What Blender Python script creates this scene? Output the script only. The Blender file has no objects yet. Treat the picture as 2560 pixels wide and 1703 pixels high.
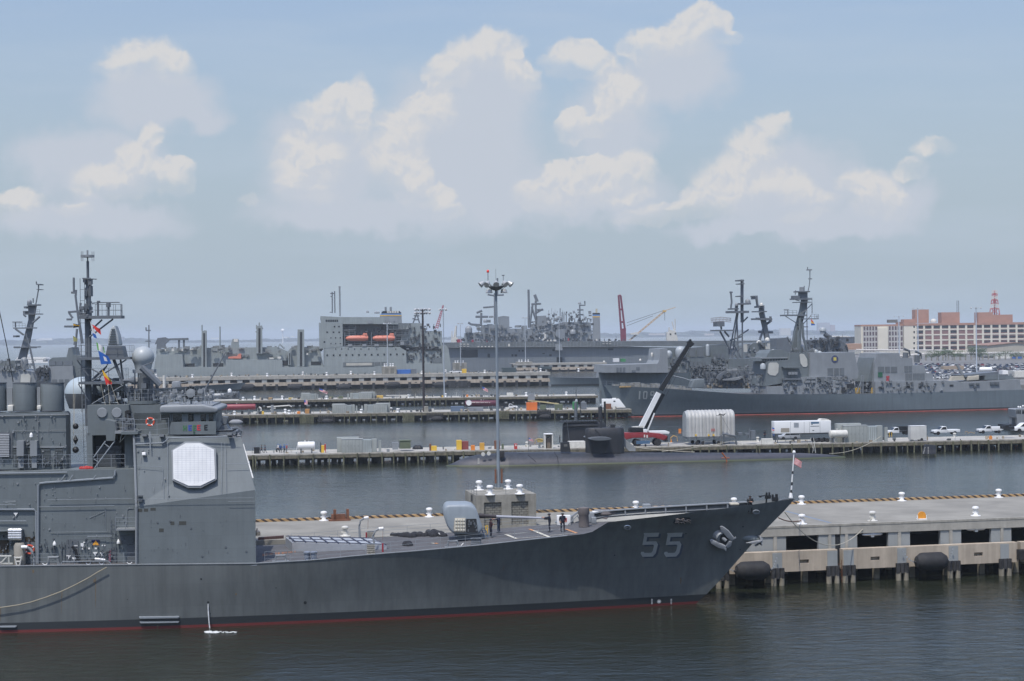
import bpy,bmesh,math,random
from math import sin,cos,pi,radians,sqrt,atan2
from mathutils import Vector,Matrix
random.seed(7)
S=bpy.context.scene
COL=S.collection
# ---------------------------------------------------------------- camera model
FPX,CX,CY,HZ,ROLL,CAMH=4200.0,1280.0,851.5,837.0,0.0125,27.5
_al=math.atan((CY-HZ)/FPX)
_fw=Vector((0,cos(_al),-sin(_al)))
_r0=Vector((1,0,0));_u0=_r0.cross(_fw)
_rt=_r0*cos(ROLL)-_u0*sin(ROLL)
_up=_r0*sin(ROLL)+_u0*cos(ROLL)
CAM=Vector((0,0,CAMH))
def ray(px,py):
 return _fw+_rt*((px-CX)/FPX)-_up*((py-CY)/FPX)
cam=bpy.data.cameras.new('camera');camo=bpy.data.objects.new('camera',cam);COL.objects.link(camo)
cam.sensor_width=36;cam.lens=36*FPX/2560;cam.clip_start=1;cam.clip_end=80000
camo.matrix_world=Matrix(((_rt.x,_up.x,-_fw.x,CAM.x),(_rt.y,_up.y,-_fw.y,CAM.y),(_rt.z,_up.z,-_fw.z,CAM.z),(0,0,0,1)))
S.camera=camo
# ---------------------------------------------------------------- measured frames of reference (photo survey)
ZM={'A':(0,600,.287),'B':(0,1000,.38255),'C':(560,1150,.2291),'D':(1080,1180,.20365),'E':(1500,1150,.23598),'F':(1900,1180,.28001),'G':(360,680,.20408),'H':(780,690,.16579),'I':(1140,660,.19134),'J':(1460,700,.1913),'K':(1740,650,.22321),'L':(2060,700,.22957),'M':(560,960,.25456),'N':(1120,940,.22062),'O':(1560,980,.22062),'P':(2040,980,.22062),'Q':(0,1180,.17217),'R':(300,1000,.16579),'S':(0,930,.15947),'T':(0,700,.1913),'U':(540,940,.13577),'V':(860,940,.13577),'W':(2340,860,.12754),'_':(0,0,1)}
def Z(k,x,y):
 a=ZM[k];return a[0]+x*a[2],a[1]+y*a[2]
def ground(px,py,z=0.0):
 d=ray(px,py);t=(z-CAMH)/d.z
 return CAM+d*t
OFF={}
class Fr:
 """A local frame: u along, v away from the camera, z up."""
 def __init__(s,ox,oy,a):
  s.o=Vector((ox,oy,0));s.a=a
  s.U=Vector((cos(a),sin(a),0));s.V=Vector((-sin(a),cos(a),0))
 def W(s,u,v,z=0.0):
  return s.o+s.U*u+s.V*v+Vector((0,0,z))
 def loc(s,p):
  q=p-s.o;return Vector((q.dot(s.U),q.dot(s.V),q.z))
 def uz(s,k,x,y,v):
  d=ray(*Z(k,x,y));t=(v-(CAM-s.o).dot(s.V))/d.dot(s.V)
  p=s.loc(CAM+d*t);return p.x,p.z
 def uv(s,k,x,y,z):
  p=s.loc(ground(*Z(k,x,y),z));return p.x,p.y
 def plane(s,pts):
  return Pl(s,[Vector(p)for p in pts])
 def hit(s,k,x,y,P,n):
  d0=ray(*Z(k,x,y));d=Vector((d0.dot(s.U),d0.dot(s.V),d0.z));c=s.loc(CAM)
  t=(P-c).dot(n)/d.dot(n);return c+d*t
 def thing(s,name,label,cat,u=0,v=0,z=0,rz=0,group=None):
  o=bpy.data.objects.new(name,None);COL.objects.link(o)
  o.empty_display_size=.5
  o.location=s.W(u,v,z);o.rotation_euler=(0,0,s.a+rz)
  tag(o,label,cat,group);OFF[o.name]=Vector((u,v,z));return o
 def one(s,name,label,cat,b,m,group=None,kind=None,smooth=False):
  ps=b.v
  c=Vector(((min(p[0]for p in ps)+max(p[0]for p in ps))/2,(min(p[1]for p in ps)+max(p[1]for p in ps))/2,min(p[2]for p in ps)))
  o=b.o(name,m,None,smooth,off=c)
  o.location=s.W(*c);o.rotation_euler=(0,0,s.a)
  tag(o,label,cat,group,kind);return o
class Pl:
 def __init__(s,fr,p):
  s.f=fr;s.p=p[0];s.n=(p[1]-p[0]).cross(p[2]-p[0]).normalized()
  if s.n.y>0:s.n=-s.n
 def __call__(s,k,x,y,off=0.0):
  return s.f.hit(k,x,y,s.p,s.n)+s.n*off
def px_frame(p1,p2,z,k='_'):
 a=ground(*Z(k,*p1),z);b=ground(*Z(k,*p2),z)
 return Fr(a.x,a.y,atan2(b.y-a.y,b.x-a.x))
def tag(o,label=None,cat=None,group=None,kind=None):
 if label:o['label']=label
 if cat:o['category']=cat
 if group:o['group']=group
 if kind:o['kind']=kind
 # ---------------------------------------------------------------- mesh builder
class B:
 def __init__(s):s.v=[];s.f=[];s.m=[];s.mi=0;s.g=0;s.fg=[]
 def c(s):s.g+=1;return s
 def add(s,vs,fs):
  n=len(s.v);s.v+=[tuple(p)for p in vs]
  for f in fs:s.f.append([n+i for i in f]);s.m.append(s.mi);s.fg.append(s.g)
  return s
 def box(s,x0,x1,y0,y1,z0,z1):
  return s.add([(x,y,z)for z in(z0,z1)for y in(y0,y1)for x in(x0,x1)],[(0,2,3,1),(4,5,7,6),(0,1,5,4),(1,3,7,5),(3,2,6,7),(2,0,4,6)])
 def quad(s,a,b,c,d):return s.add([a,b,c,d],[(0,1,2,3)])
 def poly(s,near,far):
  n=len(near)
  return s.add(list(near)+list(far),[list(range(n)),list(range(2*n-1,n-1,-1))]+[(i,i+n,(i+1)%n+n,(i+1)%n)for i in range(n)])
 def prism(s,uz,v0,v1):
  return s.poly([(u,v0,z)for u,z in uz],[(u,v1,z)for u,z in uz])
 def slab(s,uv,z0,z1):
  return s.poly([(u,v,z1)for u,v in uv],[(u,v,z0)for u,v in uv])
 def tube(s,pts,r,n=5,r2=None,cap=True):
  pts=[Vector(p)for p in pts];k=len(pts);r2=r if r2 is None else r2;vs=[]
  for i,p in enumerate(pts):
   t=(pts[min(i+1,k-1)]-pts[max(i-1,0)]).normalized()
   a=t.cross(Vector((0,0,1)))if abs(t.z)<.95 else t.cross(Vector((0,1,0)))
   a.normalize();c=t.cross(a);rr=r+(r2-r)*i/max(1,k-1)
   for j in range(n):
    q=2*pi*(j+.5)/n;vs.append(p+(a*cos(q)+c*sin(q))*rr)
  fs=[(i*n+j,i*n+(j+1)%n,(i+1)*n+(j+1)%n,(i+1)*n+j)for i in range(k-1)for j in range(n)]
  if cap:fs+=[list(range(n-1,-1,-1)),list(range((k-1)*n,k*n))]
  return s.add(vs,fs)
 def lathe(s,prof,c=(0,0,0),n=16,ax='z'):
  vs=[];fs=[];k=len(prof)
  for r,h in prof:
   for j in range(n):
    q=2*pi*j/n;x,y=max(r,1e-4)*cos(q),max(r,1e-4)*sin(q)
    p=(x,y,h)if ax=='z' else(h,x,y)if ax=='x' else(x,h,y)
    vs.append((p[0]+c[0],p[1]+c[1],p[2]+c[2]))
  for i in range(k-1):
   for j in range(n):fs.append((i*n+j,i*n+(j+1)%n,(i+1)*n+(j+1)%n,(i+1)*n+j))
  fs+=[list(range(n-1,-1,-1)),list(range((k-1)*n,k*n))]
  return s.add(vs,fs)
 def dome(s,c,r,drum=0.0,n=18,rz=None,full=0.0):
  rz=rz or r;p=[]
  if full:
   p=[(r*cos(t),rz*sin(t))for t in[-pi/2*full+i*(pi/2*full)/6 for i in range(6)]]
  if drum:p=[(r*.9,-drum),(r,-drum*.9)]+p
  p+=[(r*cos(i*pi/14),rz*sin(i*pi/14))for i in range(8)]
  return s.lathe(p,c,n)
 def rail(s,pts,h=1.0,step=2.0,r=.022,bars=3,posts=True):
  pts=[Vector(p)for p in pts]
  for i in range(bars):s.tube([p+Vector((0,0,h*(i+1)/bars))for p in pts],r*.8,4)
  if posts:
   for a,b in zip(pts,pts[1:]):
    m=max(1,round((b-a).length/step))
    for j in range(m):q=a.lerp(b,j/m);s.tube([q,q+Vector((0,0,h))],r,4)
   s.tube([pts[-1],pts[-1]+Vector((0,0,h))],r,4)
  return s
 def ladder(s,p,q,w,r=.025,step=.35,ax=(1,0,0)):
  p,q,ax=Vector(p),Vector(q),Vector(ax)*(w/2);m=int((q-p).length/step)
  s.tube([p-ax,q-ax],r,4);s.tube([p+ax,q+ax],r,4)
  for i in range(1,m):c=p.lerp(q,i/m);s.tube([c-ax,c+ax],r*.8,4)
  return s
  # --- tracing on planes of a frame
 def tr(s,fr,k,pts,v0,v1):return s.prism([fr.uz(k,x,y,v0)for x,y in pts],v0,v1)
 def rc(s,fr,k,x0,y0,x1,y1,v0,v1,tp=0):
  xm,ym=(x0+x1)/2,(y0+y1)/2
  u0=fr.uz(k,x0,ym,v0)[0];u1=fr.uz(k,x1,ym,v0)[0];z0=fr.uz(k,xm,y1,v0)[1];z1=fr.uz(k,xm,y0,v0)[1]
  return s.box(u0,u1,v0,v1,z0,z1)
 def tl(s,fr,k,pts,v,r,n=5,r2=None):
  out=[]
  for p in pts:
   vv=p[2]if len(p)>2 else v;u,z=fr.uz(k,p[0],p[1],vv);out.append((u,vv,z))
  return s.tube(out,r,n,r2)
 def cy(s,fr,k,x0,y0,x1,y1,v,n=14,prof=None):
  xm,ym=(x0+x1)/2,(y0+y1)/2
  u0=fr.uz(k,x0,ym,v)[0];u1=fr.uz(k,x1,ym,v)[0];z0=fr.uz(k,xm,y1,v)[1];z1=fr.uz(k,xm,y0,v)[1]
  R,H=(u1-u0)/2,z1-z0
  prof=prof or[(1,0),(1,1)]
  return s.lathe([(a*R,h*H)for a,h in prof],((u0+u1)/2,v,z0),n)
 def on(s,pl,k,pts,d0,d1):
  return s.poly([pl(k,x,y,d1)for x,y in pts],[pl(k,x,y,d0)for x,y in pts])
 def o(s,name,m,parent=None,smooth=False,off=None,bevel=0,label=None,kind=None):
  off=off if off is not None else(OFF[parent.name]if parent else Vector((0,0,0)))
  me=bpy.data.meshes.new(name);me.from_pydata([tuple(Vector(p)-off)for p in s.v],[],s.f)
  ms=m if isinstance(m,(list,tuple))else[m]
  for q in ms:me.materials.append(q)
  if len(ms)>1:me.polygons.foreach_set('material_index',s.m)
  bm=bmesh.new();bm.from_mesh(me);bmesh.ops.recalc_face_normals(bm,faces=bm.faces)
  if smooth:
   for f in bm.faces:f.smooth=True
   for e in bm.edges:
    if len(e.link_faces)==2 and e.calc_face_angle(0)>.7:e.smooth=False
  bm.to_mesh(me);bm.free()
  ob=bpy.data.objects.new(name,me);COL.objects.link(ob)
  if parent:ob.parent=parent;OFF[ob.name]=off
  if bevel:
   md=ob.modifiers.new('edge','BEVEL');md.width=bevel;md.segments=3;md.limit_method='ANGLE';md.angle_limit=.5
   if smooth is not None:
    for p in me.polygons:p.use_smooth=True
  if label:ob['label']=label
  if kind:ob['kind']=kind
  return ob
def each(b,name,m,parent=None,**kw):
 """One object per piece: pieces are the groups cut with c(), else the loose islands of the mesh."""
 if b.g:key=list(b.fg)
 else:
  par=list(range(len(b.v)))
  def fd(i):
   while par[i]!=i:par[i]=par[par[i]];i=par[i]
   return i
  for f in b.f:
   for i in f[1:]:par[fd(i)]=fd(f[0])
  key=[fd(f[0])for f in b.f]
 out=[]
 for k in dict.fromkeys(key):
  q=B();mp={}
  for f,kk,mi in zip(b.f,key,b.m):
   if kk==k:
    for i in f:
     if i not in mp:mp[i]=len(q.v);q.v.append(b.v[i])
    q.f.append([mp[i]for i in f]);q.m.append(mi)
  out.append(q.o(name,m,parent,**kw))
 return out
def kids(o):return[c for c in bpy.data.objects if c.parent==o]
KID={}
def dup(root,loc,rz,label,group=None,scale=None):
 r=root.copy();COL.objects.link(r);r.location=loc;r.rotation_euler=(0,0,rz);r['label']=label
 if group:r['group']=group
 if scale:r.scale=scale
 if root.name not in KID:KID[root.name]=[(c,kids(c))for c in kids(root)]
 for c,gs in KID[root.name]:
  d=c.copy();COL.objects.link(d);d.parent=r
  for g in gs:
   h=g.copy();COL.objects.link(h);h.parent=d
 return r
 # ---------------------------------------------------------------- materials
def nodes(mt):
 mt.use_nodes=True;nt=mt.node_tree
 def N(t,ins=None,**kw):
  n=nt.nodes.new(t)
  for a,b in kw.items():setattr(n,a,b)
  for a,b in(ins or{}).items():
   if isinstance(b,bpy.types.NodeSocket):nt.links.new(b,n.inputs[a])
   else:n.inputs[a].default_value=b
  return n
 return nt,N
def mat(name,c,rough=.55,metal=0.0,var=.12,sc=.35,streak=0.0,rust=0.0,bump=0.0,spec=.4,bsc=3.0,plates=None):
 m=bpy.data.materials.new(name);nt,N=nodes(m)
 p=nt.nodes['Principled BSDF'];p.inputs['Roughness'].default_value=rough;p.inputs['Metallic'].default_value=metal
 p.inputs['Specular IOR Level'].default_value=spec
 co=N('ShaderNodeTexCoord').outputs['Object']
 n1=N('ShaderNodeTexNoise',{'Vector':co,'Scale':sc,'Detail':6.0,'Roughness':.6}).outputs['Fac']
 f=N('ShaderNodeMapRange',{'Value':n1,'From Min':.3,'From Max':.7,'To Min':1-var,'To Max':1+var}).outputs[0]
 if streak:
  mp=N('ShaderNodeMapping',{'Vector':co,'Scale':(1.3,1.3,.09)}).outputs[0]
  n2=N('ShaderNodeTexNoise',{'Vector':mp,'Scale':1.0,'Detail':5.0,'Roughness':.65}).outputs['Fac']
  g=N('ShaderNodeMapRange',{'Value':n2,'From Min':.35,'From Max':.7,'To Min':1+streak*.4,'To Max':1-streak}).outputs[0]
  f=N('ShaderNodeMath',{0:f,1:g},operation='MULTIPLY').outputs[0]
 if plates:
  bt=N('ShaderNodeTexBrick',{'Vector':N('ShaderNodeMapping',{'Vector':co,'Rotation':(pi/2,0,0)}).outputs[0],'Scale':1.0,'Mortar Size':.012,'Brick Width':plates[0],'Row Height':plates[1],'Color1':(1,1,1,1),'Color2':(.94,.94,.94,1),'Mortar':(.82,.82,.82,1)})
  f=N('ShaderNodeMath',{0:f,1:bt.outputs['Color']},operation='MULTIPLY').outputs[0]
 col=N('ShaderNodeVectorMath',{0:tuple(c[:3]),'Scale':f},operation='SCALE').outputs[0]
 if rust:
  mp=N('ShaderNodeMapping',{'Vector':co,'Scale':(1.1,1.1,.16)}).outputs[0]
  n3=N('ShaderNodeTexNoise',{'Vector':mp,'Scale':.9,'Detail':7.0,'Roughness':.7}).outputs['Fac']
  g=N('ShaderNodeMapRange',{'Value':n3,'From Min':.64,'From Max':.76,'To Min':0.0,'To Max':rust}).outputs[0]
  col=N('ShaderNodeMixRGB',{'Fac':g,'Color1':col,'Color2':(.16,.085,.04,1)}).outputs[0]
 nt.links.new(col,p.inputs['Base Color'])
 if bump:
  nb=N('ShaderNodeTexNoise',{'Vector':co,'Scale':bsc,'Detail':4.0}).outputs['Fac']
  nt.links.new(N('ShaderNodeBump',{'Height':nb,'Strength':bump,'Distance':.1}).outputs[0],p.inputs['Normal'])
 return m
def shipmat(name,c,boot=None,red=None,redc=(.14,.03,.028),**kw):
 """Ship paint; on hulls the boot topping bands are painted by height above the water."""
 m=mat(name,c,**kw)
 if boot is None:return m
 nt,N=nodes(m);p=nt.nodes['Principled BSDF']
 src=p.inputs['Base Color'].links[0].from_socket
 co=N('ShaderNodeTexCoord').outputs['Object'];z=N('ShaderNodeSeparateXYZ',{0:co}).outputs[2]
 b=N('ShaderNodeMath',{0:z,1:boot},operation='LESS_THAN').outputs[0]
 c1=N('ShaderNodeMixRGB',{'Fac':b,'Color1':src,'Color2':(.028,.032,.035,1)}).outputs[0]
 if red:
  b=N('ShaderNodeMath',{0:z,1:red},operation='LESS_THAN').outputs[0]
  c1=N('ShaderNodeMixRGB',{'Fac':b,'Color1':c1,'Color2':(*redc,1)}).outputs[0]
 nt.links.new(c1,p.inputs['Base Color']);return m
HAZE=mat('haze_grey_paint',(.138,.159,.165),.5,var=.08,sc=.25,streak=.1,plates=(3.1,1.25),bump=.12,bsc=.5)
HAZE2=mat('haze_grey_paint_pale',(.225,.242,.253),.5,var=.1,sc=.3,streak=.08)
HAZED=mat('dark_grey_paint',(.10,.112,.122),.55,var=.12,sc=.5)
LATT=mat('mast_grey_paint',(.12,.135,.15),.55,var=.12,sc=.5)
RAILM=mat('rail_grey_paint',(.22,.245,.265),.5,var=.08)
HULL=shipmat('hull_grey_paint',(.118,.129,.128),boot=.95,red=.26,var=.1,sc=.15,streak=.2,rust=.4,plates=(7.3,2.1),bump=.2,bsc=.35,rough=.42)
DECK=mat('deck_nonskid',(.085,.085,.088),.9,var=.22,sc=.6)
BLACK=mat('black_paint',(.012,.013,.014),.5)
DARK=mat('dark_opening',(.018,.02,.022),.8)
WHITE=mat('white_paint',(.72,.72,.70),.45,var=.06)
OFFW=mat('aged_white_paint',(.55,.54,.49),.55,var=.15,sc=1.5,rust=.25)
RED=mat('red_paint',(.36,.035,.03),.5)
ORANGE=mat('orange_paint',(.62,.2,.03),.5)
YELLOW=mat('yellow_paint',(.62,.40,.05),.5)
BLUE=mat('blue_paint',(.03,.10,.32),.5)
GREEN=mat('green_paint',(.03,.2,.06),.5)
RUST=mat('rusty_steel',(.16,.07,.04),.8,var=.35,sc=2)
GLASS=mat('dark_window_glass',(.01,.013,.016),.08,spec=.6)
STEEL=mat('bare_metal',(.55,.56,.57),.35,metal=.7)
ROPE=mat('mooring_rope',(.42,.39,.31),.9,var=.2,sc=3)
CONC=mat('pier_concrete',(.33,.315,.275),.85,var=.18,sc=.5,streak=.12,bump=.2)
CONCD=mat('weathered_concrete',(.25,.24,.205),.9,var=.25,sc=.6,streak=.3,rust=.15,bump=.2)
CONCT=mat('pier_deck_concrete',(.225,.215,.185),.9,var=.22,sc=.2,bump=.1)
WALE=mat('wale_concrete',(.40,.34,.265),.88,var=.15,sc=.4,streak=.22,rust=.12)
WOOD=mat('weathered_timber',(.15,.135,.095),.9,var=.35,sc=1.2,streak=.3)
WOODG=mat('mossy_timber_pile',(.115,.115,.07),.9,var=.4,sc=1.5,streak=.25)
RUBBER=mat('black_rubber',(.02,.02,.021),.75,var=.3,sc=1.5,bump=.4,bsc=2)
SKIN=mat('skin',(.35,.2,.14),.6)
NAVY=mat('navy_blue_cloth',(.012,.016,.03),.85)
KHAKI=mat('tan_canvas',(.4,.37,.3),.9,var=.2,sc=3)
# ---------------------------------------------------------------- daylight: sky with cumulus, one sun, hazy air
SUN_DIR=Vector((-.17,-.41,.9)).normalized()
sun=bpy.data.lights.new('sun','SUN');sun.energy=3.4;sun.angle=radians(.53);sun.color=(1,.955,.89)
suno=bpy.data.objects.new('sun',sun);COL.objects.link(suno)
suno.rotation_euler=SUN_DIR.to_track_quat('Z','Y').to_euler();suno.location=(0,0,300)
W=bpy.data.worlds.new('World');S.world=W
nt,N=nodes(W);bg=nt.nodes['Background']
sky=N('ShaderNodeTexSky',sky_type='NISHITA');sky.sun_disc=False
sky.sun_elevation=math.asin(SUN_DIR.z);sky.sun_rotation=atan2(SUN_DIR.x,SUN_DIR.y)
sky.air_density=1.2;sky.dust_density=1.6;sky.ozone_density=1.5;sky.altitude=0
d=N('ShaderNodeTexCoord').outputs['Generated']
sx=N('ShaderNodeSeparateXYZ',{0:d})
az=N('ShaderNodeMath',{0:sx.outputs[0],1:sx.outputs[1]},operation='ARCTAN2').outputs[0]
el=N('ShaderNodeMath',{0:sx.outputs[2]},operation='ARCSINE').outputs[0]
P=N('ShaderNodeCombineXYZ',{0:az,1:el,2:0.0}).outputs[0]
P=N('ShaderNodeVectorMath',{0:P,'Scale':FPX/100},operation='SCALE').outputs[0]
def nz(vec,sc,det,r=.55):
 return N('ShaderNodeTexNoise',{'Vector':vec,'Scale':sc,'Detail':det,'Roughness':r},noise_dimensions='2D')
def warp(vec,sc,amt,det=5.0):
 c=N('ShaderNodeVectorMath',{0:nz(vec,sc,det).outputs['Color'],1:(.5,.5,.5)},operation='SUBTRACT').outputs[0]
 c=N('ShaderNodeVectorMath',{0:c,'Scale':amt},operation='SCALE').outputs[0]
 return N('ShaderNodeVectorMath',{0:vec,1:c},operation='ADD').outputs[0]
PW=warp(warp(warp(P,.6,.5,2.0),1.7,.36,4.0),5.0,.16,6.0)
PV=warp(P,.8,1.3,5.0)
PUFF=[(370,160,85,42),(450,185,55,40),(320,190,60,28),(360,405,48,42),(395,360,32,36),(300,465,95,45),(455,455,50,45),(85,530,55,45),(205,535,45,24),(395,430,60,22),(870,255,72,38),(835,290,90,40),(915,290,30,80),(790,400,100,62),(745,470,55,40),(790,490,70,24),(1010,320,70,40),(1090,285,70,55),(985,400,75,70),(1020,450,55,45),(1075,490,60,28),(630,510,30,15),(1130,535,40,22),(1215,130,95,40),(1130,175,60,50),(1290,170,30,60),(1320,200,38,35),(1240,105,60,28),(1455,155,80,48),(1640,125,75,38),(1765,70,65,50),(1720,110,70,40),(1830,110,35,22),(1555,235,62,62),(1570,265,70,40),(1430,315,42,42),(1490,320,40,28),(1480,420,70,28),(1415,450,60,42),(1390,490,95,40),(1520,475,100,40),(1590,425,55,40),(1340,505,45,25),(1935,330,48,36),(1880,380,70,48),(1845,450,100,62),(1925,460,90,50),(1800,500,90,45),(1990,480,60,40),(1700,530,90,28),(1620,545,90,22),(2050,510,55,22),(2160,470,60,38),(2210,510,50,40),(2190,525,70,28),(2260,430,42,24),(2310,385,50,22),(2010,545,60,18)]
VEIL=[(400,260,170,110),(240,420,220,110),(160,420,110,90),(480,300,110,40),(820,420,190,180),(1150,380,240,230),(1230,250,130,170),(1700,190,160,110),(1530,330,150,130),(1480,500,240,70),(1950,470,230,130),(2200,500,140,70),(1250,480,260,110),(900,540,300,60),(1900,570,260,40),(250,560,260,60),(2100,560,220,50)]
# cloud shapes: a small density table over azimuth and elevation, warped by the noises above
import numpy as np
gx,gy=np.meshgrid(np.linspace(-16,16,640),np.linspace(0,9,180))
def field(blobs,k=.3):
 cur=np.full(gx.shape,9.0)
 for x,y,rx,ry in blobs:
  l=np.hypot((gx-(x-CX)/100)*100/rx,(gy-(HZ-y+ROLL*(CX-x))/100)*100/ry)
  h=np.maximum(k-np.abs(cur-l),0)/k
  cur=np.minimum(cur,l)-h**3*k/6
 return np.clip((1-cur)*.25+.5,0,1)
img=bpy.data.images.new('cloud_density',640,180,float_buffer=True);img.colorspace_settings.name='Non-Color'
px=np.ones((180,640,4),'f');px[...,0]=field(PUFF);px[...,1]=field(VEIL);img.pixels.foreach_set(px.ravel());img.update();img.pack()
def look(vec,ch):
 v=N('ShaderNodeMapping',{'Vector':vec,'Location':(.5,0,0),'Scale':(1/32,1/9,1)}).outputs[0]
 t=N('ShaderNodeTexImage',{'Vector':v},image=img,interpolation='Cubic',extension='EXTEND')
 c=N('ShaderNodeSeparateColor',{0:t.outputs[0]}).outputs[ch]
 return N('ShaderNodeMapRange',{'Value':c,'From Min':.25,'From Max':.75,'To Min':-1.0,'To Max':1.0},clamp=False).outputs[0]
fp=look(PW,0);fv=look(PV,1)
low=nz(P,.35,3.0).outputs['Fac']
soft=N('ShaderNodeMapRange',{'Value':low,'From Min':.35,'From Max':.65,'To Min':.2,'To Max':.7}).outputs[0]
ap=N('ShaderNodeMapRange',{'Value':N('ShaderNodeMath',{0:fp,1:.27},operation='ADD').outputs[0],'From Min':.0,'From Max':soft,'To Min':0.0,'To Max':1.0},interpolation_type='SMOOTHSTEP').outputs[0]
av=N('ShaderNodeMapRange',{'Value':fv,'From Min':-.1,'From Max':.5,'To Min':0.0,'To Max':.9},interpolation_type='SMOOTHSTEP').outputs[0]
# relief of the towers: the billow noise against itself a step towards the sun
off=lambda v,x,y:N('ShaderNodeVectorMath',{0:v,1:(x,y,0)},operation='ADD').outputs[0]
b1=nz(PW,1.9,7.0).outputs['Fac'];b2=nz(off(PW,-.06,.15),1.9,7.0).outputs['Fac']
rel=N('ShaderNodeMath',{0:b1,1:b2},operation='SUBTRACT').outputs[0]
above=look(off(PW,-.10,.42),0);below=look(off(PW,.0,-.38),0)
top=N('ShaderNodeMath',{0:fp,1:above},operation='SUBTRACT').outputs[0]
lit=N('ShaderNodeMath',{0:rel,1:4.6,2:N('ShaderNodeMath',{0:top,1:.75},operation='MULTIPLY').outputs[0]},operation='MULTIPLY_ADD').outputs[0]
lit=N('ShaderNodeMapRange',{'Value':lit,'From Min':-.75,'From Max':.75,'To Min':0.0,'To Max':1.0},interpolation_type='SMOOTHSTEP').outputs[0]
base_fade=N('ShaderNodeMapRange',{'Value':below,'From Min':-.45,'From Max':.25,'To Min':.28,'To Max':1.0},interpolation_type='SMOOTHSTEP').outputs[0]
ap=N('ShaderNodeMath',{0:ap,1:base_fade},operation='MULTIPLY').outputs[0]
hz=N('ShaderNodeMapRange',{'Value':el,'From Min':.0,'From Max':.34,'To Min':.95,'To Max':.05},interpolation_type='SMOOTHSTEP').outputs[0]
zen=N('ShaderNodeMapRange',{'Value':el,'From Min':.2,'From Max':.6,'To Min':.115,'To Max':.175}).outputs[0]  # gain of the sky above the view, raised for fill light and water reflections
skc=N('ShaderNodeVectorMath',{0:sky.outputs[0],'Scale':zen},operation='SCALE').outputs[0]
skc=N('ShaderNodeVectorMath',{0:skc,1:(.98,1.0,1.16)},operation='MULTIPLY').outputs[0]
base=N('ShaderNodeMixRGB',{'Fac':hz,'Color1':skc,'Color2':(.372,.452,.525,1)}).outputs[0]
cir=nz(N('ShaderNodeMapping',{'Vector':P,'Scale':(.12,.8,1)}).outputs[0],1.0,5.0).outputs['Fac']
ac=N('ShaderNodeMapRange',{'Value':cir,'From Min':.45,'From Max':.75,'To Min':0.0,'To Max':.28}).outputs[0]
base=N('ShaderNodeMixRGB',{'Fac':ac,'Color1':base,'Color2':(.47,.545,.64,1)}).outputs[0]
c1=N('ShaderNodeMixRGB',{'Fac':av,'Color1':base,'Color2':(.50,.54,.61,1)}).outputs[0]
pc=N('ShaderNodeMixRGB',{'Fac':lit,'Color1':(.535,.562,.61,1),'Color2':(.635,.625,.62,1)}).outputs[0]
apk=N('ShaderNodeMath',{0:ap,1:.9},operation='MULTIPLY').outputs[0]
c2=N('ShaderNodeMixRGB',{'Fac':apk,'Color1':c1,'Color2':pc}).outputs[0]
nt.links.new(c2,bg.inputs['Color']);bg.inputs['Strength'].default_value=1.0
S.view_settings.view_transform='Standard';S.view_settings.look='None';S.view_settings.exposure=0.14;S.view_settings.gamma=1
S.cycles.max_bounces=6;S.cycles.diffuse_bounces=2;S.cycles.glossy_bounces=3;S.cycles.volume_bounces=0;S.cycles.use_denoising=True
S.cycles.caustics_reflective=False;S.cycles.caustics_refractive=False
# water: one sheet to the horizon
wm=bpy.data.materials.new('harbour_water');nt,N=nodes(wm);p=nt.nodes['Principled BSDF']
p.inputs['Specular Tint'].default_value=(.78,.95,1,1);p.inputs['Roughness'].default_value=.13;p.inputs['IOR'].default_value=1.42  # blue tint put into the reflections, standing in for bluer sky overhead
co=N('ShaderNodeTexCoord').outputs['Object']
pt=N('ShaderNodeTexNoise',{'Vector':N('ShaderNodeMapping',{'Vector':co,'Scale':(.004,.012,1)}).outputs[0],'Scale':1.0,'Detail':4.0}).outputs['Fac']
cr=N('ShaderNodeMixRGB',{'Fac':pt,'Color1':(.013,.016,.009,1),'Color2':(.019,.022,.013,1)}).outputs[0]
nt.links.new(cr,p.inputs['Base Color'])
h1=N('ShaderNodeTexNoise',{'Vector':N('ShaderNodeMapping',{'Vector':co,'Scale':(.55,1.0,1)}).outputs[0],'Scale':.9,'Detail':5.0,'Roughness':.6,'Distortion':.4}).outputs['Fac']
h2=N('ShaderNodeTexNoise',{'Vector':N('ShaderNodeMapping',{'Vector':co,'Scale':(.5,1,1),'Rotation':(0,0,.3)}).outputs[0],'Scale':.22,'Detail':3.0}).outputs['Fac']
gust=N('ShaderNodeMapRange',{'Value':pt,'From Min':.35,'From Max':.65,'To Min':.35,'To Max':1.5}).outputs[0]
hh=N('ShaderNodeMath',{0:h1,1:h2},operation='ADD').outputs[0]
hh=N('ShaderNodeMath',{0:hh,1:gust},operation='MULTIPLY').outputs[0]
nt.links.new(N('ShaderNodeBump',{'Height':hh,'Strength':1.0,'Distance':.2}).outputs[0],p.inputs['Normal'])
b=B();b.quad((-11000,-200,0),(11000,-200,0),(11000,20500,0),(-11000,20500,0))
tag(b.o('water',wm),kind='structure')
# hazy air over the harbour
hm=bpy.data.materials.new('hazy_air');nt,N=nodes(hm)
for n in list(nt.nodes):
 if n.type=='BSDF_PRINCIPLED':nt.nodes.remove(n)
pv=N('ShaderNodeVolumePrincipled',{'Color':(.80,.89,.97,1),'Density':1e-4,'Anisotropy':0.0})
nt.links.new(pv.outputs[0],nt.nodes['Material Output'].inputs['Volume'])
b=B();b.box(-11500,11500,-260,21000,-2.0,95)
hz_o=b.o('haze',hm);tag(hz_o,kind='stuff')
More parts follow.
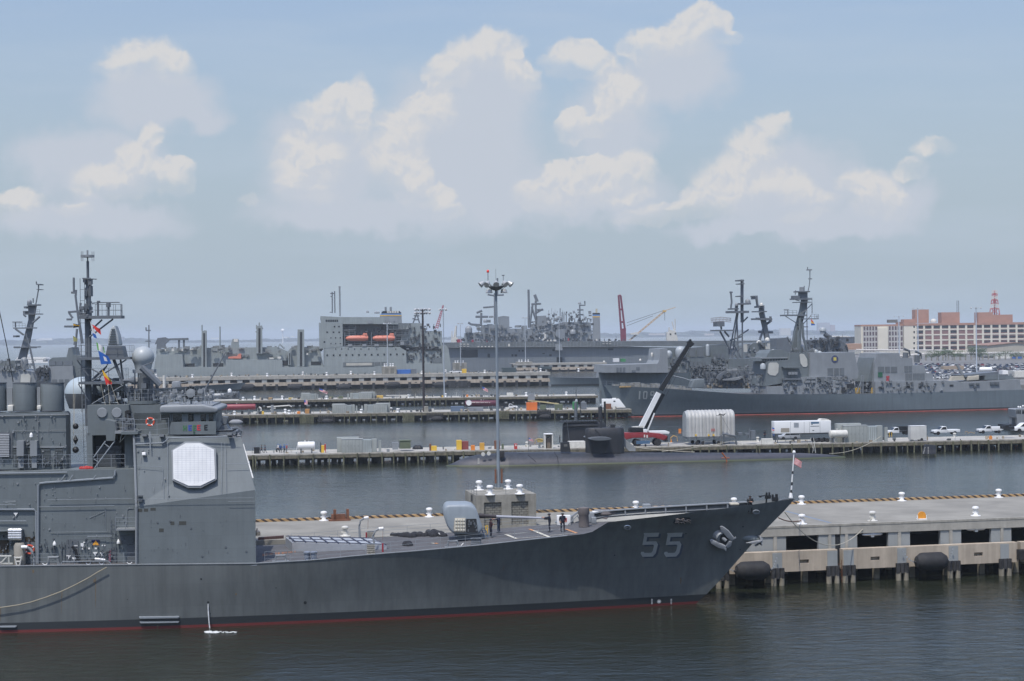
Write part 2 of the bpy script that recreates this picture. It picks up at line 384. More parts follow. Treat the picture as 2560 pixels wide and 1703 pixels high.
# ---------------------------------------------------------------- the near cruiser, number 55
_o=ground(0,1583)
FC=Fr(_o.x,_o.y,.072)
VC=7.2
def uzp(x,y,v):return FC.uz('_',x,y,v)
STEM=[uzp(1742,1508,VC),uzp(1760,1492,VC),uzp(1804,1447,VC),uzp(1859,1384,VC),uzp(1901,1337,VC),uzp(1959,1279,VC),uzp(1987,1247,VC)]
STEM=[(STEM[0][0]-1.5,-1.2)]+STEM
def lerpt(t,x):
 if x<=t[0][0]:return t[0][1]
 for(a,p),(b,q)in zip(t,t[1:]):
  if x<=b:return p+(q-p)*(x-a)/(b-a)
 return t[-1][1]
STZ=[(z,u)for u,z in STEM]
def ustem(z):return lerpt(STZ,z)
ZTIP=STEM[-1][1]
def hb(u,z):
 f=min(1,max(0,z/9.5))**2;L=62-20*f;x=max(0,min(1,(ustem(z)-u)/L))
 return 7.2*(1-(1-x)**(1.75+.75*f))
DK=[]
for x,y in[(-160,1419),(0,1416),(340,1412),(640,1409),(780,1401),(900,1389),(1050,1377),(1202,1363),(1320,1350),(1480,1333)]:
 v=0.0
 for _ in range(5):u,z=uzp(x,y,v);v=VC-hb(u,z)
 DK.append((u,z))
BW=[]
for x,y in[(1497,1309),(1560,1301),(1700,1285),(1850,1266),(1987,1247)]:
 v=3.0
 for _ in range(8):u,z=uzp(x,y,v);v=VC-hb(min(u,ustem(z)),z)
 BW.append((u,z))
DK+=[(BW[2][0],BW[2][1]-1.35),(BW[3][0],BW[3][1]-1.25),(ustem(ZTIP-1)+.5,ZTIP-1.1)]
ub0=DK[9][0]
def zdk(u):return lerpt(DK,u)
BWT=[(ub0-.8,zdk(ub0-.8)),(ub0,zdk(ub0)+.12),(ub0+.35,zdk(ub0)+.55),(BW[0][0],BW[0][1])]+BW[1:]
def onhull(k,x,y,off=.02):
 v=2.0
 for _ in range(10):
  u,z=FC.uz(k,x,y,v);v=VC-hb(u,z)
 return Vector((u,v-off,z))
CR=FC.thing('cruiser','nearest grey warship with 55 on its bow and a white octagonal radar panel','warship',30,VC,0)
# hull skin, both sides
def skin(zlo,zhi,rows,us,name,m,close=False,smooth=True):
 b=B();nu,nr=len(us),rows+1
 for sd in(-1,1):
  vs=[]
  for t in us:
   for r in range(nr):
    f=r/rows
    u=t;
    for _ in range(4):
     z=zlo(u)+(zhi(u)-zlo(u))*f
     u=UA+(ustem(z)-UA)*t
    vs.append((u,VC+sd*hb(u,z),z))
  fs=[(i*nr+r,(i+1)*nr+r,(i+1)*nr+r+1,i*nr+r+1)for i in range(nu-1)for r in range(rows)]
  b.add(vs,fs)
 return b
UA=-9.0
ts=sorted([i/70 for i in range(58)]+[57/70+(13/70)*(1-(1-i/22)**1.6)for i in range(23)])
b=skin(lambda u:-1.2,zdk,9,ts,'hull',HULL)
hull=b.o('hull',HULL,CR,smooth=True)
tb0=(ub0-.8-UA)/(ustem(zdk(ub0))-UA)
tsb=[tb0+(1-tb0)*(1-(1-i/34)**1.25)for i in range(35)]
b=skin(lambda u:zdk(u)-.02,lambda u:max(lerpt(BWT,u),zdk(u)),3,tsb,'bulwark',HULL)
bul=b.o('bulwark',HULL,CR,smooth=True)
# pale inner lining with frames of the far bulwark
b=B()
ub=[ub0+.5+i*2.05 for i in range(60)if ub0+.5+i*2.05<ustem(ZTIP)-3]
for i,u in enumerate(ub):
 z0,z1=zdk(u),lerpt(BWT,u);vf=VC+hb(u,z1)
 b.box(u-.07,u+.07,vf-.5,vf-.02,z0,z1+.02)
 if i+1<len(ub):
  w=ub[i+1];y0,y1=zdk(w),lerpt(BWT,w);wf=VC+hb(w,y1)
  for h,th in((.0,.10),(.55,.06)):
   b.poly([(u,vf-.55,z1-h),(w,wf-.55,y1-h),(w,wf-.55,y1-h-th),(u,vf-.55,z1-h-th)],[(u,vf-.03,z1-h),(w,wf-.03,y1-h),(w,wf-.03,y1-h-th),(u,vf-.03,z1-h-th)])
  b.quad((u,vf-.06,z0),(w,wf-.06,y0),(w,wf-.06,y1),(u,vf-.06,z1))
u0,z0=ub[0],zdk(ub[0]);vf=VC+hb(u0,z0)
b.tube([(u0-3.2,vf-.3,z0+.05),(u0-1.6,vf-.3,z0+.5),(u0-.5,vf-.3,z0+1.3),(u0,vf-.3,lerpt(BWT,u0))],.12,5)
b.o('bulwark_frame',HAZE2,bul)
# deck
b=B();dv=[]
us=[UA+(ustem(8.8)-.3-UA)*i/60 for i in range(61)]
for u in us:
 h=hb(u,zdk(u))-.03
 dv+=[(u,VC-h,zdk(u)-.03),(u,VC+h,zdk(u)-.03)]
b.add(dv,[(2*i,2*i+2,2*i+3,2*i+1)for i in range(60)])
deck=b.o('deck',DECK,CR)
def dk(k,x,y,h=0.0):
 z=7.0
 for _ in range(6):
  u,v=FC.uv(k,x,y,z+h);z=zdk(u)
 return Vector((u,max(v,VC-hb(u,z)+.3),z+h))
 # deck edge lip
b=B()
pts=[(u,VC-hb(u,zdk(u))-.01,zdk(u)+.02)for u in[UA+i*1.5 for i in range(60)]if u<ub0-1]
b.tube(pts,.055,5);b.o('deck_edge',HAZE2,deck)
# white working marks and orange stripes on the foredeck
b=B()
def stripe(k,p,q,w):
 p,q=dk(k,*p,.004),dk(k,*q,.004);t=(q-p);n=Vector((-t.y,t.x,0)).normalized()*w/2
 b.quad(p-n,q-n,q+n,p+n)
for p,q,w in[((905,765),(1035,818),.35),((1250,720),(1450,805),.35),((905,765),(1250,735),.14),((1035,815),(1380,790),.14),((1450,778),(1770,752),.14),((1255,722),(1640,700),.12),((0,872),(40,878),.3)]:
 stripe('D',p,q,w)
each(b,'deck_marking',mat('worn_deck_white',(.5,.48,.40),.8,var=.3,sc=3),deck)
b=B()
for p,q,w in[((1195,700),(1250,722),.3),((1640,700),(1775,750),.3),((40,872),(65,880),.3)]:stripe('D',p,q,w)
each(b,'deck_stripe',mat('worn_deck_orange',(.45,.22,.10),.8,var=.3,sc=3),deck)
# bow number with drop shade, painted plates standing a few millimetres proud of the shell
FIVE=[(0,0),(1,0),(.96,.17),(.25,.17),(.22,.36),(.85,.36),(.99,.49),(.90,.86),(.72,1),(.06,1),(-.08,.86),(-.05,.79),(.13,.79),(.16,.84),(.60,.84),(.68,.77),(.74,.55),(.68,.50),(-.02,.50),(.06,0)]
FQ=[(0,1,2,3),(0,3,4,19),(19,4,5,18),(18,5,17,17),(5,6,16,17),(6,7,15,16),(7,8,14,15),(8,9,13,14),(9,10,12,13),(10,11,12,12)]
def numeral(k,shape,quads,x0,y0,w,h,slant,off,dx=0,dy=0):
 b=B()
 P=[onhull(k,x0+dx+p[0]*w+slant*(1-p[1]),y0+dy+p[1]*h-p[0]*w*.03,off)for p in shape]
 for q in quads:
  q=list(dict.fromkeys(q));c=[P[i]for i in q];b.poly(c,[p+Vector((0,.02,0))for p in c])
 return b
NUMM=mat('bow_number_grey',(.30,.315,.31),.6,var=.12,sc=1.2)
NUMS=mat('bow_number_shade',(.05,.06,.085),.6)
for x0 in(440,688):
 n=numeral('E',FIVE,FQ,x0,775,165,252,22,.035).o('hull_number',NUMM,CR)
 numeral('E',FIVE,FQ,x0,775,165,252,22,.018,20,14).o('number_shade',NUMS,n)
 # anchor and its hawse, forward
def ell(k,cx,cy,rx,ry,n=14,off=.03):return[onhull(k,cx+rx*cos(2*pi*i/n),cy+ry*sin(2*pi*i/n),off)for i in range(n)]
c=onhull('E',1275,820,0);nrm=(c-onhull('E',1275,820,.5)).normalized();nrm=Vector((.25,-1,-.3)).normalized()
def bol(k,cx,cy,r,L,d):
 d=Vector(d).normalized();c=onhull(k,cx,cy,-.15)
 return B().tube([c,c+d*L*.5,c+d*L],r*1.25,14,r)
an=B()
a0=onhull('E',1320,850,.75)
an.tube([onhull('E',1255,790,.2),a0],.2,8)
def fluke(pts):
 an.poly([onhull('E',x,y,d)for x,y,d in pts],[onhull('E',x,y,d)+Vector((.1,.22,.06))for x,y,d in pts])
fluke([(1262,700,.35),(1285,700,.45),(1345,745,.75),(1395,815,.95),(1380,850,.95),(1330,815,.8),(1268,740,.45)])
fluke([(1155,845,.35),(1175,838,.4),(1240,870,.7),(1320,905,.95),(1310,940,.95),(1240,925,.75),(1165,880,.45)])
fluke([(1380,850,.95),(1345,850,.95),(1310,900,.95),(1325,925,.95),(1365,905,.95)])
fluke([(1385,830,.95),(1410,805,.95),(1420,825,.95),(1390,840,.95)]);fluke([(1300,925,.95),(1320,925,.95),(1315,960,.95),(1302,950,.95)])
anm=mat('anchor_grey',(.25,.26,.27),.6,var=.2,sc=1.5,rust=.5)
anchor=an.o('anchor',anm,CR,bevel=.04)
bol('E',1248,792,.5,.62,(.55,-1,-.5)).o('hawse_bolster',HAZE2,CR,smooth=True)
B().poly(ell('E',1300,830,42,55,off=.62),[p+Vector((0,.1,0))for p in ell('E',1300,830,42,55,off=.62)]).o('hawse_mouth',DARK,anchor)
# stem anchor
u,z=FC.uz('E',1640,835,VC);b=B();b.tube([(u-1.9,VC,z+.35),(u-.3,VC,z),(u+.75,VC,z-.2)],.55,14,.3);b.o('stem_hawse_bolster',HAZE,CR,smooth=True)
b=B()
for pts,v0,v1 in[([(1545,882),(1620,862),(1690,850),(1722,852),(1700,876),(1620,890)],6.2,6.5),([(1690,805),(1708,815),(1726,850),(1720,915),(1705,880)],6.3,7.9),([(1640,905),(1690,880),(1680,905),(1650,918)],7.4,7.8)]:
 b.tr(FC,'E',pts,v0,v1)
b.o('stem_anchor',anm,CR,bevel=.05)
# openings in the shell
b=B()
for cx,cy,rx,ry in[(290,716,40,24),(1653,553,36,24)]:pass
for k,cx,cy,rx,ry in[('B',1314,1169,6,5),('B',1360,1323,8,7),('_',763,1507,4,4),('_',503,1448,2.5,2.5),('B',1375,1397,3,3),('_',690,1470,1.5,1.2),('B',833,1305,3,3),('E',155,1010,8,6),('E',1515,708,8,7),('E',910,782,7,6),('E',1485,950,6,6)]:
 e=ell(k,cx,cy,rx,ry,10,.012);b.poly(e,[p+Vector((0,.05,0))for p in e])
each(b,'overboard_discharge',DARK,CR)
for cx,cy in((290,716),(1653,553)):
 b=B();e1,e2,e3=ell('E',cx,cy,42,27,16,.05),ell('E',cx,cy,32,20,16,.12),ell('E',cx,cy,24,15,16,.0)
 b.add(e1+e2+e3,[(i,(i+1)%16,16+(i+1)%16,16+i)for i in range(16)]+[(16+i,16+(i+1)%16,32+(i+1)%16,32+i)for i in range(16)]+[tuple(range(32,48))])
 b.o('fairlead',STEEL if cx==290 else HAZE2,CR,smooth=True)
b=B()
fl=[(775,668),(785,640),(830,618),(900,608),(950,610),(962,625),(945,650),(880,672),(800,680)]
c=[onhull('E',x,y,.03)for x,y in fl];b.poly(c,[p+Vector((0,.1,0))for p in c]);lan=b.o('mooring_port',DARK,CR)
b=B()
for i in range(15):
 x,y=785+random.random()*160,625+random.random()*45
 b.tube([onhull('E',x,y,.06),onhull('E',x+30,y-8+random.random()*16,.14),onhull('E',x+45,y+14,.06)],.045,4)
b.o('rope_heap',mat('old_rope',(.33,.27,.23),.9,var=.3,sc=4),lan)
b=B()
for x0,x1,y,t in[(910,1172,1417,12),(915,1172,1450,9),(0,110,1478,9)]:
 p,q=onhull('B',x0,y,0),onhull('B',x1,y-(x1-x0)*.012,0)
 b.poly([(p.x,p.y-.22,p.z),(q.x,q.y-.22,q.z),(q.x-.1,q.y-.22,q.z-t*.012),(p.x+.1,p.y-.22,p.z-t*.012)],[(p.x,p.y+.2,p.z+.06),(q.x,q.y+.2,q.z+.06),(q.x,q.y+.2,q.z-t*.014),(p.x,p.y+.2,p.z-t*.014)])
each(b,'rubbing_strake',RAILM,CR)
b=B()
for cx in(550,755):
 for j in range(4):
  for dx in(-4,4):
   x,y=cx+dx,1478+j*15
   c=[onhull('E',x+a,y+d,.012)for a,d in((-2.5,-5),(2.5,-5),(2.5,5),(-2.5,5))];b.poly(c,[p+Vector((0,.02,0))for p in c])
for i in range(6):
 t=i*pi/6;c=[onhull('E',626+a,1500+d,.012)for a,d in((22*cos(t)-2*sin(t),22*sin(t)+2*cos(t)),(22*cos(t)+2*sin(t),22*sin(t)-2*cos(t)),(-22*cos(t)+2*sin(t),-22*sin(t)-2*cos(t)),(-22*cos(t)-2*sin(t),-22*sin(t)+2*cos(t)))]
 b.poly(c,[p+Vector((0,.02,0))for p in c])
b.o('draught_mark',WHITE,CR)
b=B()
for k,x,y,w,h in[('E',855,1280,9,36),('B',617,1185,8,14),('B',625,1260,3,100),('B',405,1275,3,20),('B',340,1270,3,8),('B',402,1340,2,60),('B',1543,1270,7,7),('B',217,1122,9,12),('B',1030,1484,6,12),('B',3,1400,3,50)]:
 c=[onhull(k,x+a*w*(.8+.4*random.random()),y+d*h,.010)for a,d in((-.6,-1),(.5,-1),(1,-.2),(.5,.5),(.1,1),(-.4,.9),(-.8,0))];b.poly(c,[p+Vector((0,.02,0))for p in c])
each(b,'rust_stain',mat('rust_stain',(.13,.10,.065),.8,var=.3,sc=3),CR)
# ---- superstructure: forward deckhouse with the radar face
zb=zdk(24)
KP=[FC.uz('B',893,697,.3),FC.uz('B',1668,588,.3)]
TL=FC.uz('B',876,232,2.2);TR=FC.uz('B',1578,250,2.2)
BL=FC.uz('B',893,1092,.3);BR=FC.uz('B',1673,1070,.3)
fwd=B()
near=[(BL[0],.3,zdk(BL[0])-.1),(BR[0],.3,zdk(BR[0])-.1),(KP[1][0],.3,KP[1][1]),(TR[0],2.2,TR[1]),(TL[0],2.2,TL[1]),(KP[0][0],.3,KP[0][1])]
far=[(p[0]-(4.5 if i in(1,2,3)else 0),2*VC-p[1],p[2])for i,p in enumerate(near)]
fwd.add(near+far,[(0,1,2,5),(5,2,3,4),(6,7,8,11),(11,8,9,10),(0,5,11,6),(5,4,10,11),(1,2,8,7),(2,3,9,8),(3,4,10,9),(0,1,7,6)])
fh=fwd.o('forward_deckhouse',HAZE,CR)
PS=FC.plane([(KP[0][0],.3,KP[0][1]),(KP[1][0],.3,KP[1][1]),(TL[0],2.2,TL[1])])
PVW=FC.plane([(0,.3,0),(10,.3,0),(0,.3,10)])
# radar array
OCT=[(1000,662),(1215,662),(1425,758),(1440,1195),(1222,1302),(1040,1302),(812,1200),(806,768)]
OCF=[(985,635),(1200,635),(1450,745),(1462,1208),(1228,1322),(1032,1322),(790,1215),(780,768)]
ARR=mat('radar_face',(.62,.63,.63),.5,var=.07,sc=1)
fr_=B().on(PS,'R',OCF,-.1,.22).o('radar_frame',HAZE2,fh)
ar=B().on(PS,'R',OCT,.1,.30).o('radar_array',ARR,fh)
b=B()
def inoct(x):return 780+max(0,0)
for i in range(9):
 x=880+i*61;e=.5*abs(x-1125)/310*190
 b.poly([PS('R',x-2,690+e*.9,.305),PS('R',x+2,690+e*.9,.305),PS('R',x+4,1275-e,.305),PS('R',x,1275-e,.305)],[PS('R',x,690+e,.29),PS('R',x+2,690+e,.29),PS('R',x+4,1275-e,.29),PS('R',x,1275-e,.29)])
for j in range(16):
 y=725+j*33;w=295-max(0,790-y)*1.6-max(0,y-1180)*1.8
 if w>40:b.poly([PS('R',1125-w,y-1.2,.305),PS('R',1125+w,y-1.2,.305),PS('R',1125+w,y+1.2,.305),PS('R',1125-w,y+1.2,.305)],[PS('R',1125-w,y,.29),PS('R',1125+w,y,.29),PS('R',1125+w,y+1,.29),PS('R',1125-w,y+1,.29)])
b.o('array_seam',mat('array_seam_grey',(.36,.38,.42),.6),fr_)
b=B();b.on(PS,'R',[(790,1212),(1032,1318),(1228,1318),(1460,1205),(1452,1222),(1230,1338),(1030,1338),(800,1226)],.0,.34);b.o('lower_edge_strip',HAZED,fr_)  # dark strip along the lower edges of the radar frame
# small fittings on that face
b=B();b.on(PS,'R',[(342,800),(398,800),(398,850),(342,850)],0,.45).o('light_box',WHITE,fh,bevel=.05)
b=B()
for x0,x1,y0,y1 in[(903,930,712,733),(940,968,710,731),(983,1018,705,724)]:b.on(PVW,'B',[(x0,y0),(x1,y0),(x1,y1),(x0,y1)],-.05,.006)
for x0,x1,y0,y1 in[(1114,1140,795,818),(1170,1217,793,818),(1040,1070,840,865)]:b.on(PVW,'B',[(x0,y0),(x1,y0),(x1,y1),(x0,y1)],-.05,.006)
each(b,'recessed_step',mat('recess_grey',(.055,.058,.052),.8),fh)
b=B()
b.on(PVW,'B',[(902,622),(935,622),(935,630),(902,630)],0,.3);b.on(PVW,'B',[(904,655),(932,655),(932,662),(904,662)],0,.3);b.on(PVW,'B',[(903,630),(934,630),(934,655),(903,655)],-.1,.05)
each(b,'cable_box',HAZED,fh)
def pipe(b,pl,k,pts,r,off=.12,n=5):b.tube([pl(k,x,y,off)for x,y in pts],r,n)
b=B()
pipe(b,PS,'R',[(222,675),(650,655),(690,630),(740,585),(1000,570),(1640,555)],.07,.18,6)
pipe(b,PS,'R',[(220,583),(1800,583)],.02,.3);pipe(b,PS,'R',[(200,1000),(640,1015)],.018,.2);pipe(b,PS,'R',[(720,640),(722,1500)],.02,.06)
pipe(b,PS,'R',[(1530,640),(1535,1420)],.02,.06);pipe(b,PS,'R',[(1580,640),(1610,1420)],.02,.06);pipe(b,PS,'R',[(1590,975),(1950,970)],.022,.3)
pipe(b,PS,'R',[(640,1015),(665,1480)],.018,.06);pipe(b,PVW,'B',[(880,648),(1280,642),(1660,638)],.018,.3);pipe(b,PVW,'B',[(1490,662),(1668,660)],.018,.3)
pipe(b,PS,'R',[(460,490),(466,770)],.05,.35)
each(b,'wall_pipe',RAILM,fh)
b=B();b.tube([(BL[0]-.02,.18,zb-.3),(KP[0][0],.18,KP[0][1]),(TL[0],2.1,TL[1]+.3)],.12,6);b.o('drain_pipe',HAZE2,fh)
b=B()
for x0,x1,y0 in[(342,422,530),(600,680,535),(1620,1700,515)]:b.on(PS,'R',[(x0,y0),(x1,y0),(x1-8,y0+38),(x0+8,y0+38)],-.2,.55)
each(b,'flare_bracket',HAZED,fh)
b=B();b.box(BL[0]-.1,BR[0]+.1,.05,.32,zb-.22,zb-.02);b.o('deckhouse_ledge',HAZE2,fh)
b=B()
b.tube([(TR[0]+.12,2.3,TR[1]-.6),(TR[0]+.12+(KP[1][0]-TR[0])*.72,1.0,TR[1]-(TR[1]-KP[1][1])*.78)],.10,5);b.o('edge_guard',WHITE,fh)
# ---- pilot house level
brv=2.6
b=B()
b.tr(FC,'R',[(770,335),(1405,322),(1448,322),(1448,520),(690,522),(735,470)],brv-.1,brv+.1)
wing=b.o('bridge_wing_bulwark',HAZE,CR)
b=B();b.rc(FC,'R',212,190,1448,520,brv+2.6,11.2);b.rc(FC,'R',1400,200,1450,345,brv+.4,brv+2.6)
pilot=b.o('pilot_house',HAZE,CR)
b=B()
b.tr(FC,'R',[(596,105),(640,85),(1240,72),(1300,85),(1480,120),(1480,170),(1440,195),(600,200)],brv-.2,11.6)
b.o('pilot_house_roof',HAZE2,CR,bevel=.15)
b=B()
for x0,x1,y0,y1 in[(615,750,215,300),(795,930,215,308),(1030,1090,225,315),(1215,1290,212,305),(1330,1405,210,300)]:b.rc(FC,'R',x0,y0,x1,y1,brv+.3,brv+.42)
each(b,'bridge_window',GLASS,pilot)
b=B()
for x in(605,755,780,940,1010,1110,1200,1300,1320):b.rc(FC,'R',x,200,x+14,325,brv+.2,brv+.5)
b.rc(FC,'R',600,195,1440,212,brv+.2,brv+.5);b.rc(FC,'R',1110,200,1210,330,brv+.25,brv+.5);b.rc(FC,'R',930,200,1030,330,brv+.25,brv+.5)
b.o('window_post',HAZE,pilot)
def letters(txt,k,x,y,h,v,m,name,parent,w=.8):
 GL={'H':[(0,0,.25,1),(.55,0,.8,1),(.25,.42,.55,.6)],'E':[(0,0,.25,1),(.25,0,.78,.18),(.25,.41,.7,.59),(.25,.82,.78,1)],'=':[(0,.1,.8,.35),(0,.6,.8,.85)],'1':[(.25,0,.5,1),(.08,.08,.25,.26)],'0':[(0,.08,.22,.92),(.58,.08,.8,.92),(.1,0,.7,.17),(.1,.83,.7,1)],'9':[(0,.08,.22,.5),(.58,.08,.8,.92),(.1,0,.7,.17),(.1,.42,.6,.58),(.1,.83,.7,1)],'5':[(0,0,.8,.17),(0,.17,.22,.55),(.22,.40,.7,.57),(.58,.5,.8,.92),(.0,.83,.7,1)]}
 b=B()
 for x0,y0,x1,y1 in GL[txt]:b.rc(FC,k,x+x0*h*w,y+y0*h,x+x1*h*w,y+y1*h,v-.03,v)
 return b.o(name,m,parent)
for ch,x,y,h,m in[('H',952,385,82,mat('flag_green',(.05,.16,.06),.6)),('E',1032,382,82,mat('flag_blue',(.04,.08,.35),.6)),('E',1098,382,82,mat('flag_green_deep',(.05,.15,.07),.6)),('E',1163,378,82,mat('flag_red',(.5,.03,.05),.6)),('E',1270,375,82,BLACK),('=',1105,475,42,mat('flag_green_dark',(.03,.10,.05),.6))]:
 letters(ch,'R',x,y,h,brv-.1,m,'award_letter',wing)
b=B()
rp=lambda pts,v:[(FC.uz('R',x,y,v)[0],v,FC.uz('R',x,y,v)[1])for x,y in pts]
b.rail(rp([(215,520),(560,520),(735,500)],2.4),1.45,2.6,.025);b.rail(rp([(40,520),(215,520)],2.0),1.5,1.4,.03)
b.rail(rp([(60,380),(620,200)],6.0),1.1,2,.02)
b.o('bridge_rail',RAILM,CR)
b=B();b.rc(FC,'R',20,478,270,520,1.7,4);b.tl(FC,'R',[(20,520),(0,640),(60,570),(100,520)],2.4,.05);b.o('lookout_platform',HAZE,CR)
# signal platform round the base of the director
b=B();b.cy(FC,'A',1110,1400,1400,1425,7.0,20);b.cy(FC,'A',1150,1425,1360,1490,7.0,16);b.rc(FC,'A',830,1440,1400,1600,5.2,10.5)
b.o('signal_bridge',HAZE,CR)
u0,z0=FC.uz('A',1255,1400,7.0)
b=B();rr=FC.uz('A',1395,1400,7.0)[0]-u0
b.rail([(u0+rr*cos(i*pi/8),7+rr*sin(i*pi/8),z0)for i in range(17)],1.15,1.2,.025)
b.rail(rp([(620,60),(1240,60)],3.2),1.2,1.5,.02);b.rail([(FC.uz('A',x,1430,9)[0],9,FC.uz('A',x,1430,9)[1])for x in(1400,1850)],1.1,1.3,.02)
for i in range(12):q=i*pi/6;b.tube([(u0+rr*cos(q),7+rr*sin(q),z0-.1),(u0+rr*.62*cos(q),7+rr*.62*sin(q),z0-.9)],.04,4)
b.o('signal_bridge_rail',RAILM,CR)
b=B();b.rc(FC,'A',1400,1440,1850,1480,3,11);b.o('flag_deck',HAZE2,CR)
# missile illuminator on its pedestal and the round one facing
b=B();b.cy(FC,'A',1215,1160,1330,1400,7.0,14);b.rc(FC,'A',1205,1200,1310,1330,6.2,7.8)
il=b.o('director_pedestal',HAZED,CR)
b=B();c=Vector((FC.uz('A',1310,1185,6)[0],6,FC.uz('A',1310,1185,6)[1]));t=Vector((.62,-.25,-.60)).normalized()
a,q=FC.uz('A',1235,1110,5.6),FC.uz('A',1395,1265,5.6);b.tube([(a[0],5.6,a[1]),(q[0],5.6,q[1])],.34,8)
b.tl(FC,'A',[(1230,1105),(1330,1065)],5.6,.06)
b.o('illuminator_dish',LATT,il)
for(cx,cy,R,v)in[(1662,1335,60,4.0)]:
 b=B();u,z=FC.uz('A',cx,cy,v);r=FC.uz('A',cx+R,cy,v)[0]-u
 b.lathe([(.02,.55),(r*.5,.4),(r*.97,0),(r,-.06),(r,.06),(r*.5,.55),(.02,.62)],(u,v,z),24,'y')
 dish=b.o('signal_dish',HAZED,CR,smooth=True);b=B();b.lathe([(.02,-.35),(.42,-.3),(.45,.4)],(u,v,z),14,'y');b.tube([(u,v+.3,z),(u,v+.3,z-1.9)],.12,6);b.o('dish_feed',HAZE2,dish)
 b=B()
 for i in range(14):q=i*pi/7;b.tube([(u,v-.02,z),(u+r*.95*cos(q),v-.06,z+r*.95*sin(q))],.035,3)
 b.o('dish_rib',LATT,dish)
b=B();b.tl(FC,'A',[(1745,1380),(1965,980)],8.0,.10,6,.05);b.tl(FC,'A',[(1720,1400),(1745,1380)],8.0,.2,6);each(b,'whip_aerial',LATT,CR)
b=B();b.tl(FC,'A',[(-30,500),(60,930),(115,1240)],6.0,.045,5);each(b,'whip_aerial',BLACK,CR)
# big radomes
GLS=mat('radome_grey',(.34,.37,.38),.4,var=.04)
b=B();u,z=FC.uz('A',1247,1022,7.5);r=FC.uz('A',1345,1022,7.5)[0]-u
b.lathe([(r*.62,-r*1.35),(r*.75,-r*.95)]+[(r*cos(t),r*sin(t))for t in[-.62+i*.182 for i in range(12)]]+[(.02,r)],(u,7.5,z),26)
rd=b.o('radome',GLS,CR,smooth=True);b=B();b.rc(FC,'A',1155,1130,1340,1160,6.6,8.4)
for x in(1175,1205,1270,1335):b.tl(FC,'A',[(x,1150),(x+(0 if x<1300 else-8),1420)],7.2,.07)
b.o('radome_stand',HAZE2,rd)
b=B();u,z=FC.uz('A',735,1335,11.5);r=(FC.uz('A',905,1335,11.5)[0]-FC.uz('A',565,1335,11.5)[0])/2
b.lathe([(r*cos(t)**.8,r*.86*sin(t))for t in[i*.157 for i in range(10)]]+[(.02,r*.86)],(u,11.5,z),26)
rd=b.o('radome',mat('radome_pale',(.36,.42,.45),.4,var=.03),CR,smooth=True)
b=B();b.lathe([(r*.78,-r*.78),(r*.97,-.4),(r*.99,0)],(u,11.5,z),26);b.o('radome_drum',HAZED,rd,smooth=True)
# ---- mast
MV=7.2
b=B()
for x0,y0,x1,y1 in[(753,185,777,340),(748,330,793,660),(742,650,797,1120),(738,1100,800,1620)]:b.cy(FC,'A',x0,y0,x1,y1,MV,10)
b.cy(FC,'A',757,90,769,190,MV,8);b.cy(FC,'A',745,655,800,700,MV,8)
mast=b.o('mast',LATT,CR,smooth=True)
b=B();b.cy(FC,'A',702,132,823,152,MV,20)
for x in(708,722,802,818):b.tl(FC,'A',[(x,100),(x,185)],MV-.8,.03);b.tl(FC,'A',[(x,104),(x,150)],MV+.8,.03)
b.cy(FC,'A',754,92,770,132,MV,8)
b.o('mast_head_aerial',HAZE2,mast)
b=B()
u,z0=FC.uz('A',716,335,6.6);z1=FC.uz('A',716,1500,6.6)[1]
b.ladder((u,6.6,z1),(u,6.6,z0),.42,.035,1.05,(1,0,0));b.tube([(u,6.6,z0),(u+1.4,6.6,z0-.1)],.05)
for x0,y0,x1,y1 in[(722,330,750,370),(735,440,755,490),(778,340,795,385),(778,400,796,490),(720,590,775,600)]:b.rc(FC,'A',x0,y0,x1,y1,MV-.5,MV+.4)
b.o('mast_ladder',LATT,mast)
b=B();b.rc(FC,'A',690,660,1055,685,MV-1.1,MV+1.1);b.tl(FC,'A',[(985,690),(780,845)],MV-.6,.09);b.tl(FC,'A',[(985,690),(780,845)],MV+.6,.09);b.tl(FC,'A',[(890,695),(790,790)],MV-.6,.09)
plat=b.o('mast_platform',LATT,CR)
ap=lambda x,y,v:(FC.uz('A',x,y,v)[0],v,FC.uz('A',x,y,v)[1])
b=B()
pts=[ap(800,662,MV-1),ap(1052,662,MV-1)];e=FC.uz('A',1052,662,MV)[0]
pts+=[(e,MV+1,pts[1][2]),(pts[0][0],MV+1,pts[0][2])];b.rail(pts,1.15,.75,.025,2)
b.o('platform_rail',LATT,plat)
b=B();b.tl(FC,'A',[(945,660),(945,580)],MV,.12,8);b.cy(FC,'A',925,550,965,585,MV,10);b.rc(FC,'A',860,541,1040,549,MV-.12,MV+.12);b.tl(FC,'A',[(852,660),(852,535)],MV,.1,6);b.tl(FC,'A',[(800,552),(865,545)],MV,.05);b.rc(FC,'A',845,530,868,545,MV-.2,MV+.2)
b.o('navigation_radar',LATT,plat)
for(x0,x1,y)in((668,1132,1022),(682,1080,1235)):
 b=B();b.rc(FC,'A',x0,y,x1,y+22,MV-1.4,MV+1.4);b.tl(FC,'A',[(x0,y+20),(770,y+165)],MV-1,.06);b.tl(FC,'A',[(x1-30,y+20),(800,y+(210 if x1>1100 else-110))],MV-1,.07)
 pl2=b.o('lower_platform',LATT,CR);b=B()
 p0,p1=ap(x0,y,MV-1.35),ap(x1,y,MV-1.35);b.rail([(p0[0],MV+1.35,p0[2]),p0,p1,(p1[0],MV+1.35,p1[2])],1.15 if x1>1100 else 1.3,1.3,.025,2);b.o('platform_rail',LATT,pl2)
b=B()
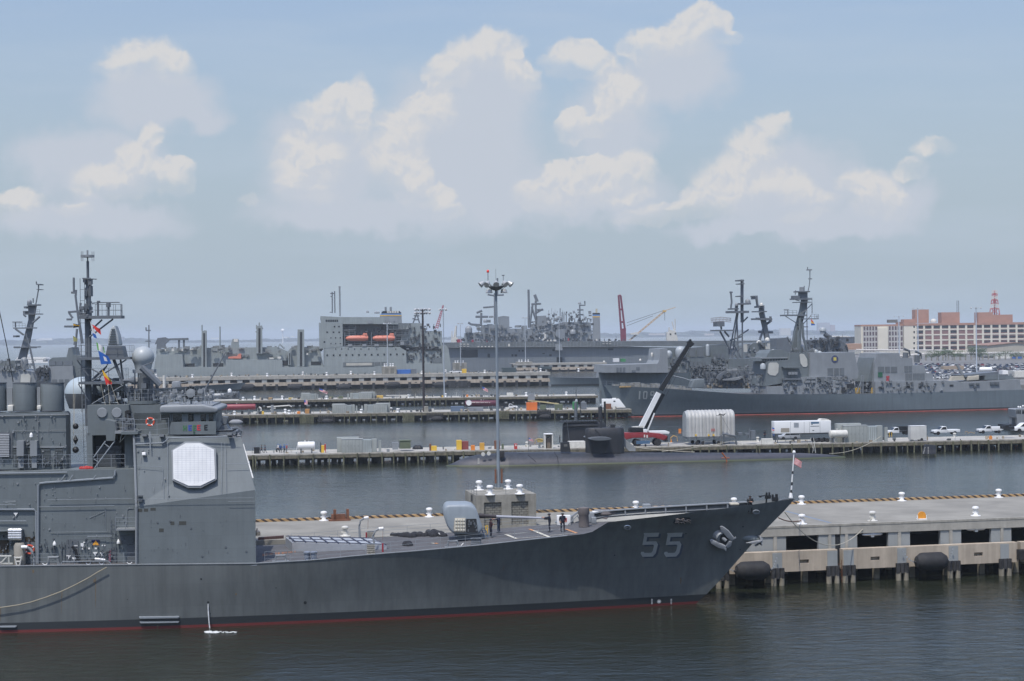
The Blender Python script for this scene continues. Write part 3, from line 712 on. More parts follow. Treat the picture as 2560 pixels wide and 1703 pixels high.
b.tl(FC,'A',[(990,1040),(1140,1420)],MV-.8,.16,8);b.tl(FC,'A',[(1050,1040),(1080,1300)],MV+.8,.1,6);b.tl(FC,'A',[(930,1100),(775,1255)],MV,.08);b.tl(FC,'A',[(1075,1265),(800,1430)],MV-1.4,.06);b.tl(FC,'A',[(890,1130),(800,1215)],MV,.06);b.tl(FC,'A',[(950,1060),(800,1330)],MV+.8,.05)
b.o('mast_strut',LATT,CR)
# tall ribbed aerial housing on its plinth
b=B();b.tr(FC,'A',[(935,925),(1060,925),(1085,1030),(915,1030)],MV-1.2,MV+1.2);pln=b.o('aerial_plinth',LATT,CR)
b=B();b.tr(FC,'A',[(938,920),(945,840),(962,770),(985,745),(1005,755),(1030,830),(1045,918)],MV-.9,MV+.9);aer=b.o('aerial_housing',GLS,CR,bevel=.2)
b=B()
for i in range(7):y=775+i*21;w=14+i*4.2;b.tr(FC,'A',[(985-w,y),(990+w*.6,y),(992+w*.6,y+9),(983-w,y+9)],MV-1.05,MV-.85)
b.o('housing_rib',HAZED,aer)
b=B();b.lathe([(.1,-.2),(.16,.3),(.45,.9),(.5,.95)],(FC.uz('A',1090,1225,5.5)[0],5.5,FC.uz('A',1090,1225,5.5)[1]),12,'x');b.o('fog_horn',LATT,CR,smooth=True)
# ---- after superstructure
AV=1.9
b=B();b.tr(FC,'B',[(-300,1105),(893,1095),(885,452),(400,462),(-300,485)],AV,12.5);aft=b.o('midship_deckhouse',HAZE,CR)
PA=FC.plane([(0,AV,0),(10,AV,0),(0,AV,10)])
b=B()
pipe(b,PA,'B',[(-300,485),(440,473)],.07,.14,6);pipe(b,PA,'B',[(250,1090),(252,560),(262,545),(300,540),(740,508),(752,490),(755,460)],.10,.16,6);pipe(b,PA,'B',[(-200,714),(225,715),(238,730),(242,1090)],.10,.16,6)
pipe(b,PA,'B',[(245,698),(750,690)],.03,.2);pipe(b,PA,'B',[(315,652),(870,643)],.025,.25);pipe(b,PA,'B',[(330,865),(740,857)],.02,.1);pipe(b,PA,'B',[(-100,790),(175,790)],.05,.2);pipe(b,PA,'B',[(575,890),(735,888)],.04,.3)
pipe(b,PA,'B',[(-30,682),(108,682),(108,660),(20,660),(108,685)],.03,.35);pipe(b,PA,'B',[(400,525),(430,488)],.06,.2);pipe(b,PA,'B',[(458,522),(478,490)],.06,.2);pipe(b,PA,'B',[(612,515),(630,490)],.06,.2)
pipe(b,PA,'B',[(832,830),(832,715),(842,708),(872,708)],.03,.05);pipe(b,PA,'B',[(690,700),(690,855)],.02,.05);pipe(b,PA,'B',[(585,770),(688,725)],.018,.05)
each(b,'wall_pipe',RAILM,aft)
# recessed refuelling bay
bay=[(432,1082),(432,922),(440,912),(680,908),(692,920),(695,1080)]
b=B();b.on(PA,'B',bay,-.05,.012);byo=b.o('refuelling_bay',HAZED,aft)
b=B();b.on(PA,'B',[(512,1060),(515,915),(690,913),(692,1060)],0,.03);b.o('bay_door',HAZE,byo)
b=B();b.on(PA,'B',[(598,948),(652,948),(652,914),(598,914)],.0,.05);pn=b.o('marker_board',mat('marker_navy',(.01,.015,.06),.6),byo)
b=B();b.on(PA,'B',[(601,949),(651,949),(626,918)],.02,.065);b.o('marker_triangle',mat('marker_amber',(.65,.3,.03),.6),pn)
b=B();b.tube([PA('Q',x,y,.5)for x,y in[(1060,1070),(1115,1130),(1130,1220),(1170,1280),(1260,1295),(1340,1280),(1390,1258)]],.13,8);b.o('fuel_hose',BLACK,byo)
b=B();b.tube([PA('Q',x,y,.5)for x,y in[(1390,1258),(1460,1262),(1540,1275)]],.15,8);b.o('hose_coupling',STEEL,byo)
b=B()
for x,y in[(1385,1185),(1483,1185),(998,1230),(1080,1262),(232,610)]:
 b.on(PA,'Q',[(x-34,y-20),(x+34,y-20),(x+20,y+2),(x+8,y+12),(x+5,y+34),(x-5,y+34),(x-8,y+12),(x-20,y+2)],.03,.12)
for x,y,w,h in[(1195,1060,22,26),(1195,1115,14,14),(1225,1022,14,8),(1294,1112,16,12),(1394,1110,16,12),(1488,1068,9,9),(1524,1068,7,9),(1100,1072,30,6)]:b.on(PA,'Q',[(x-w,y-h),(x+w,y-h),(x+w,y+h),(x-w,y+h)],.03,.08)
each(b,'wall_placard',WHITE,aft)
b=B()
for x,y in[(800,1025),(1727,1000)]:
 c=PA('Q',x,y,.3);b.lathe([(.17,-.22),(.16,-.06),(.08,.1),(.03,.2)],tuple(c),10)
each(b,'deck_light',WHITE,aft)
b=B();pipe(b,PA,'Q',[(790,1050),(790,1230)],.06,.1);pipe(b,PA,'Q',[(900,1010),(895,1340),(940,1340),(942,1020)],.04,.15);b.rc(FC,'Q',1130,1000,1140,1350,1.8,1.95)
b.on(PA,'Q',[(1695,920),(1960,905),(1960,1050),(1720,1050),(1720,940)],0,.05);b.on(PA,'Q',[(1850,1060),(1965,1060),(1965,1350),(1855,1350)],0,.25)
each(b,'wall_locker',HAZED,aft)
b=B();b.on(PA,'Q',[(1580,1350),(1580,1110),(1700,1105),(1700,1350)],0,.04);dr=b.o('weather_door',HAZED,aft)
b=B()
for y in(1160,1205,1245,1285):b.on(PA,'Q',[(1585,y-18),(1618,y-18),(1618,y+12),(1585,y+12)],.03,.2)
each(b,'fire_plug',mat('maroon_paint',(.22,.02,.05),.5),aft)
b=B();b.ladder(tuple(PA('Q',1648,1350,.2)),tuple(PA('Q',1638,640,.2)),.42,.03,.42);b.o('wall_ladder',LATT,aft)
b=B();b.rc(FC,'Q',1680,830,1970,850,.5,AV);sp=b.o('side_platform',HAZE2,aft)
b=B();p0,p1=FC.uz('Q',1680,835,.55),FC.uz('Q',1965,835,.55);b.rail([(p0[0],.55,p0[1]),(p1[0],.55,p1[1])],1.15,1.1,.03);b.o('platform_rail',RAILM,sp)
# louvred openings at far left
b=B();b.on(PA,'Q',[(-40,990),(130,990),(130,1180),(-40,1180)],-.05,.02);b.on(PA,'Q',[(360,945),(515,940),(515,1010),(360,1015)],-.05,.02);each(b,'louvre_opening',mat('louvre_brown',(.045,.035,.022),.8),aft)
b=B();b.on(PA,'Q',[(-200,860),(145,850),(145,838),(-200,846)],0,.8);b.o('canopy_ledge',HAZE,aft)
# chaff tubes: bright barrels in a rack
b=B()
for j in range(4):
 for i in range(3):
  c=PA('Q',190+i*60,838+j*34,.9);b.lathe([(.0,-.25),(.24,-.22),(.26,0),(.24,.22),(0,.25)],tuple(c),10,'x')
each(b,'decoy_canister',STEEL,aft,smooth=True)
b=B();b.on(PA,'Q',[(150,830),(345,830),(345,950),(150,950)],.0,.7)
for x in(200,290):b.tube([PA('Q',x,950,.7),PA('Q',x,1040,.2)],.07,5)
b.o('canister_rack',HAZED,aft)
# boat davit truss at far left with V shaped foot
b=B()
for pts in([(-60,1195),(215,1195)],[(-60,1305),(235,1305)],[(60,1300),(150,1200)],[(175,1200),(178,1300)],[(-40,1200),(60,1300)]):b.tube([PA('Q',x,y,1.4)for x,y in pts],.09,5)
trs=b.o('boat_boom',mat('boom_cream',(.42,.42,.38),.6,var=.15,sc=2),aft)
b=B()
for pts in([(262,1195),(318,1405)],[(368,1190),(318,1405)],[(270,1215),(362,1215)],[(285,1270),(345,1270)],[(300,1330),(335,1330)]):b.tube([PA('Q',x,y,1.55)for x,y in pts],.08,5)
b.o('boom_foot',OFFW,aft)
b=B();b.lathe([(.45,-1.6),(.55,-1.2),(.55,1.3),(.4,1.6)],tuple(PA('Q',318,1255,.9)),14);b.o('boom_drum',mat('drum_tan',(.25,.235,.2),.7),aft,smooth=True)
b=B();b.tube([PA('Q',x,y,1.5)for x,y in[(365,1065),(430,1060),(480,1085),(520,1140),(540,1210),(545,1400)]],.13,8);b.o('davit',HAZE2,aft,smooth=True)
b=B();b.tube([PA('Q',x,y,1.5)for x,y in[(362,1065),(400,1060),(445,1065)]],.16,8);b.o('davit_head',WHITE,aft)
# deck edge rails amidships
b=B()
def edge_rail(xs,y,k,h,step,off=.25):
 pts=[]
 for x in xs:q=dk(k,x,y);pts.append((q.x,VC-hb(q.x,q.z)+off,q.z))
 b.rail(pts,h,step,.022)
edge_rail((185,355),1095,'B',1.1,2.0);edge_rail((700,885),1090,'B',1.1,1.6);edge_rail((470,660),1092,'B',.9,3)
b.tube([tuple(dk('B',x,1100)+Vector((0,-.1,h)))for x,h in((370,.1),(380,.35),(680,.35),(695,.1))],.05,5)
b.o('deck_rail',RAILM,CR)
b=B()
for x in(272,553,640,822):
 b.c();q=dk('B',x,1096);b.tube([q+Vector((-.24,0,.2)),q+Vector((-.08,0,.05)),q+Vector((.08,0,.05)),q+Vector((.24,0,.2))],.045,5)
each(b,'rope_cleat',WHITE,CR)
b=B();q=dk('B',328,1095);b.tube([q+Vector((-.5,0,0)),q+Vector((-.45,0,.75)),q+Vector((.45,0,.75)),q+Vector((.5,0,0))],.14,8);b.o('roller_chock',HAZE2,CR,smooth=True)
# ---- upper works aft: uptakes, funnels, louvres, rails
b=B();b.tr(FC,'S',[(-600,1530),(1040,1530),(1030,665),(1000,630),(-600,650)],4.2,6.6);upt=b.o('funnel_casing',HAZE,CR)
PU=FC.plane([(0,4.2,0),(10,4.2,0),(0,4.2,10)])
for x0,x1 in((-270,100),(205,575),(640,1005)):
 b=B();b.cy(FC,'S',x0,180,x1,600,5.5,28,[(.99,0),(1,.03),(1,.985),(.985,1),(.93,1),(.92,.93),(.01,.93)]);fu=b.o('funnel',HAZE,CR,smooth=True)
 b=B();b.cy(FC,'S',x0-8,585,x1+8,612,5.5,28);b.cy(FC,'S',x0-4,168,x1+4,182,5.5,28,[(1,0),(1,1),(.93,1),(.93,0)]);b.o('funnel_rim',HAZED,fu)
b=B();b.rc(FC,'S',105,250,195,520,5.2,6);b.rc(FC,'S',580,240,632,525,5.2,6);each(b,'vent_trunk',HAZE2,upt)
b=B();b.rc(FC,'S',115,520,205,625,4.6,5.4);b.rc(FC,'S',575,525,640,600,4.6,5.4);each(b,'raft_canister',OFFW,upt,bevel=.1)
b=B()
for x0,x1,y0 in((210,285,1200),(420,500,1200),(645,790,1195),(862,985,1195)):b.on(PU,'S',[(x0,y0+12),(x0+12,y0),(x1-12,y0),(x1,y0+12),(x1,1480),(x0,1480)],-.05,.01)
each(b,'intake_louvre',DARK,upt)
b=B()
for x0,x1,y0 in((210,285,1200),(420,500,1200),(645,790,1195),(862,985,1195)):
 for y in range(y0+14,1470,22):b.on(PU,'S',[(x0,y),(x1,y),(x1,y+10),(x0,y+10)],0,.09)
b.o('louvre_slat',HAZE,upt)
b=B()
for i in range(14):y=972+i*26;b.on(PU,'S',[(-200,y),(155,y),(155,y+15),(-200,y+15)],.0,.35)
b.o('air_intake_slat',mat('bright_slat',(.5,.51,.52),.35,metal=.3),upt)
b=B();b.on(PU,'S',[(-220,945),(200,945),(200,1350),(-220,1350)],-.05,.1);b.o('intake_frame',HAZED,upt)
for x0,x1 in((288,398),(498,605)):
 b=B();b.on(PU,'S',[(x0,1075),(x1,1075),(x1,1310),(x0,1310)],0,.8);b.on(PU,'S',[(x0+15,1310),(x1-12,1310),(x1-12,1500),(x0+15,1500)],0,.5);b.o('deck_locker',HAZE2,upt)
b=B();b.on(PU,'S',[(205,1165),(1045,1165),(1040,1190),(205,1190)],0,.12);pipe(b,PU,'S',[(-200,690),(1090,665)],.05,.1);pipe(b,PU,'S',[(600,680),(600,1080)],.04,.08);pipe(b,PU,'S',[(200,920),(1040,912)],.02,.1);each(b,'wall_pipe',HAZE2,upt)
b=B();c=PU('S',503,985,.4);b.lathe([(.17,-.2),(.15,.06),(.05,.22)],tuple(c),10);each(b,'deck_light',WHITE,upt)
b=B()
p0,p1=FC.uz('S',-200,1510,2.0),FC.uz('S',1960,1495,2.0);b.rail([(p0[0],2.0,p0[1]),(p1[0],2.0,p1[1])],1.25,1.32,.025,3);b.o('upper_rail',RAILM,CR)
# deckhouse between the gap and the bridge, with the dark louvred intake
b=B();b.rc(FC,'S',1370,520,2020,990,4.4,10);b.rc(FC,'S',1955,900,2140,1530,3.6,10);b.rc(FC,'S',1365,960,1450,1530,4.4,10);b.rc(FC,'S',1450,980,1970,1530,5.4,10)
mid=b.o('amidships_house',HAZE,CR)
b=B()
for i in range(18):y=1165+i*20;b.rc(FC,'S',1500,y,1900,y+9,5.25,5.42)
b.o('louvre_slat',LATT,mid)
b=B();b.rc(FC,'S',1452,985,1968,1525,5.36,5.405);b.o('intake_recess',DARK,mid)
b=B();b.tr(FC,'S',[(1650,745),(1800,780),(1815,930),(1800,1080),(1665,1080)],2.6,4.4);b.o('lookout_box',HAZE,mid)
b=B();b.tl(FC,'S',[(1655,1085),(1470,1340)],2.7,.07);b.tl(FC,'S',[(1800,1085),(1490,1500)],2.7,.07);b.tl(FC,'S',[(1625,1115),(1710,1180)],2.7,.05);b.tl(FC,'S',[(1470,1365),(1540,1410)],2.7,.05)
b.o('box_strut',RAILM,mid)
b=B();b.rail([(FC.uz('S',1820,930,2.4)[0],2.4,FC.uz('S',1820,930,2.4)[1]),(FC.uz('S',2110,950,2.4)[0],2.4,FC.uz('S',2110,950,2.4)[1])],1.25,1.1,.03);b.rc(FC,'S',1800,925,2130,965,2.2,4.6);b.o('lookout_walkway',HAZE2,mid)
b=B();b.rc(FC,'S',1960,610,2050,900,4.3,4.45);b.rc(FC,'S',1980,600,2040,650,4.2,4.4);each(b,'open_doorway',DARK,mid)
b=B()
for x in(1600,1830):
 c=Vector((FC.uz('S',x,640,4.3)[0],4.3,FC.uz('S',x,640,4.3)[1]));b.lathe([(.45,-.05),(.5,.02),(.45,.1)],tuple(c),14,'y')
each(b,'wall_reel',HAZE2,mid)
b=B();u,z1=FC.uz('S',1305,100,5.8);b.ladder((u+.15,5.8,FC.uz('S',1320,1500,5.8)[1]),(u,5.8,z1),.3,.03,.5);b.o('mast_ladder',LATT,mid)
b=B()
for pts in([(1150,60),(1150,760),(1160,1280)],[(1175,330),(1160,900)],[(1580,180),(1640,480),(1700,640),(1800,740)],[(1690,170),(1720,500),(1790,740)],[(1735,190),(1935,715)]):b.tl(FC,'S',pts,5,.022,4)
b.o('signal_halyard',ROPE,CR)
# ---- foredeck: launcher, gun, davits, rails
b=B();pts=[dk('C',672,935),dk('C',745,995),dk('C',1775,972),dk('C',1640,905)]
b.slab([(p.x,p.y)for p in pts],zdk(pts[0].x)-.1,max(p.z for p in pts)+.30);vls=b.o('missile_launcher_deck',mat('launcher_grey',(.28,.30,.33),.6,var=.1,sc=1),CR)
zl=max(p.z for p in pts)+.31;b=B()
for i in range(8):
 for j in range(2):
  f0,f1=.04+i*.117,.04+i*.117+.095;g0,g1=.08+j*.46,.08+j*.46+.38
  q=[pts[0].lerp(pts[3],f).lerp(pts[1].lerp(pts[2],f),g)for f,g in((f0,g0),(f1,g0),(f1,g1),(f0,g1))]
  b.slab([(p.x,p.y)for p in q],zl-.05,zl+.10)
b.o('cell_hatch',mat('hatch_grey',(.33,.355,.38),.55,var=.08,sc=1),vls)
b=B()
for i in range(8):
 f=.03+i*.117;p,q=pts[0].lerp(pts[3],f),pts[1].lerp(pts[2],f);b.tube([(p.x,p.y,zl+.16),(q.x,q.y,zl+.16)],.05,4)
for g in(.05,.52,.97):b.tube([(pts[0].lerp(pts[1],g).x,pts[0].lerp(pts[1],g).y,zl+.13),(pts[3].lerp(pts[2],g).x,pts[3].lerp(pts[2],g).y,zl+.13)],.06,4)
b.o('hatch_seam',mat('seam_dark_blue',(.06,.07,.11),.7),vls)
gn=B();GV=5.2
gn.tr(FC,'D',[(142,480),(165,415),(210,404),(440,402),(500,418),(545,460),(575,540),(592,600),(628,690),(600,750),(560,766),(300,770),(235,742),(185,665),(150,560)],GV,GV+4.0)
gun=gn.o('gun_mount',mat('gun_house_grey',(.24,.275,.30),.42,var=.08,sc=.4,streak=.1),CR,bevel=.38)
b=B();b.cy(FC,'D',275,760,625,815,GV+2,24);b.o('gun_ring',HAZED,gun)
b=B();pts=[FC.uz('D',x,y,GV+2)+(0,)for x,y in((570,537),(800,548),(1375,568),(1425,571))]
P_=[(u,GV+2,z)for u,z,_ in pts]
b.tube(P_[:2],.19,12,.15);b.tube([P_[1],P_[2]],.145,12,.11);barrel=b.o('gun_barrel',mat('barrel_grey',(.30,.31,.34),.4),gun,smooth=True)
b=B();b.tube([P_[0],Vector(P_[0]).lerp(Vector(P_[1]),.3)],.26,12,.24);b.tube([P_[2],P_[3]],.14,12);b.tube([Vector(P_[0]).lerp(Vector(P_[1]),.3),Vector(P_[0]).lerp(Vector(P_[1]),.95)],.185,12,.17);each(b,'barrel_sleeve',mat('sleeve_black',(.03,.025,.028),.6),gun,smooth=True)
b=B();b.tr(FC,'D',[(420,578),(545,575),(562,745),(422,745)],GV-.03,GV+.1);go=b.o('gun_doorway',DARK,gun)
b=B()
for i in range(16):x,y=430+random.random()*110,590+random.random()*130;b.rc(FC,'D',x,y,x+18,y+12+random.random()*20,GV-.06-.05*random.random(),GV)
b.o('breech_gear',HAZED,go)
b=B();b.tr(FC,'D',[(280,570),(414,568),(418,730),(405,745),(280,738),(265,725)],GV-.22,GV+.02);gd=b.o('quilted_door',KHAKI,gun,bevel=.05)
b=B()
for j in range(4):
 for i in range(4):x,y=285+i*32,580+j*40;b.rc(FC,'D',x,y,x+25,y+30,GV-.3,GV-.2)
each(b,'door_pad',mat('pad_cream',(.52,.50,.42),.9),gd,bevel=.05)
b=B();b.tl(FC,'D',[(600,680),(650,810)],GV+.6,.05);b.tl(FC,'D',[(640,680),(690,800)],GV+.6,.05)
for i in range(5):b.tl(FC,'D',[(607+i*9,700+i*25),(645+i*9,695+i*25)],GV+.6,.035)
b.o('gun_ladder',mat('ladder_blue',(.05,.09,.14),.6),gun)
b=B();b.tl(FC,'D',[(655,665),(665,770)],GV+1.4,.05);b.tl(FC,'D',[(685,660),(680,770)],GV+1.4,.05);b.tl(FC,'D',[(655,668),(688,663)],GV+1.4,.05);b.tl(FC,'D',[(658,715),(684,712)],GV+1.4,.05);b.o('step_frame',YELLOW,gun)
# foredeck fittings
for k,pts,v in[('C',[(1482,885),(1475,720),(1490,660),(1530,635),(1578,628)],11.6),('C',[(1640,915),(1625,830),(1650,775),(1690,752),(1740,745)],3.6)]:
 b=B();b.tl(FC,k,pts,v,.11,8);dv_=b.o('stores_davit',HAZE2,CR,smooth=True);b=B();b.tl(FC,k,pts[-2:],v,.15,8);b.o('davit_head',WHITE,dv_)
 b=B();x,y=pts[-1];b.tl(FC,k,[(x-5,y),(x-8,y+130)],v,.02,4);b.o('davit_tackle',RUST,dv_)
for x0,y0,x1,y1 in((1562,780,1640,880),(1560,920,1645,1040)):
 q=dk('C',(x0+x1)/2,y1);b=B();v=q.y
 b.rc(FC,'C',x0,y0,x1,y1,v,v+.5);rack=b.o('hose_rack',HAZED,CR);b=B()
 for j in range(5):
  for i in range(6):y=y0+5+j*(y1-y0-10)/5;x=x0+i*(x1-x0)/6;b.tl(FC,'C',[(x,y),(x+8,y+14),(x+14,y)],v-.1,.06,4)
 b.o('hose_loop',mat('hose_canvas',(.36,.34,.29),.9,var=.2,sc=4),rack)
b=B()
for x0,y0,x1,y1 in((1545,790,1562,870),(1722,910,1742,1005)):q=dk('C',x0,y1+20);b.cy(FC,'C',x0,y0,x1,y1,q.y,10)
each(b,'fire_bottle',mat('bottle_red',(.3,.03,.04),.5),CR)
b=B()
for x,y in((908,1085),(978,1085)):
 b.c();q=dk('C',x,y);b.lathe([(.28,0),(.28,.55),(.36,.6),(.36,.72),(.2,.76)],tuple(q),12)
each(b,'mooring_bitt',mat('bitt_blue_grey',(.2,.23,.28),.5),CR,smooth=True)
for k,x,y in(('C',608,1130),('D',255,925)):
 q=dk(k,x,y);b=B();b.tube([q+Vector((-.55,0,0)),q+Vector((-.42,0,.6)),q+Vector((.42,0,.6)),q+Vector((.55,0,0))],.12,8);b.box(q.x-.8,q.x+.8,q.y-.2,q.y+.2,q.z,q.z+.1);b.o('roller_chock',HAZE2,CR)
b=B()
for x in range(4):q=dk('D',500+x*28,885);b.lathe([(.16,0),(.16,.45),(.24,.5),(.24,.58)],tuple(q),10)
q0,q1=dk('D',475,893),dk('D',625,880);b.box(q0.x,q1.x,q0.y-.2,q0.y+.25,q0.z-.05,q0.z+.12);b.o('mooring_bitt',LATT,CR)
b=B();b.c();q=dk('D',345,915)
for s in(-1,1):b.tube([q+Vector((.35*s,0,.32)),q+Vector((.1*s,0,.06))],.06,5)
b.c();q=dk('D',122,787)
for s in(-1,1):b.tube([q+Vector((.35*s,0,.32)),q+Vector((.1*s,0,.06))],.06,5)
each(b,'rope_cleat',WHITE,CR)
b=B()
p,q=dk('C',372,900),dk('C',650,880);b.poly([p+Vector((0,0,0)),q,q+Vector((0,0,.5)),p+Vector((0,0,.5))],[p+Vector((0,.5,0)),q+Vector((0,.5,0)),q+Vector((0,.5,.5)),p+Vector((0,.5,.5))]);b.o('brow_beam',mat('beam_red_brown',(.075,.04,.036),.8),CR)
b=B()
for i in range(26):
 p,q=dk('C',420+i*14,1050-i*1.6,.01),dk('C',431+i*14-3*(i%3),1049-i*1.6,.01);h=dk('C',420+i*14,1024-i*1.2,.01)
 if i%5!=4:b.quad(p,q,q+(h-p),h)
b.o('deck_lettering',mat('faded_deck_red',(.27,.12,.06),.9,var=.3,sc=5),deck)
b=B()
un=[dk('C',380,1138).x+.5+i*2.4 for i in range(40)]
un=[u for u in un if u<ub0-2.5]
b.rail([(u,VC-hb(u,zdk(u))+.25,zdk(u))for u in un],1.05,2.4,.022)
un=[u for u in[26.5+i*2.4 for i in range(40)]if u<ub0-3]
b.rail([(u,VC+hb(u,zdk(u))-.25,zdk(u))for u in un],1.05,2.4,.022)
b.o('guard_rail',RAILM,CR)
b=B()
for k,x0,y0,x1,y1 in[('C',1840,820,2090,835),('C',2080,830,2250,820),('C',2230,790,2300,830),('D',0,760,140,765),('C',2290,800,2420,830),('C',1990,925,2040,930)]:
 b.c();p,q=dk(k,x0,y0),dk(k,x1,y1+8);m=max(3,int((q-p).length/.5))
 for i in range(m):c=p.lerp(q,i/m);b.dome((c.x,c.y,c.z-.05),.32+.2*random.random(),n=7)
each(b,'dark_tarpaulin',mat('black_tarp',(.015,.016,.02),.8,bump=.5),CR)
b=B()
for k,x,y,r,h in[('D',1865,670,.55,1.9),('D',2120,590,.5,1.1),('D',2220,585,.7,.8),('E',60,640,.8,1.0),('E',140,635,.7,.9)]:
 q=dk(k,x,y);b.lathe([(r,0),(r*.9,h*.6),(r*1.1,h*.7),(r,h),(.05,h*1.05)],(q.x,max(q.y,VC),q.z),12)
each(b,'capstan',mat('gear_cover_brown',(.13,.115,.11),.8),CR,smooth=True)
b=B()
for k,x,y,w,h in[('E',300,605,.5,.8),('E',365,600,.4,.8),('E',500,570,.8,1.0),('E',470,590,.7,.5),('D',1960,620,.6,1.0),('D',1990,640,.5,.7),('D',2050,600,.8,1.1),('D',1720,625,.3,.8),('D',1870,650,.3,.5)]:
 q=dk(k,x,y);b.box(q.x-w/2,q.x+w/2,q.y,q.y+w,q.z,q.z+h)
each(b,'deck_fitting',HAZE2,CR,bevel=.05)
for x,c in((1620,RED),(2055,RED)):
 q=dk('D',x,655 if x<2000 else 600);b=B();b.box(q.x-.7,q.x+.7,q.y,q.y+.6,q.z,q.z+1.0);fs_=b.o('foam_station',WHITE,CR,bevel=.04);b=B();b.box(q.x-.1,q.x+.3,q.y-.03,q.y+.02,q.z+.35,q.z+.75);b.o('station_mark',c,fs_)
b=B();q=dk('D',1700,650);b.tl(FC,'D',[(1640,680),(1720,600),(1790,530)],10.5,.05);b.tl(FC,'D',[(1785,530),(1830,640),(1800,665)],10.5,.06);b.rc(FC,'D',1560,645,1830,670,11,11.3);b.o('forecastle_gear',HAZE2,CR)
b=B();b.rc(FC,'E',1385,458,1478,485,VC-2.2,VC-1.2);b.o('life_raft_case',KHAKI,CR,bevel=.1)
# bow machine gun and its shields
b=B();gv=VC-.8
for x0,x1,y0,y1 in[(1757,1775,345,410),(1785,1803,343,412),(1820,1842,366,440),(1858,1885,362,432)]:b.rc(FC,'E',x0,y0,x1,y1,gv,gv+.12)
b.rc(FC,'E',1750,375,1812,412,gv+.1,gv+.3);b.rc(FC,'E',1825,395,1888,440,gv+.1,gv+.3);b.tl(FC,'E',[(1685,387),(1760,376)],gv+.2,.06);b.rc(FC,'E',1688,380,1712,397,gv,gv+.3);b.tl(FC,'E',[(1765,410),(1760,455)],gv+.2,.08)
b.o('machine_gun_mount',BLACK,CR)
b=B();b.tl(FC,'E',[(1900,430),(1945,420),(1990,412)],VC,.07);b.rail([(FC.uz('E',x,y,VC)[0],VC,FC.uz('E',x,y,VC)[1])for x,y in((1890,432),(1985,415))],.35,1,.03,1);b.o('bow_rail',LATT,CR)
# jackstaff, banded black and white
JS=[FC.uz('E',2022,400,VC),FC.uz('E',2050,20,VC),FC.uz('O',1927,680,VC)]
A0,A1=Vector((JS[0][0],VC,JS[0][1])),Vector((JS[2][0],VC,JS[2][1]))
b=B();b.tube([A0,A1],.085,8,.05);b.dome(tuple(A1),.16,.1,10);b.lathe([(.22,0),(.12,.5)],tuple(A0),8);js=b.o('jackstaff',WHITE,CR)
b=B()
for a,e in((.06,.17),(.27,.34),(.52,.58)):b.tube([A0.lerp(A1,a),A0.lerp(A1,e)],.095,8,.085)
each(b,'staff_band',BLACK,js)
# remote weapon on the deck ahead of the bridge
b=B();b.tr(FC,'R',[(1500,445),(1520,385),(1600,375),(1640,445)],4.0,6.0);b.tr(FC,'R',[(1515,330),(1545,250),(1620,262),(1600,365),(1540,360)],4.3,5.6);b.rc(FC,'R',1450,480,1750,520,3,8);b.rc(FC,'R',1450,452,1700,462,3,8)
ciw=b.o('director_mount',LATT,CR)
b=B()
for i in range(9):x,y=1700+random.random()*110,430+random.random()*90;b.tl(FC,'R',[(x,y),(x+40-60*random.random(),y+30),(x+20,y+60*random.random())],3.5,.06)
b.tl(FC,'R',[(1690,430),(1770,420),(1830,470),(1830,540),(1750,550)],3.2,.09);b.o('deck_edge_gear',LATT,ciw)
b=B();b.lathe([(.32,-.3),(.30,.05),(.1,.2),(.05,.4)],(FC.uz('C',362,790,1.2)[0],1.2,FC.uz('C',362,790,1.2)[1]),12);b.o('ships_bell',mat('bell_brass',(.45,.35,.25),.35,metal=.6),CR,smooth=True)
# small fittings over the cruiser: cable runs, boxes, vents, valves on the walls and gear on the upper decks
def fit(pl,k,bx,n,lo,hi,m,par,dep=.14):
 b=B();r=random.Random(int(bx[0]*3+bx[1]));x0,y0,x1,y1=bx
 for i in range(n):
  x,y=r.uniform(x0,x1),r.uniform(y0,y1);w,h=r.uniform(lo,hi),r.uniform(lo,hi)*1.3;q=r.random();d=r.uniform(.04,dep)
  if q<.6:b.on(pl,k,[(x,y),(x+w,y),(x+w,y+h),(x,y+h)],0,d)
  elif q<.85:b.tube([pl(k,x,y,d*.6),pl(k,x,y+h*4,d*.6)],.02,4)
  else:c=pl(k,x,y,0);b.lathe([(.1,-d),(.1,.0)],tuple(c),8,'y')
 b.o('wall_fitting',m,par,kind='stuff')
fit(PA,'B',(0,500,860,900),60,2,7,HAZE2,aft);fit(PA,'B',(250,900,880,1070),90,2,9,HAZED,aft,.3);fit(PA,'B',(0,840,240,1080),60,3,10,LATT,aft,.4);fit(PA,'B',(440,925,690,1065),40,3,9,LATT,byo,.3)
fit(PU,'S',(0,680,1040,1480),80,6,22,HAZE2,upt,.3);fit(PU,'S',(200,1320,1040,1500),70,6,22,LATT,upt,.8);fit(PVW,'B',(900,740,1660,1060),26,2,5,HAZED,fh,.05);fit(PS,'R',(230,640,780,1450),14,6,16,HAZE2,fh)
def gear(k,bx,v0,v1,n,lo,hi,m,par):
 b=B();r=random.Random(n+int(bx[0]));x0,y0,x1,y1=bx
 for i in range(n):
  v=r.uniform(v0,v1);u,z=FC.uz(k,r.uniform(x0,x1),r.uniform(y0,y1),v);w,h=r.uniform(lo,hi),r.uniform(lo,hi);q=r.random()
  if q<.4:b.box(u-w/2,u+w/2,v,v+w,z,z+h)
  elif q<.8:b.tube([(u,v,z-h),(u,v,z+h*1.6)],.03,4)
  else:b.lathe([(w*.4,0),(w*.45,h*.5),(.02,h*.7)],(u,v,z),8)
 b.o('signal_gear',m,par,kind='stuff')
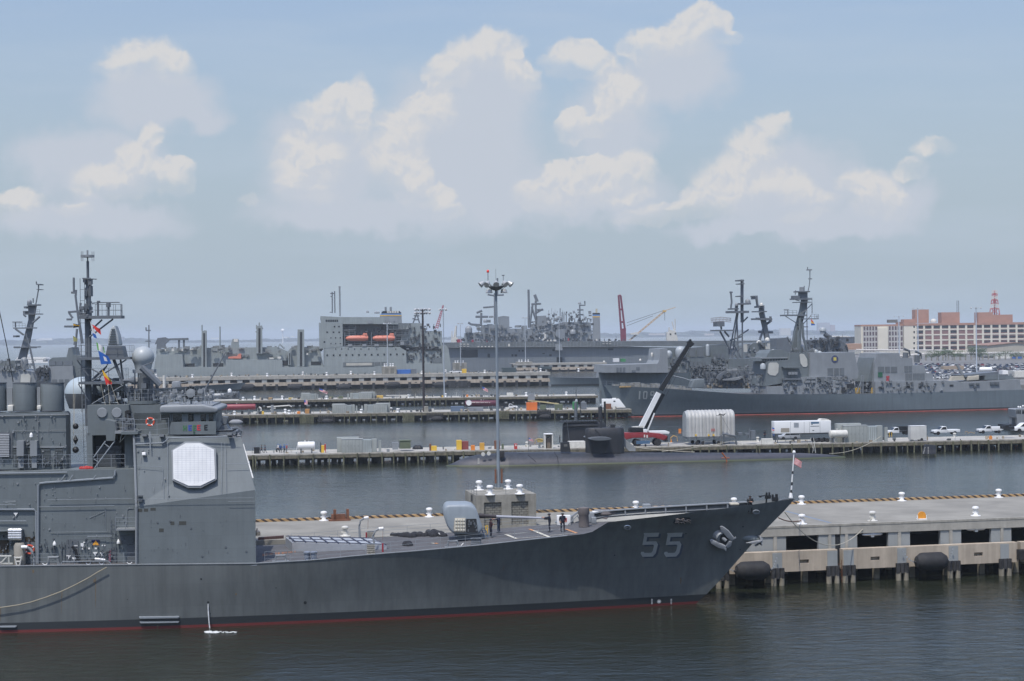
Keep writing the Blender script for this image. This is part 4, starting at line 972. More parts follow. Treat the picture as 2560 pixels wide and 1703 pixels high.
gear('A',(1110,1290,1390,1400),5.5,9,40,.2,.6,LATT,CR);gear('A',(1400,1330,1850,1420),3.5,9,70,.15,.5,HAZE2,CR);gear('A',(1400,1330,1850,1420),3.5,9,40,.15,.5,LATT,CR);gear('A',(870,1290,1110,1430),6,10,60,.2,.7,HAZE2,CR);gear('A',(820,1250,1090,1420),8,11,40,.3,.9,LATT,CR);gear('R',(20,300,210,500),2.4,4,26,.2,.6,LATT,CR)
gear('A',(745,340,795,640),6.6,7.8,30,.15,.45,LATT,CR);gear('A',(690,600,800,680),6,8.4,24,.2,.5,LATT,CR)
# ---------------------------------------------------------------- shared dockside things
ORD=['first','second','third','fourth','fifth','sixth','seventh','eighth','ninth','tenth','eleventh','twelfth','thirteenth','fourteenth','fifteenth','sixteenth','seventeenth','eighteenth','nineteenth','twentieth']
_bp=[(.62,0),(.62,.07),(.36,.09),(.27,.2),(.24,.55),(.30,.82),(.42,.93),(.42,1.02),(.36,1.14),(.15,1.2),(.02,1.21)]
def bollard_mesh():
 b=B().lathe(_bp,(0,0,0),16)
 b.tube([(-.42,0,.45),(.42,0,.45)],.07,6)
 return b
BOL=None
def bollard(fr,u,v,z,label,group,h=1.2,m=None):
 global BOL
 if BOL is None:
  BOL=bollard_mesh().o('bollard',WHITE,smooth=True);o=BOL;tag(o,cat='bollard')
 else:o=BOL.copy();COL.objects.link(o)
 if m:o.data=o.data.copy();o.data.materials[0]=m
 o.location=fr.W(u,v,z);o.rotation_euler=(0,0,fr.a);o.scale=(h/1.2,)*3
 o['label']=label;o['group']=group;return o
def catenary(p,q,sag,n=20):
 p,q=Vector(p),Vector(q);return[p.lerp(q,i/n)-Vector((0,0,sag*4*(i/n)*(1-i/n)))for i in range(n+1)]
WF=Fr(0,0,0)
def striped(name,c1,c2,per,slope=1.0,duty=.5):
 m=bpy.data.materials.new(name);nt,N=nodes(m);p=nt.nodes['Principled BSDF'];p.inputs['Roughness'].default_value=.7
 x=N('ShaderNodeSeparateXYZ',{0:N('ShaderNodeTexCoord').outputs['Object']})
 t=N('ShaderNodeMath',{0:x.outputs[2],1:slope,2:x.outputs[0]},operation='MULTIPLY_ADD').outputs[0]
 t=N('ShaderNodeMath',{0:t,1:per},operation='DIVIDE').outputs[0];t=N('ShaderNodeMath',{0:t},operation='FRACT').outputs[0]
 t=N('ShaderNodeMath',{0:t,1:duty},operation='LESS_THAN').outputs[0]
 n=N('ShaderNodeTexNoise',{'Vector':N('ShaderNodeTexCoord').outputs['Object'],'Scale':.4,'Detail':5.0}).outputs['Fac']
 n=N('ShaderNodeMapRange',{'Value':n,'To Min':.6,'To Max':1.3}).outputs[0]
 c=N('ShaderNodeMixRGB',{'Fac':t,'Color1':(*c1,1),'Color2':(*c2,1)}).outputs[0]
 nt.links.new(N('ShaderNodeVectorMath',{0:c,'Scale':n},operation='SCALE').outputs[0],p.inputs['Base Color']);return m
HATCH=striped('hazard_stripes',(.42,.27,.12),(.045,.03,.025),.95,1.6,.45)
PILEC=mat('concrete_pile',(.24,.215,.165),.9,var=.3,sc=1.2,streak=.3)
PANEL=mat('pier_panel',(.27,.285,.28),.8,var=.08,sc=.4,streak=.1)
SOOT=mat('tarred_timber',(.035,.035,.036),.8,var=.5,sc=2.2,streak=.5)
INNER=mat('pier_inside_shade',(.05,.05,.05),.9)  # near-black colour standing in for the shade inside the piers
# ---------------------------------------------------------------- the near double-deck concrete pier
F1=px_frame((1946,1464),(2513,1439),0)
V1=1.3
ZD1=F1.uz('F',110,485,V1)[1]
w1=F1.uv('_',2560,1237,ZD1)[1];w0=F1.uv('_',1000,1296,ZD1)[1];WD1=(w1+w0)/2
def fu(x,y=700,v=V1):return F1.uz('F',x,y,v)[0]
zf0=F1.uz('F',110,577,V1)[1];zw1=F1.uz('F',200,712,0)[1];zw0=F1.uz('F',400,885,0)[1]
UL,UR=fu(-4750),fu(3300)
PIER=F1.thing('concrete_pier','near double-deck concrete pier with a striped kerb beyond the cruiser','pier',0,V1,0)
b=B();ub=[(UL,V1+4.2),(fu(-1500),V1+2.4),(fu(-60),V1),(UR,V1),(UR,WD1),(UL,WD1)]
b.slab(ub,ZD1-.5,ZD1);b.o('pier_deck',CONCT,PIER)
jx=fu(712,520)
b=B()
for a,e in((fu(-300),jx-.06),(jx+.06,UR)):b.box(a,e,V1-.12,V1+.9,zf0,ZD1-.02)
fas=each(b,'fascia_beam',CONC,PIER)
b=B();b.box(fu(-300),UR,V1-.16,V1+.25,ZD1-.22,ZD1+.004);b.o('fascia_cap',mat('cap_concrete',(.30,.285,.245),.9,var=.2,sc=1.5,streak=.2),fas[0])
ops=[(233,523),(868,1147),(1340,1612),(1797,2065),(2245,2520),(2720,2990)]
b=B();xs=[-120]+[x for o in ops for x in o]+[3200]
for i in range(0,len(xs)-1,2):
 a,e=fu(xs[i],650),fu(xs[i+1],650)
 if xs[i]==523:b.box(a,fu(672),V1,V1+.5,zw1-.6,zf0);b.box(fu(720),e,V1,V1+.5,zw1-.6,zf0)
 else:b.box(a,e,V1,V1+.5,zw1-.6,zf0)
each(b,'gallery_panel',PANEL,PIER)
b=B()
for x0,x1 in[(120,150),(610,635),(760,785),(1232,1258),(1690,1718),(2148,2172),(2600,2625)]:b.box(fu(x0),fu(x1),V1-.1,V1+.02,zw1-.5,zf0)
each(b,'panel_rib',CONC,PIER)
b=B();b.box(fu(-300),UR,WD1-9,WD1-8.6,-1,ZD1-.5);b.box(fu(-300),UR,V1+.5,WD1-1,zw1-.9,zw1-.5);b.o('lower_deck',INNER,PIER)  # gallery floor plus a dark sheet closing the view behind it
# wale wall low on the face
NW=[]
gaps=[(-700,692),(740,2300),(2330,3400)]
holes=[(355,437,765,800),(988,1070,735,770),(1912,1990,685,718)]
b=B()
for a,e in gaps:
 hs=[h for h in holes if a<h[0]<e];cur=fu(a,800,0)
 for h in hs:
  h0,h1=fu(h[0],800,0),fu(h[1],800,0);zt,zb_=zw1-.95,zw1-1.35
  b.box(cur,h0,0,.9,zw0,zw1);b.box(h0,h1,0,.9,zt,zw1);b.box(h0,h1,0,.9,zw0,zb_);b.box(h0,h1,.5,.9,zb_,zt);cur=h1
 b.box(cur,fu(e,800,0),0,.9,zw0,zw1);b.c()
each(b,'wale_wall',WALE,PIER)
pads=[(110,195),(600,690),(745,835),(1225,1305),(1685,1768),(2145,2222),(-380,-300)]
for x0,x1 in pads:
 b=B();b.box(fu(x0,770,0),fu(x1,770,0),-.06,.02,zw1-1.75,zw1-.12);b.o('fender_pad',PANEL,PIER)
 b=B();m=(fu(x0,770,0)+fu(x1,770,0))/2
 for s in(-1,0,1):b.tube([(m+s*.5,-.18,.8),(m+s*.5,-.14,zw1-1.75)],.26,8)
 b.c();b.o('fender_pile',SOOT,PIER)
 b=B()
 for s in(-1,1):b.tube([(m+s*.45,-.12,-2),(m+s*.45,-.12,.85)],.3,8)
 b.o('pile',PILEC,PIER)
b=B()
for i in range(26):
 u=fu(-900)+i*4.2
 for v in(1.9,8,14):b.box(u-.3,u+.3,v,v+.6,-2,zw1-.9)
 b.c()
each(b,'inner_pile',PILEC,PIER)
b=B();b.box(fu(-1000),UR,9.0,9.4,-1,zw1-.8);b.o('dark_backing',INNER,PIER)  # dark sheet added behind the piles in place of the shaded open space
b=B();u=(fu(692,800,0)+fu(740,800,0))/2;b.ladder((u,.3,-.6),(u,.3,zw1-1.2),.62,.05,.42);b.o('boarding_ladder',RUST,PIER)
b=B();b.box(fu(676),fu(716),V1+.02,V1+1.5,-1,zf0);b.o('joint_gap',DARK,PIER)
b=B();zt=F1.uz('F',1005,555,V1+.1)[1]
for x0,x1,y in((912,1100,557),(1843,2022,510)):
 z=F1.uz('F',(x0+x1)/2,y,V1+.15)[1];b.lathe([(.02,fu(x0,y)),(.16,fu(x0,y)+.3),(.19,fu(x0,y)+.8),(.19,fu(x1,y)-.8),(.16,fu(x1,y)-.3),(.02,fu(x1,y))],(0,V1+.15,z),10,'x');m=(fu(x0,y)+fu(x1,y))/2;b.box(m-.18,m+.18,V1,V1+.4,z-.3,z+.25);b.c()
each(b,'gallery_pipe',STEEL,PIER,smooth=True)
b=B();b.box(UL,UR,WD1-.42,WD1,ZD1+.004,ZD1+.30);b.o('striped_kerb',HATCH,PIER)
b=B();p,q=F1.uv('F',232,350,ZD1),F1.uv('F',628,454,ZD1);t=Vector((q[0]-p[0],q[1]-p[1]));n=Vector((-t.y,t.x)).normalized()*.22
b.quad(*[(c[0],c[1],ZD1+.005)for c in((p[0]-n.x,p[1]-n.y),(q[0]-n.x,q[1]-n.y),(q[0]+n.x,q[1]+n.y),(p[0]+n.x,p[1]+n.y))]);b.o('deck_line',mat('blue_grey_line',(.16,.2,.25),.9,var=.25,sc=2),PIER)  # blue-grey strip running diagonally over the deck
# bollards
GB='bollards along the near concrete pier'
for i,(k,x,y)in enumerate([('C',1072,640),('C',2222,610),('E',372,527),('E',1438,500),('F',363,287),('F',1218,248),('F',2042,212)]):
 u,v=F1.uv(k,x,y,ZD1)
 bollard(F1,u,WD1-1.0,ZD1,f'white bollard standing {ORD[i]} from the cruiser bridge along the striped far kerb',GB,1.1)
for x,y,l in[(375,465,'white bollard with a rusty wire strop beside the cruiser stem'),(1925,393,'clean white bollard on the near pier edge right of the orange panel')]:
 u,v=F1.uv('F',x,y,ZD1);bollard(F1,u,v,ZD1,l,GB,1.1)
u,v=F1.uv('F',1005,437,ZD1);BR=bollard(F1,u,v,ZD1,'rust-stained bollard holding the pale bow mooring line',GB,1.1,OFFW);rb=(u,v)
u,v=F1.uv('C',1322,832,ZD1);bollard(F1,u,v,ZD1,'rusty capped bollard behind the missile hatches of the cruiser',GB,1.1,OFFW)
# fenders
def fender(fr,u0,u1,v,z,r,label,group):
 L=u1-u0;prof=[(.12,0),(.14,.12*L*.3),(r*.62,L*.07),(r*.96,L*.2),(r,L*.28),(r,L*.72),(r*.96,L*.8),(r*.62,L*.93),(.14,L-.04*L),(.12,L)]
 t=fr.thing('foam_fender',label,'fender',u0+L/2,v,z,0,group)
 b=B().lathe([(a,u0+h)for a,h in prof],(0,v,z),20,'x');b.o('fender_body',RUBBER,t,smooth=True)
 b=B()
 for s,e in((u0+.1,u0-1.1),(u1-.1,u1+1.1)):
  for p in catenary((s,v,z),(e,v+1.0,z+1.5),.35,7)[:-1]:b.box(p.x-.06,p.x+.06,p.y-.05,p.y+.05,p.z-.08,p.z+.08)
  b.c()
 each(b,'fender_chain',STEEL,t)
u0,z=F1.uz('E',1420,1180,-1.3);u1=F1.uz('E',1815,1180,-1.3)[0];fender(F1,u0,u1,-1.3,z,1.0,'black foam fender chained below the cruiser stem','foam fenders on the near pier')
u0,z=F1.uz('F',1377,805,-1.3);u1=F1.uz('F',1682,805,-1.3)[0];fender(F1,u0,u1,-1.3,z,1.0,'black foam fender below the orange panel on the near pier','foam fenders on the near pier')
b=B();u,z0=F1.uz('F',2310,750,-.5);b.box(u,u+6,-.9,0,F1.uz('F',2330,785,-.5)[1],F1.uz('F',2330,695,-.5)[1]);F1.one('timber_camel','short dark framed fender box at the pier edge cut by the frame','fender',b,RUBBER)
# orange panel on the deck edge
b=B();u0,z0=F1.uz('F',1412,420,V1+1.2);u1=F1.uz('F',1482,420,V1+1.2)[0];z1=F1.uz('F',1447,353,V1+1.2)[1]
r=(u1-u0)/2;pr=[(u0,ZD1),(u1,ZD1)]+[((u0+u1)/2+r*cos(t),z1-r+r*sin(t))for t in[i*pi/8 for i in range(9)]]
t=F1.thing('marker_panel','rounded orange panel standing on the near pier edge','barrier',(u0+u1)/2,V1+1.2,ZD1)
B().prism(pr,V1+1.2,V1+1.35).o('panel_board',mat('marker_orange',(.65,.27,.03),.5,var=.15,sc=1),t)
b=B();b.box(u0-.12,u0-.02,V1+1.2,V1+1.3,ZD1,z1-r*.9);b.box(u1+.02,u1+.1,V1+1.2,V1+1.3,ZD1,z1-r);b.box(u0,u1,V1+.9,V1+1.7,ZD1,ZD1+.1);each(b,'panel_post',WHITE,t)
# rusty steel cradle on the kerb
b=B();u0=F1.uz('C',1145,660,WD1-1.6)[0];u1=F1.uz('C',1378,660,WD1-1.6)[0];d=(u1-u0)
t=F1.thing('steel_cradle','brown rusty steel cradle beside the striped kerb','cradle',(u0+u1)/2,WD1-1.6,ZD1)
B().box(u0,u1,WD1-2.1,WD1-1.0,ZD1,ZD1+.15).o('cradle_base',RUST,t)
B().box(u0+d*.12,u0+d*.78,WD1-1.8,WD1-1.2,ZD1+.15,ZD1+.75).o('cradle_body',RUST,t)
b=B()
for f in(.22,.82):b.box(u0+d*f,u0+d*(f+.12),WD1-1.8,WD1-1.3,ZD1+.15,ZD1+1.3)
each(b,'cradle_horn',RUST,t)
b=B()
for k,x,y,m in(('C',2030,625,0),('F',1205,262,0),('F',1920,224,0),('F',2228,208,0)):
 pass
 # ---- concrete blockhouse with mooring heads and the tall lamp mast
pb=F1.uv('D',1270,692,ZD1);BV=pb[1]
bu0,bz1=F1.uz('D',540,295,BV);bu1=F1.uz('D',1280,500,BV)[0];bz1=(bz1+F1.uz('D',1280,262,BV)[1])/2
bvb=F1.uv('D',380,222,bz1)[1];bvb=min(bvb,WD1-.5)
BH=F1.thing('blockhouse','weathered concrete blockhouse carrying four white bollards behind the gun','blockhouse',(bu0+bu1)/2,BV,ZD1)
rp_=[(640,855),(975,1185)]
b=B();cur=bu0;zt=F1.uz('D',800,372,BV)[1];zb_=ZD1+.45
for x0,x1 in rp_:
 a,e=F1.uz('D',x0,500,BV)[0],F1.uz('D',x1,500,BV)[0]
 b.box(cur,a,BV,BV+.5,ZD1,bz1);b.box(a,e,BV,BV+.5,zt,bz1);b.box(a,e,BV,BV+.5,ZD1,zb_);cur=e
b.box(cur,bu1,BV,BV+.5,ZD1,bz1);b.box(bu0,bu1,BV+.5,bvb,ZD1,bz1)
b.o('block_wall',CONCD,BH)
gm=mat('block_masonry',(.20,.195,.17),.9,var=.2,sc=2);nt,N=nodes(gm)
bt=N('ShaderNodeTexBrick',{'Vector':N('ShaderNodeMapping',{'Vector':N('ShaderNodeTexCoord').outputs['Object'],'Rotation':(pi/2,0,0)}).outputs[0],'Scale':1.0,'Brick Width':.5,'Row Height':.26,'Mortar Size':.03,'Color1':(.17,.165,.14,1),'Color2':(.22,.21,.18,1),'Mortar':(.07,.07,.06,1)})
nt.links.new(bt.outputs[0],nt.nodes['Principled BSDF'].inputs['Base Color'])
for x0,x1 in rp_:
 a,e=F1.uz('D',x0,500,BV)[0],F1.uz('D',x1,500,BV)[0];b=B();b.box(a,e,BV+.22,BV+.495,zb_,zt);b.o('masonry_panel',gm,BH)
b=B();b.box(bu0-.004,bu0+.02,BV+2.2,BV+3.1,bz1-.9,bz1-.2);b.o('side_vent',DARK,BH)
b=B();pts=[(bu0+.1,BV+.15,bz1),(bu1-.1,BV+.15,bz1),(bu1-.1,bvb-.15,bz1),(bu0+.1,bvb-.15,bz1),(bu0+.1,BV+.15,bz1)];b.rail(pts,1.1,1.5,.022);b.o('roof_rail',LATT,BH)
for i,(x,y,l)in enumerate([(712,283,'front left'),(1077,272,'front right'),(570,218,'rear left'),(928,208,'rear right')]):
 u,v=F1.uv('D',x,y,bz1);bollard(F1,u,min(v,bvb-.6),bz1,f'white bollard at the {l} corner of the blockhouse roof','bollards on the blockhouse',1.08)
u,v=F1.uv('D',765,190,bz1);v=min(v,bvb-.5);zt=F1.uz('I',450,330,v)[1]
LM=F1.thing('lamp_mast','tall grey floodlight mast rising from the blockhouse with a red tip light','lamp mast',u,v,bz1)
b=B();b.tube([(u,v,bz1),(u,v,zt)],.19,12,.13);LP=b.o('mast_pole',mat('mast_pole_blue_grey',(.2,.235,.265),.45,var=.08),LM,smooth=True)
b=B()
for dx in(-.35,.35):b.box(u+dx-.08,u+dx+.08,v-.3,v-.05,bz1+.7,bz1+2.3)
each(b,'base_bracket',RUST,LM)
B().box(u-.45,u+.45,v-.45,v+.45,bz1,bz1+.22).o('base_plate',CONCD,LM)
b=B();b.lathe([(.25,0),(.55,.12),(.95,.42),(.95,.5),(.3,.55)],(u,v,zt-.15),16);b.tube([(u-.9,v,zt+.25),(u-.9,v,zt+2.0)],.04,5);b.tube([(u+.85,v,zt+.25),(u+.85,v,zt+1.55)],.035,5);b.tube([(u,v,zt+.5),(u,v,zt+2.3)],.02,4);b.box(u+.7,u+1.0,v-.05,v+.05,zt+1.5,zt+1.6);b.o('lamp_ring',LATT,LM)
b=B()
for i in range(10):
 q=i*2*pi/10+.15;R=1.75;c=Vector((u+R*cos(q),v+R*sin(q),zt+.55));d=Vector((cos(q),sin(q),-.75)).normalized()
 b.tube([c-d*.42,c-d*.2,c+d*.15],.16,10,.34);b.tube([(u+.8*cos(q),v+.8*sin(q),zt+.3),tuple(c-d*.3)],.05,4);b.c()
for i in range(2):
 q=(200+i*140)*pi/180;c=Vector((u+.9*cos(q),v+.9*sin(q),zt-.35));b.lathe([(.12,.4),(.3,.3),(.4,-.05),(.36,-.1)],tuple(c),12);b.c()
each(b,'floodlight',mat('lamp_housing',(.42,.43,.42),.4,metal=.3),LM,smooth=True)
B().dome((u-.9,v,zt+2.05),.14,.18,10).o('tip_light',mat('beacon_red',(.75,.05,.03),.3),LM,smooth=True)
# mooring lines of the near cruiser
p0=FC.W(*onhull('F',218,357,.05));p1=F1.W(rb[0],rb[1],ZD1+.45)
def sag_line(name,label,p,q,sag,r=.045,m=ROPE):
 b=B().tube([WF.loc(c)for c in catenary(p,q,sag,24)],r,6);return WF.one(name,label,'rope',b,m)
sag_line('mooring_line','pale slack mooring line from the cruiser bow to the rust-stained bollard',p0,p1,3.3)
u,v=F1.uv('F',375,460,ZD1);sag_line('mooring_line','rusty wire mooring strop from the cruiser stem to the nearest bollard',FC.W(*onhull('F',165,410,.05)),F1.W(u,v,ZD1+.35),.25,.06,RUST)
q=FC.W(*onhull('B',5,1358,.3));p=FC.W(*(dk('B',695,1097)+Vector((0,-.5,.1))))
b=B();pts=[FC.hit('B',x,y,Vector((0,-.35,0)),Vector((0,1,0)))for x,y in[(-120,1372),(0,1358),(120,1340),(200,1322),(300,1290),(400,1252),(500,1205),(580,1162),(640,1125),(697,1094)]]
b.tube(pts,.05,6);FC.one('mooring_line','tan mooring line sagging along the cruiser hull from the deck edge','rope',b,mat('tan_rope',(.30,.27,.2),.9))
# cooling water falling from the hull, with foam
b=B()
for s in range(7):
 pts=[onhull('B',1361+(i/12)**1.6*18+random.uniform(-1.2,1.2),1332+i*14.6,.12+.05*i+random.uniform(-.04,.04))for i in range(13)];b.tube(pts,.03+.015*random.random(),5)
wj=FC.one('water_jet','thin stream of cooling water falling from the cruiser hull','water jet',b,mat('falling_water',(.6,.62,.62),.3))
b=B()
for i in range(60):
 f=random.random()**1.7;x,y=1352+f*190+random.uniform(-4,4),1518+random.uniform(-8,8)*(1-f*.6);u,v=FC.uv('B',x,y,.0);r=random.uniform(.05,.24)*(1-f*.5)
 n=7;c=[(u+r*1.5*cos(2*pi*j/n)*random.uniform(.6,1.2),v+r*sin(2*pi*j/n)*random.uniform(.6,1.2))for j in range(n)]
 b.slab(c,.002,.012+.01*random.random())
o=FC.one('foam','white foam patch where the water jet lands','foam',b,mat('white_foam',(.6,.62,.61),.8));o['kind']='stuff'
# ---------------------------------------------------------------- people: one skinned body each, coloured by height
def person(fr,u,v,z,h,label,face,pose,top,legs=NAVY,cap=NAVY,group='people on the ships and piers',sc=1.0):
 """pose: dict of joint overrides in a figure 1.75 m tall facing +x."""
 J={'pel':(0,0,.95),'sp':(0,0,1.18),'ch':(0,0,1.36),'nk':(.01,0,1.5),'hd':(.03,0,1.62),'tp':(.025,0,1.72),'ls':(0,.19,1.43),'le':(-.03,.24,1.15),'lw':(.06,.24,.92),'rs':(0,-.19,1.43),'re':(-.03,-.24,1.15),'rw':(.06,-.24,.92),'lh':(0,.1,.92),'lk':(.02,.12,.5),'la':(-.02,.13,.09),'lt':(.15,.14,.03),'rh':(0,-.1,.92),'rk':(.02,-.12,.5),'ra':(-.02,-.13,.09),'rt':(.15,-.14,.03)}
 J.update(pose)
 R=dict(pel=.155,sp=.14,ch=.165,nk=.06,hd=.105,tp=.07,ls=.075,le=.05,lw=.036,rs=.075,re=.05,rw=.036,lh=.095,lk=.065,la=.045,lt=.04,rh=.095,rk=.065,ra=.045,rt=.04)
 E=[('pel','sp'),('sp','ch'),('ch','nk'),('nk','hd'),('hd','tp'),('ch','ls'),('ls','le'),('le','lw'),('ch','rs'),('rs','re'),('re','rw'),('pel','lh'),('lh','lk'),('lk','la'),('la','lt'),('pel','rh'),('rh','rk'),('rk','ra'),('ra','rt')]
 for s in 'lr':
  w,e=Vector(J[s+'w']),Vector(J[s+'e']);d=(w-e).normalized();a=d.cross(Vector((0,1,0)));a=a.normalized()if a.length>.1 else Vector((0,0,1))
  J[s+'p']=tuple(w+d*.07);R[s+'p']=.036;E.append((s+'w',s+'p'))
  for i in range(4):J[s+'f%d'%i]=tuple(w+d*(.15-.012*abs(i-1.4))+a*(.024*(i-1.5))+d.cross(a)*.02);R[s+'f%d'%i]=.010;E.append((s+'p',s+'f%d'%i))
  J[s+'f4']=tuple(w+d*.08+a*.06);R[s+'f4']=.011;E.append((s+'w',s+'f4'))
 ks=list(J);me=bpy.data.meshes.new('p');me.from_pydata([J[k]for k in ks],[(ks.index(a),ks.index(b))for a,b in E],[])
 ob=bpy.data.objects.new('p',me);COL.objects.link(ob);md=ob.modifiers.new('s','SKIN');ob.modifiers.new('d','SUBSURF').levels=1
 for i,k in enumerate(ks):me.skin_vertices[0].data[i].radius=(R[k],R[k]);me.skin_vertices[0].data[i].use_root=k=='pel'
 dg=bpy.context.evaluated_depsgraph_get();m2=bpy.data.meshes.new_from_object(ob.evaluated_get(dg));bpy.data.objects.remove(ob)
 for q in(SKIN,top,legs,BLACK):m2.materials.append(q)
 hd,lw,rw=Vector(J['hd']),Vector(J['lw']),Vector(J['rw'])
 for p in m2.polygons:
  c=p.center;p.use_smooth=True
  near=min((c-lw).length,(c-rw).length)
  p.material_index=0 if(c.z>J['nk'][2]+.01 or near<.1 and c.z>.3)else 3 if c.z<.12 else 1 if c.z>.93 else 2
 t=fr.thing('person',label,'person',u,v,z,face,group);s=h/1.75;t.scale=(s*1.22,s*1.28,s)
 o=bpy.data.objects.new('body',m2);COL.objects.link(o);o.parent=t
 b=B();c=hd;b.lathe([(.118,.02),(.122,.06),(.10,.12),(.02,.145)],(c.x-.012,c.y,c.z),12)
 if cap not in(None,'hair'):b.add([(c.x+.07,c.y-.08,c.z+.05),(c.x+.2,c.y-.06,c.z+.035),(c.x+.2,c.y+.06,c.z+.035),(c.x+.07,c.y+.08,c.z+.05)],[(0,1,2,3)])
 OFF[t.name]=Vector((0,0,0));b.o('cap' if cap!='hair' else 'hair',BLACK if cap=='hair' else cap,t,smooth=True);OFF[t.name]=Vector((u,v,z))
 b=B()
 for s in(-1,1):b.dome((hd.x+.1,hd.y+s*.035,hd.z+.01),.014,n=6)
 b.box(hd.x+.10,hd.x+.128,hd.y-.012,hd.y+.012,hd.z-.035,hd.z+.005);b.box(hd.x+.095,hd.x+.108,hd.y-.03,hd.y+.03,hd.z-.062,hd.z-.052);b.o('face',mat('face_shadow',(.2,.1,.07),.6),o,off=Vector((0,0,0)));return t
WALK=dict(lk=(.18,.12,.52),la=(.12,.13,.12),lt=(.28,.14,.08),rk=(-.05,-.12,.5),ra=(-.28,-.13,.14),rt=(-.14,-.14,.05),le=(-.14,.24,1.17),lw=(-.08,.25,.95),re=(.08,-.24,1.15),rw=(.22,-.24,.97))
REACH=dict(le=(.26,.2,1.36),lw=(.5,.14,1.38),re=(.24,-.2,1.34),rw=(.48,-.14,1.36))
FOLD=dict(le=(.04,.25,1.17),lw=(.2,-.02,1.2),re=(.04,-.25,1.17),rw=(.2,.04,1.16))
def at_deck(k,x,y):return dk(k,x,y)
for(x,y,h,l,f,ps,tp)in[(722,803,1.84,'sailor in dark overalls with folded arms beside the gun mount',.3,FOLD,mat('dark_red_black_shirt',(.03,.012,.016),.85)),(820,750,1.78,'sailor in navy shirt and blue trousers reaching under the gun barrel',2.6,REACH,mat('navy_shirt',(.012,.018,.04),.85)),(1445,738,1.86,'sailor in a cap and dark overalls holding the gun muzzle',3.0,REACH,NAVY),(1604,733,1.84,'sailor in dark overalls standing with arms down before the white foam station',-1.2,{},NAVY)]:
 q=dk('D',x,y);person(FC,q.x,q.y,q.z,h,l,f,ps,tp,mat('work_blue',(.03,.045,.075),.85)if x==820 else NAVY,NAVY if x!=1604 else 'hair')
u,z=FC.uz('E',1590,470,VC-1.6);person(FC,u,VC-1.6,FC.uz('E',1590,380,VC-1.6)[1]-1.80,1.80,'sailor in black standing at the bow rail beside the machine gun',-1.5,FOLD,BLACK,BLACK,'hair')
# lifebuoys, day shapes and flags aboard the cruiser
def lifebuoy(fr,c,r,label):
 t=fr.thing('lifebuoy',label,'lifebuoy',c.x,c.y,c.z,0,'orange lifebuoys on the cruiser');n=20;b=B();vs=[];fs=[]
 for i in range(n):
  for j in range(8):
   a,q=2*pi*i/n,2*pi*j/8;rr=r+.09*cos(q);vs.append((c.x+rr*cos(a),c.y+.09*sin(q),c.z+rr*sin(a)))
 for i in range(n):
  for j in range(8):fs.append((i*8+j,((i+1)%n)*8+j,((i+1)%n)*8+(j+1)%8,i*8+(j+1)%8))
 b.add(vs,fs);b.o('ring',mat('buoy_orange_red',(.55,.08,.04),.6),t,smooth=True)
 b=B()
 for k in range(4):a=k*pi/2+.6;b.tube([(c.x+r*cos(a-.12),c.y,c.z+r*sin(a-.12)),(c.x+r*cos(a+.12),c.y,c.z+r*sin(a+.12))],.11,8)
 each(b,'ring_band',WHITE,t)
lifebuoy(FC,PA('Q',440,1120,.35),.40,'orange lifebuoy hanging under the white headed davit')
u,z=FC.uz('R',455,332,2.25);lifebuoy(FC,Vector((u,2.25,z)),.36,'orange lifebuoy on the bridge wing rail near the coloured letters')
for y0,y1,l,k in[(770,935,'upper black ball day shape in the gap beside the funnel casing','ball'),(990,1140,'black diamond day shape between the two black balls','cone'),(1165,1280,'lower black ball day shape near the after rail','ball')]:
 u,z0=FC.uz('S',1187,y1,5.0);z1=FC.uz('S',1187,y0,5.0)[1];r=(z1-z0)/2;b=B();r2=FC.uz('S',1187+(46 if k=='ball' else 38),900,5)[0]-u
 if k=='ball':r2=min(r2,r);b.lathe([(r2*cos(t),(z0+z1)/2+r2*sin(t))for t in[-1.5+i*.25 for i in range(13)]],(u,5,0),16)
 else:b.lathe([(.02,z0),(r2,(z0+z1)/2),(.02,z1)],(u,5,0),16)
 FC.one('day_shape',l,'day shape',b,BLACK,'day shapes on a halyard',smooth=True)
b=B();u,z=FC.uz('S',1350,1510,3.2)
for i in range(9):b.dome((u-.45+i*.12,3.2+.1*(i%2),z-.05),.2+.1*random.random(),n=8)
FC.one('cloth_bundle','red cloth bundle lying behind the after rail of the cruiser','bundle',b,RED)
def flag(fr,k,pts,v,mats,pick,name,label,n=14,m=7,wav=.10,group='signal flags on the cruiser mast'):
 """pts: the four traced corners hoist-top, fly-top, fly-bottom, hoist-bottom."""
 c=[Vector((fr.uz(k,x,y,v)[0],v,fr.uz(k,x,y,v)[1]))for x,y in pts];L=(c[1]-c[0]).length
 b=B();vs=[];th=.012
 for i in range(n+1):
  for j in range(m+1):
   s,t=i/n,j/m;p=c[0].lerp(c[1],s).lerp(c[3].lerp(c[2],s),t);vs.append(p+Vector((0,sin(s*7+t*2)*wav*L*s,sin(s*5+1)*.02*L*s)))
 q=len(vs);b.v=[tuple(p)for p in vs]+[tuple(p+Vector((0,th,0)))for p in vs]
 for i in range(n):
  for j in range(m):
   a=[i*(m+1)+j,(i+1)*(m+1)+j,(i+1)*(m+1)+j+1,i*(m+1)+j+1]
   for f in(a,[x+q for x in a[::-1]]):b.f.append(f);b.m.append(pick((i+.5)/n,(j+.5)/m));b.fg.append(0)
 o=fr.one(name,label,'flag',b,mats,group);return o
FW,FR,FB,FY,FG,FK=[mat('flag_'+n,c,.8,var=.1,sc=2)for n,c in(('white',(.6,.6,.6)),('scarlet',(.6,.04,.03)),('royal',(.02,.10,.36)),('gold',(.65,.38,.03)),('leaf',(.12,.34,.08)),('black',(.02,.02,.025)))]
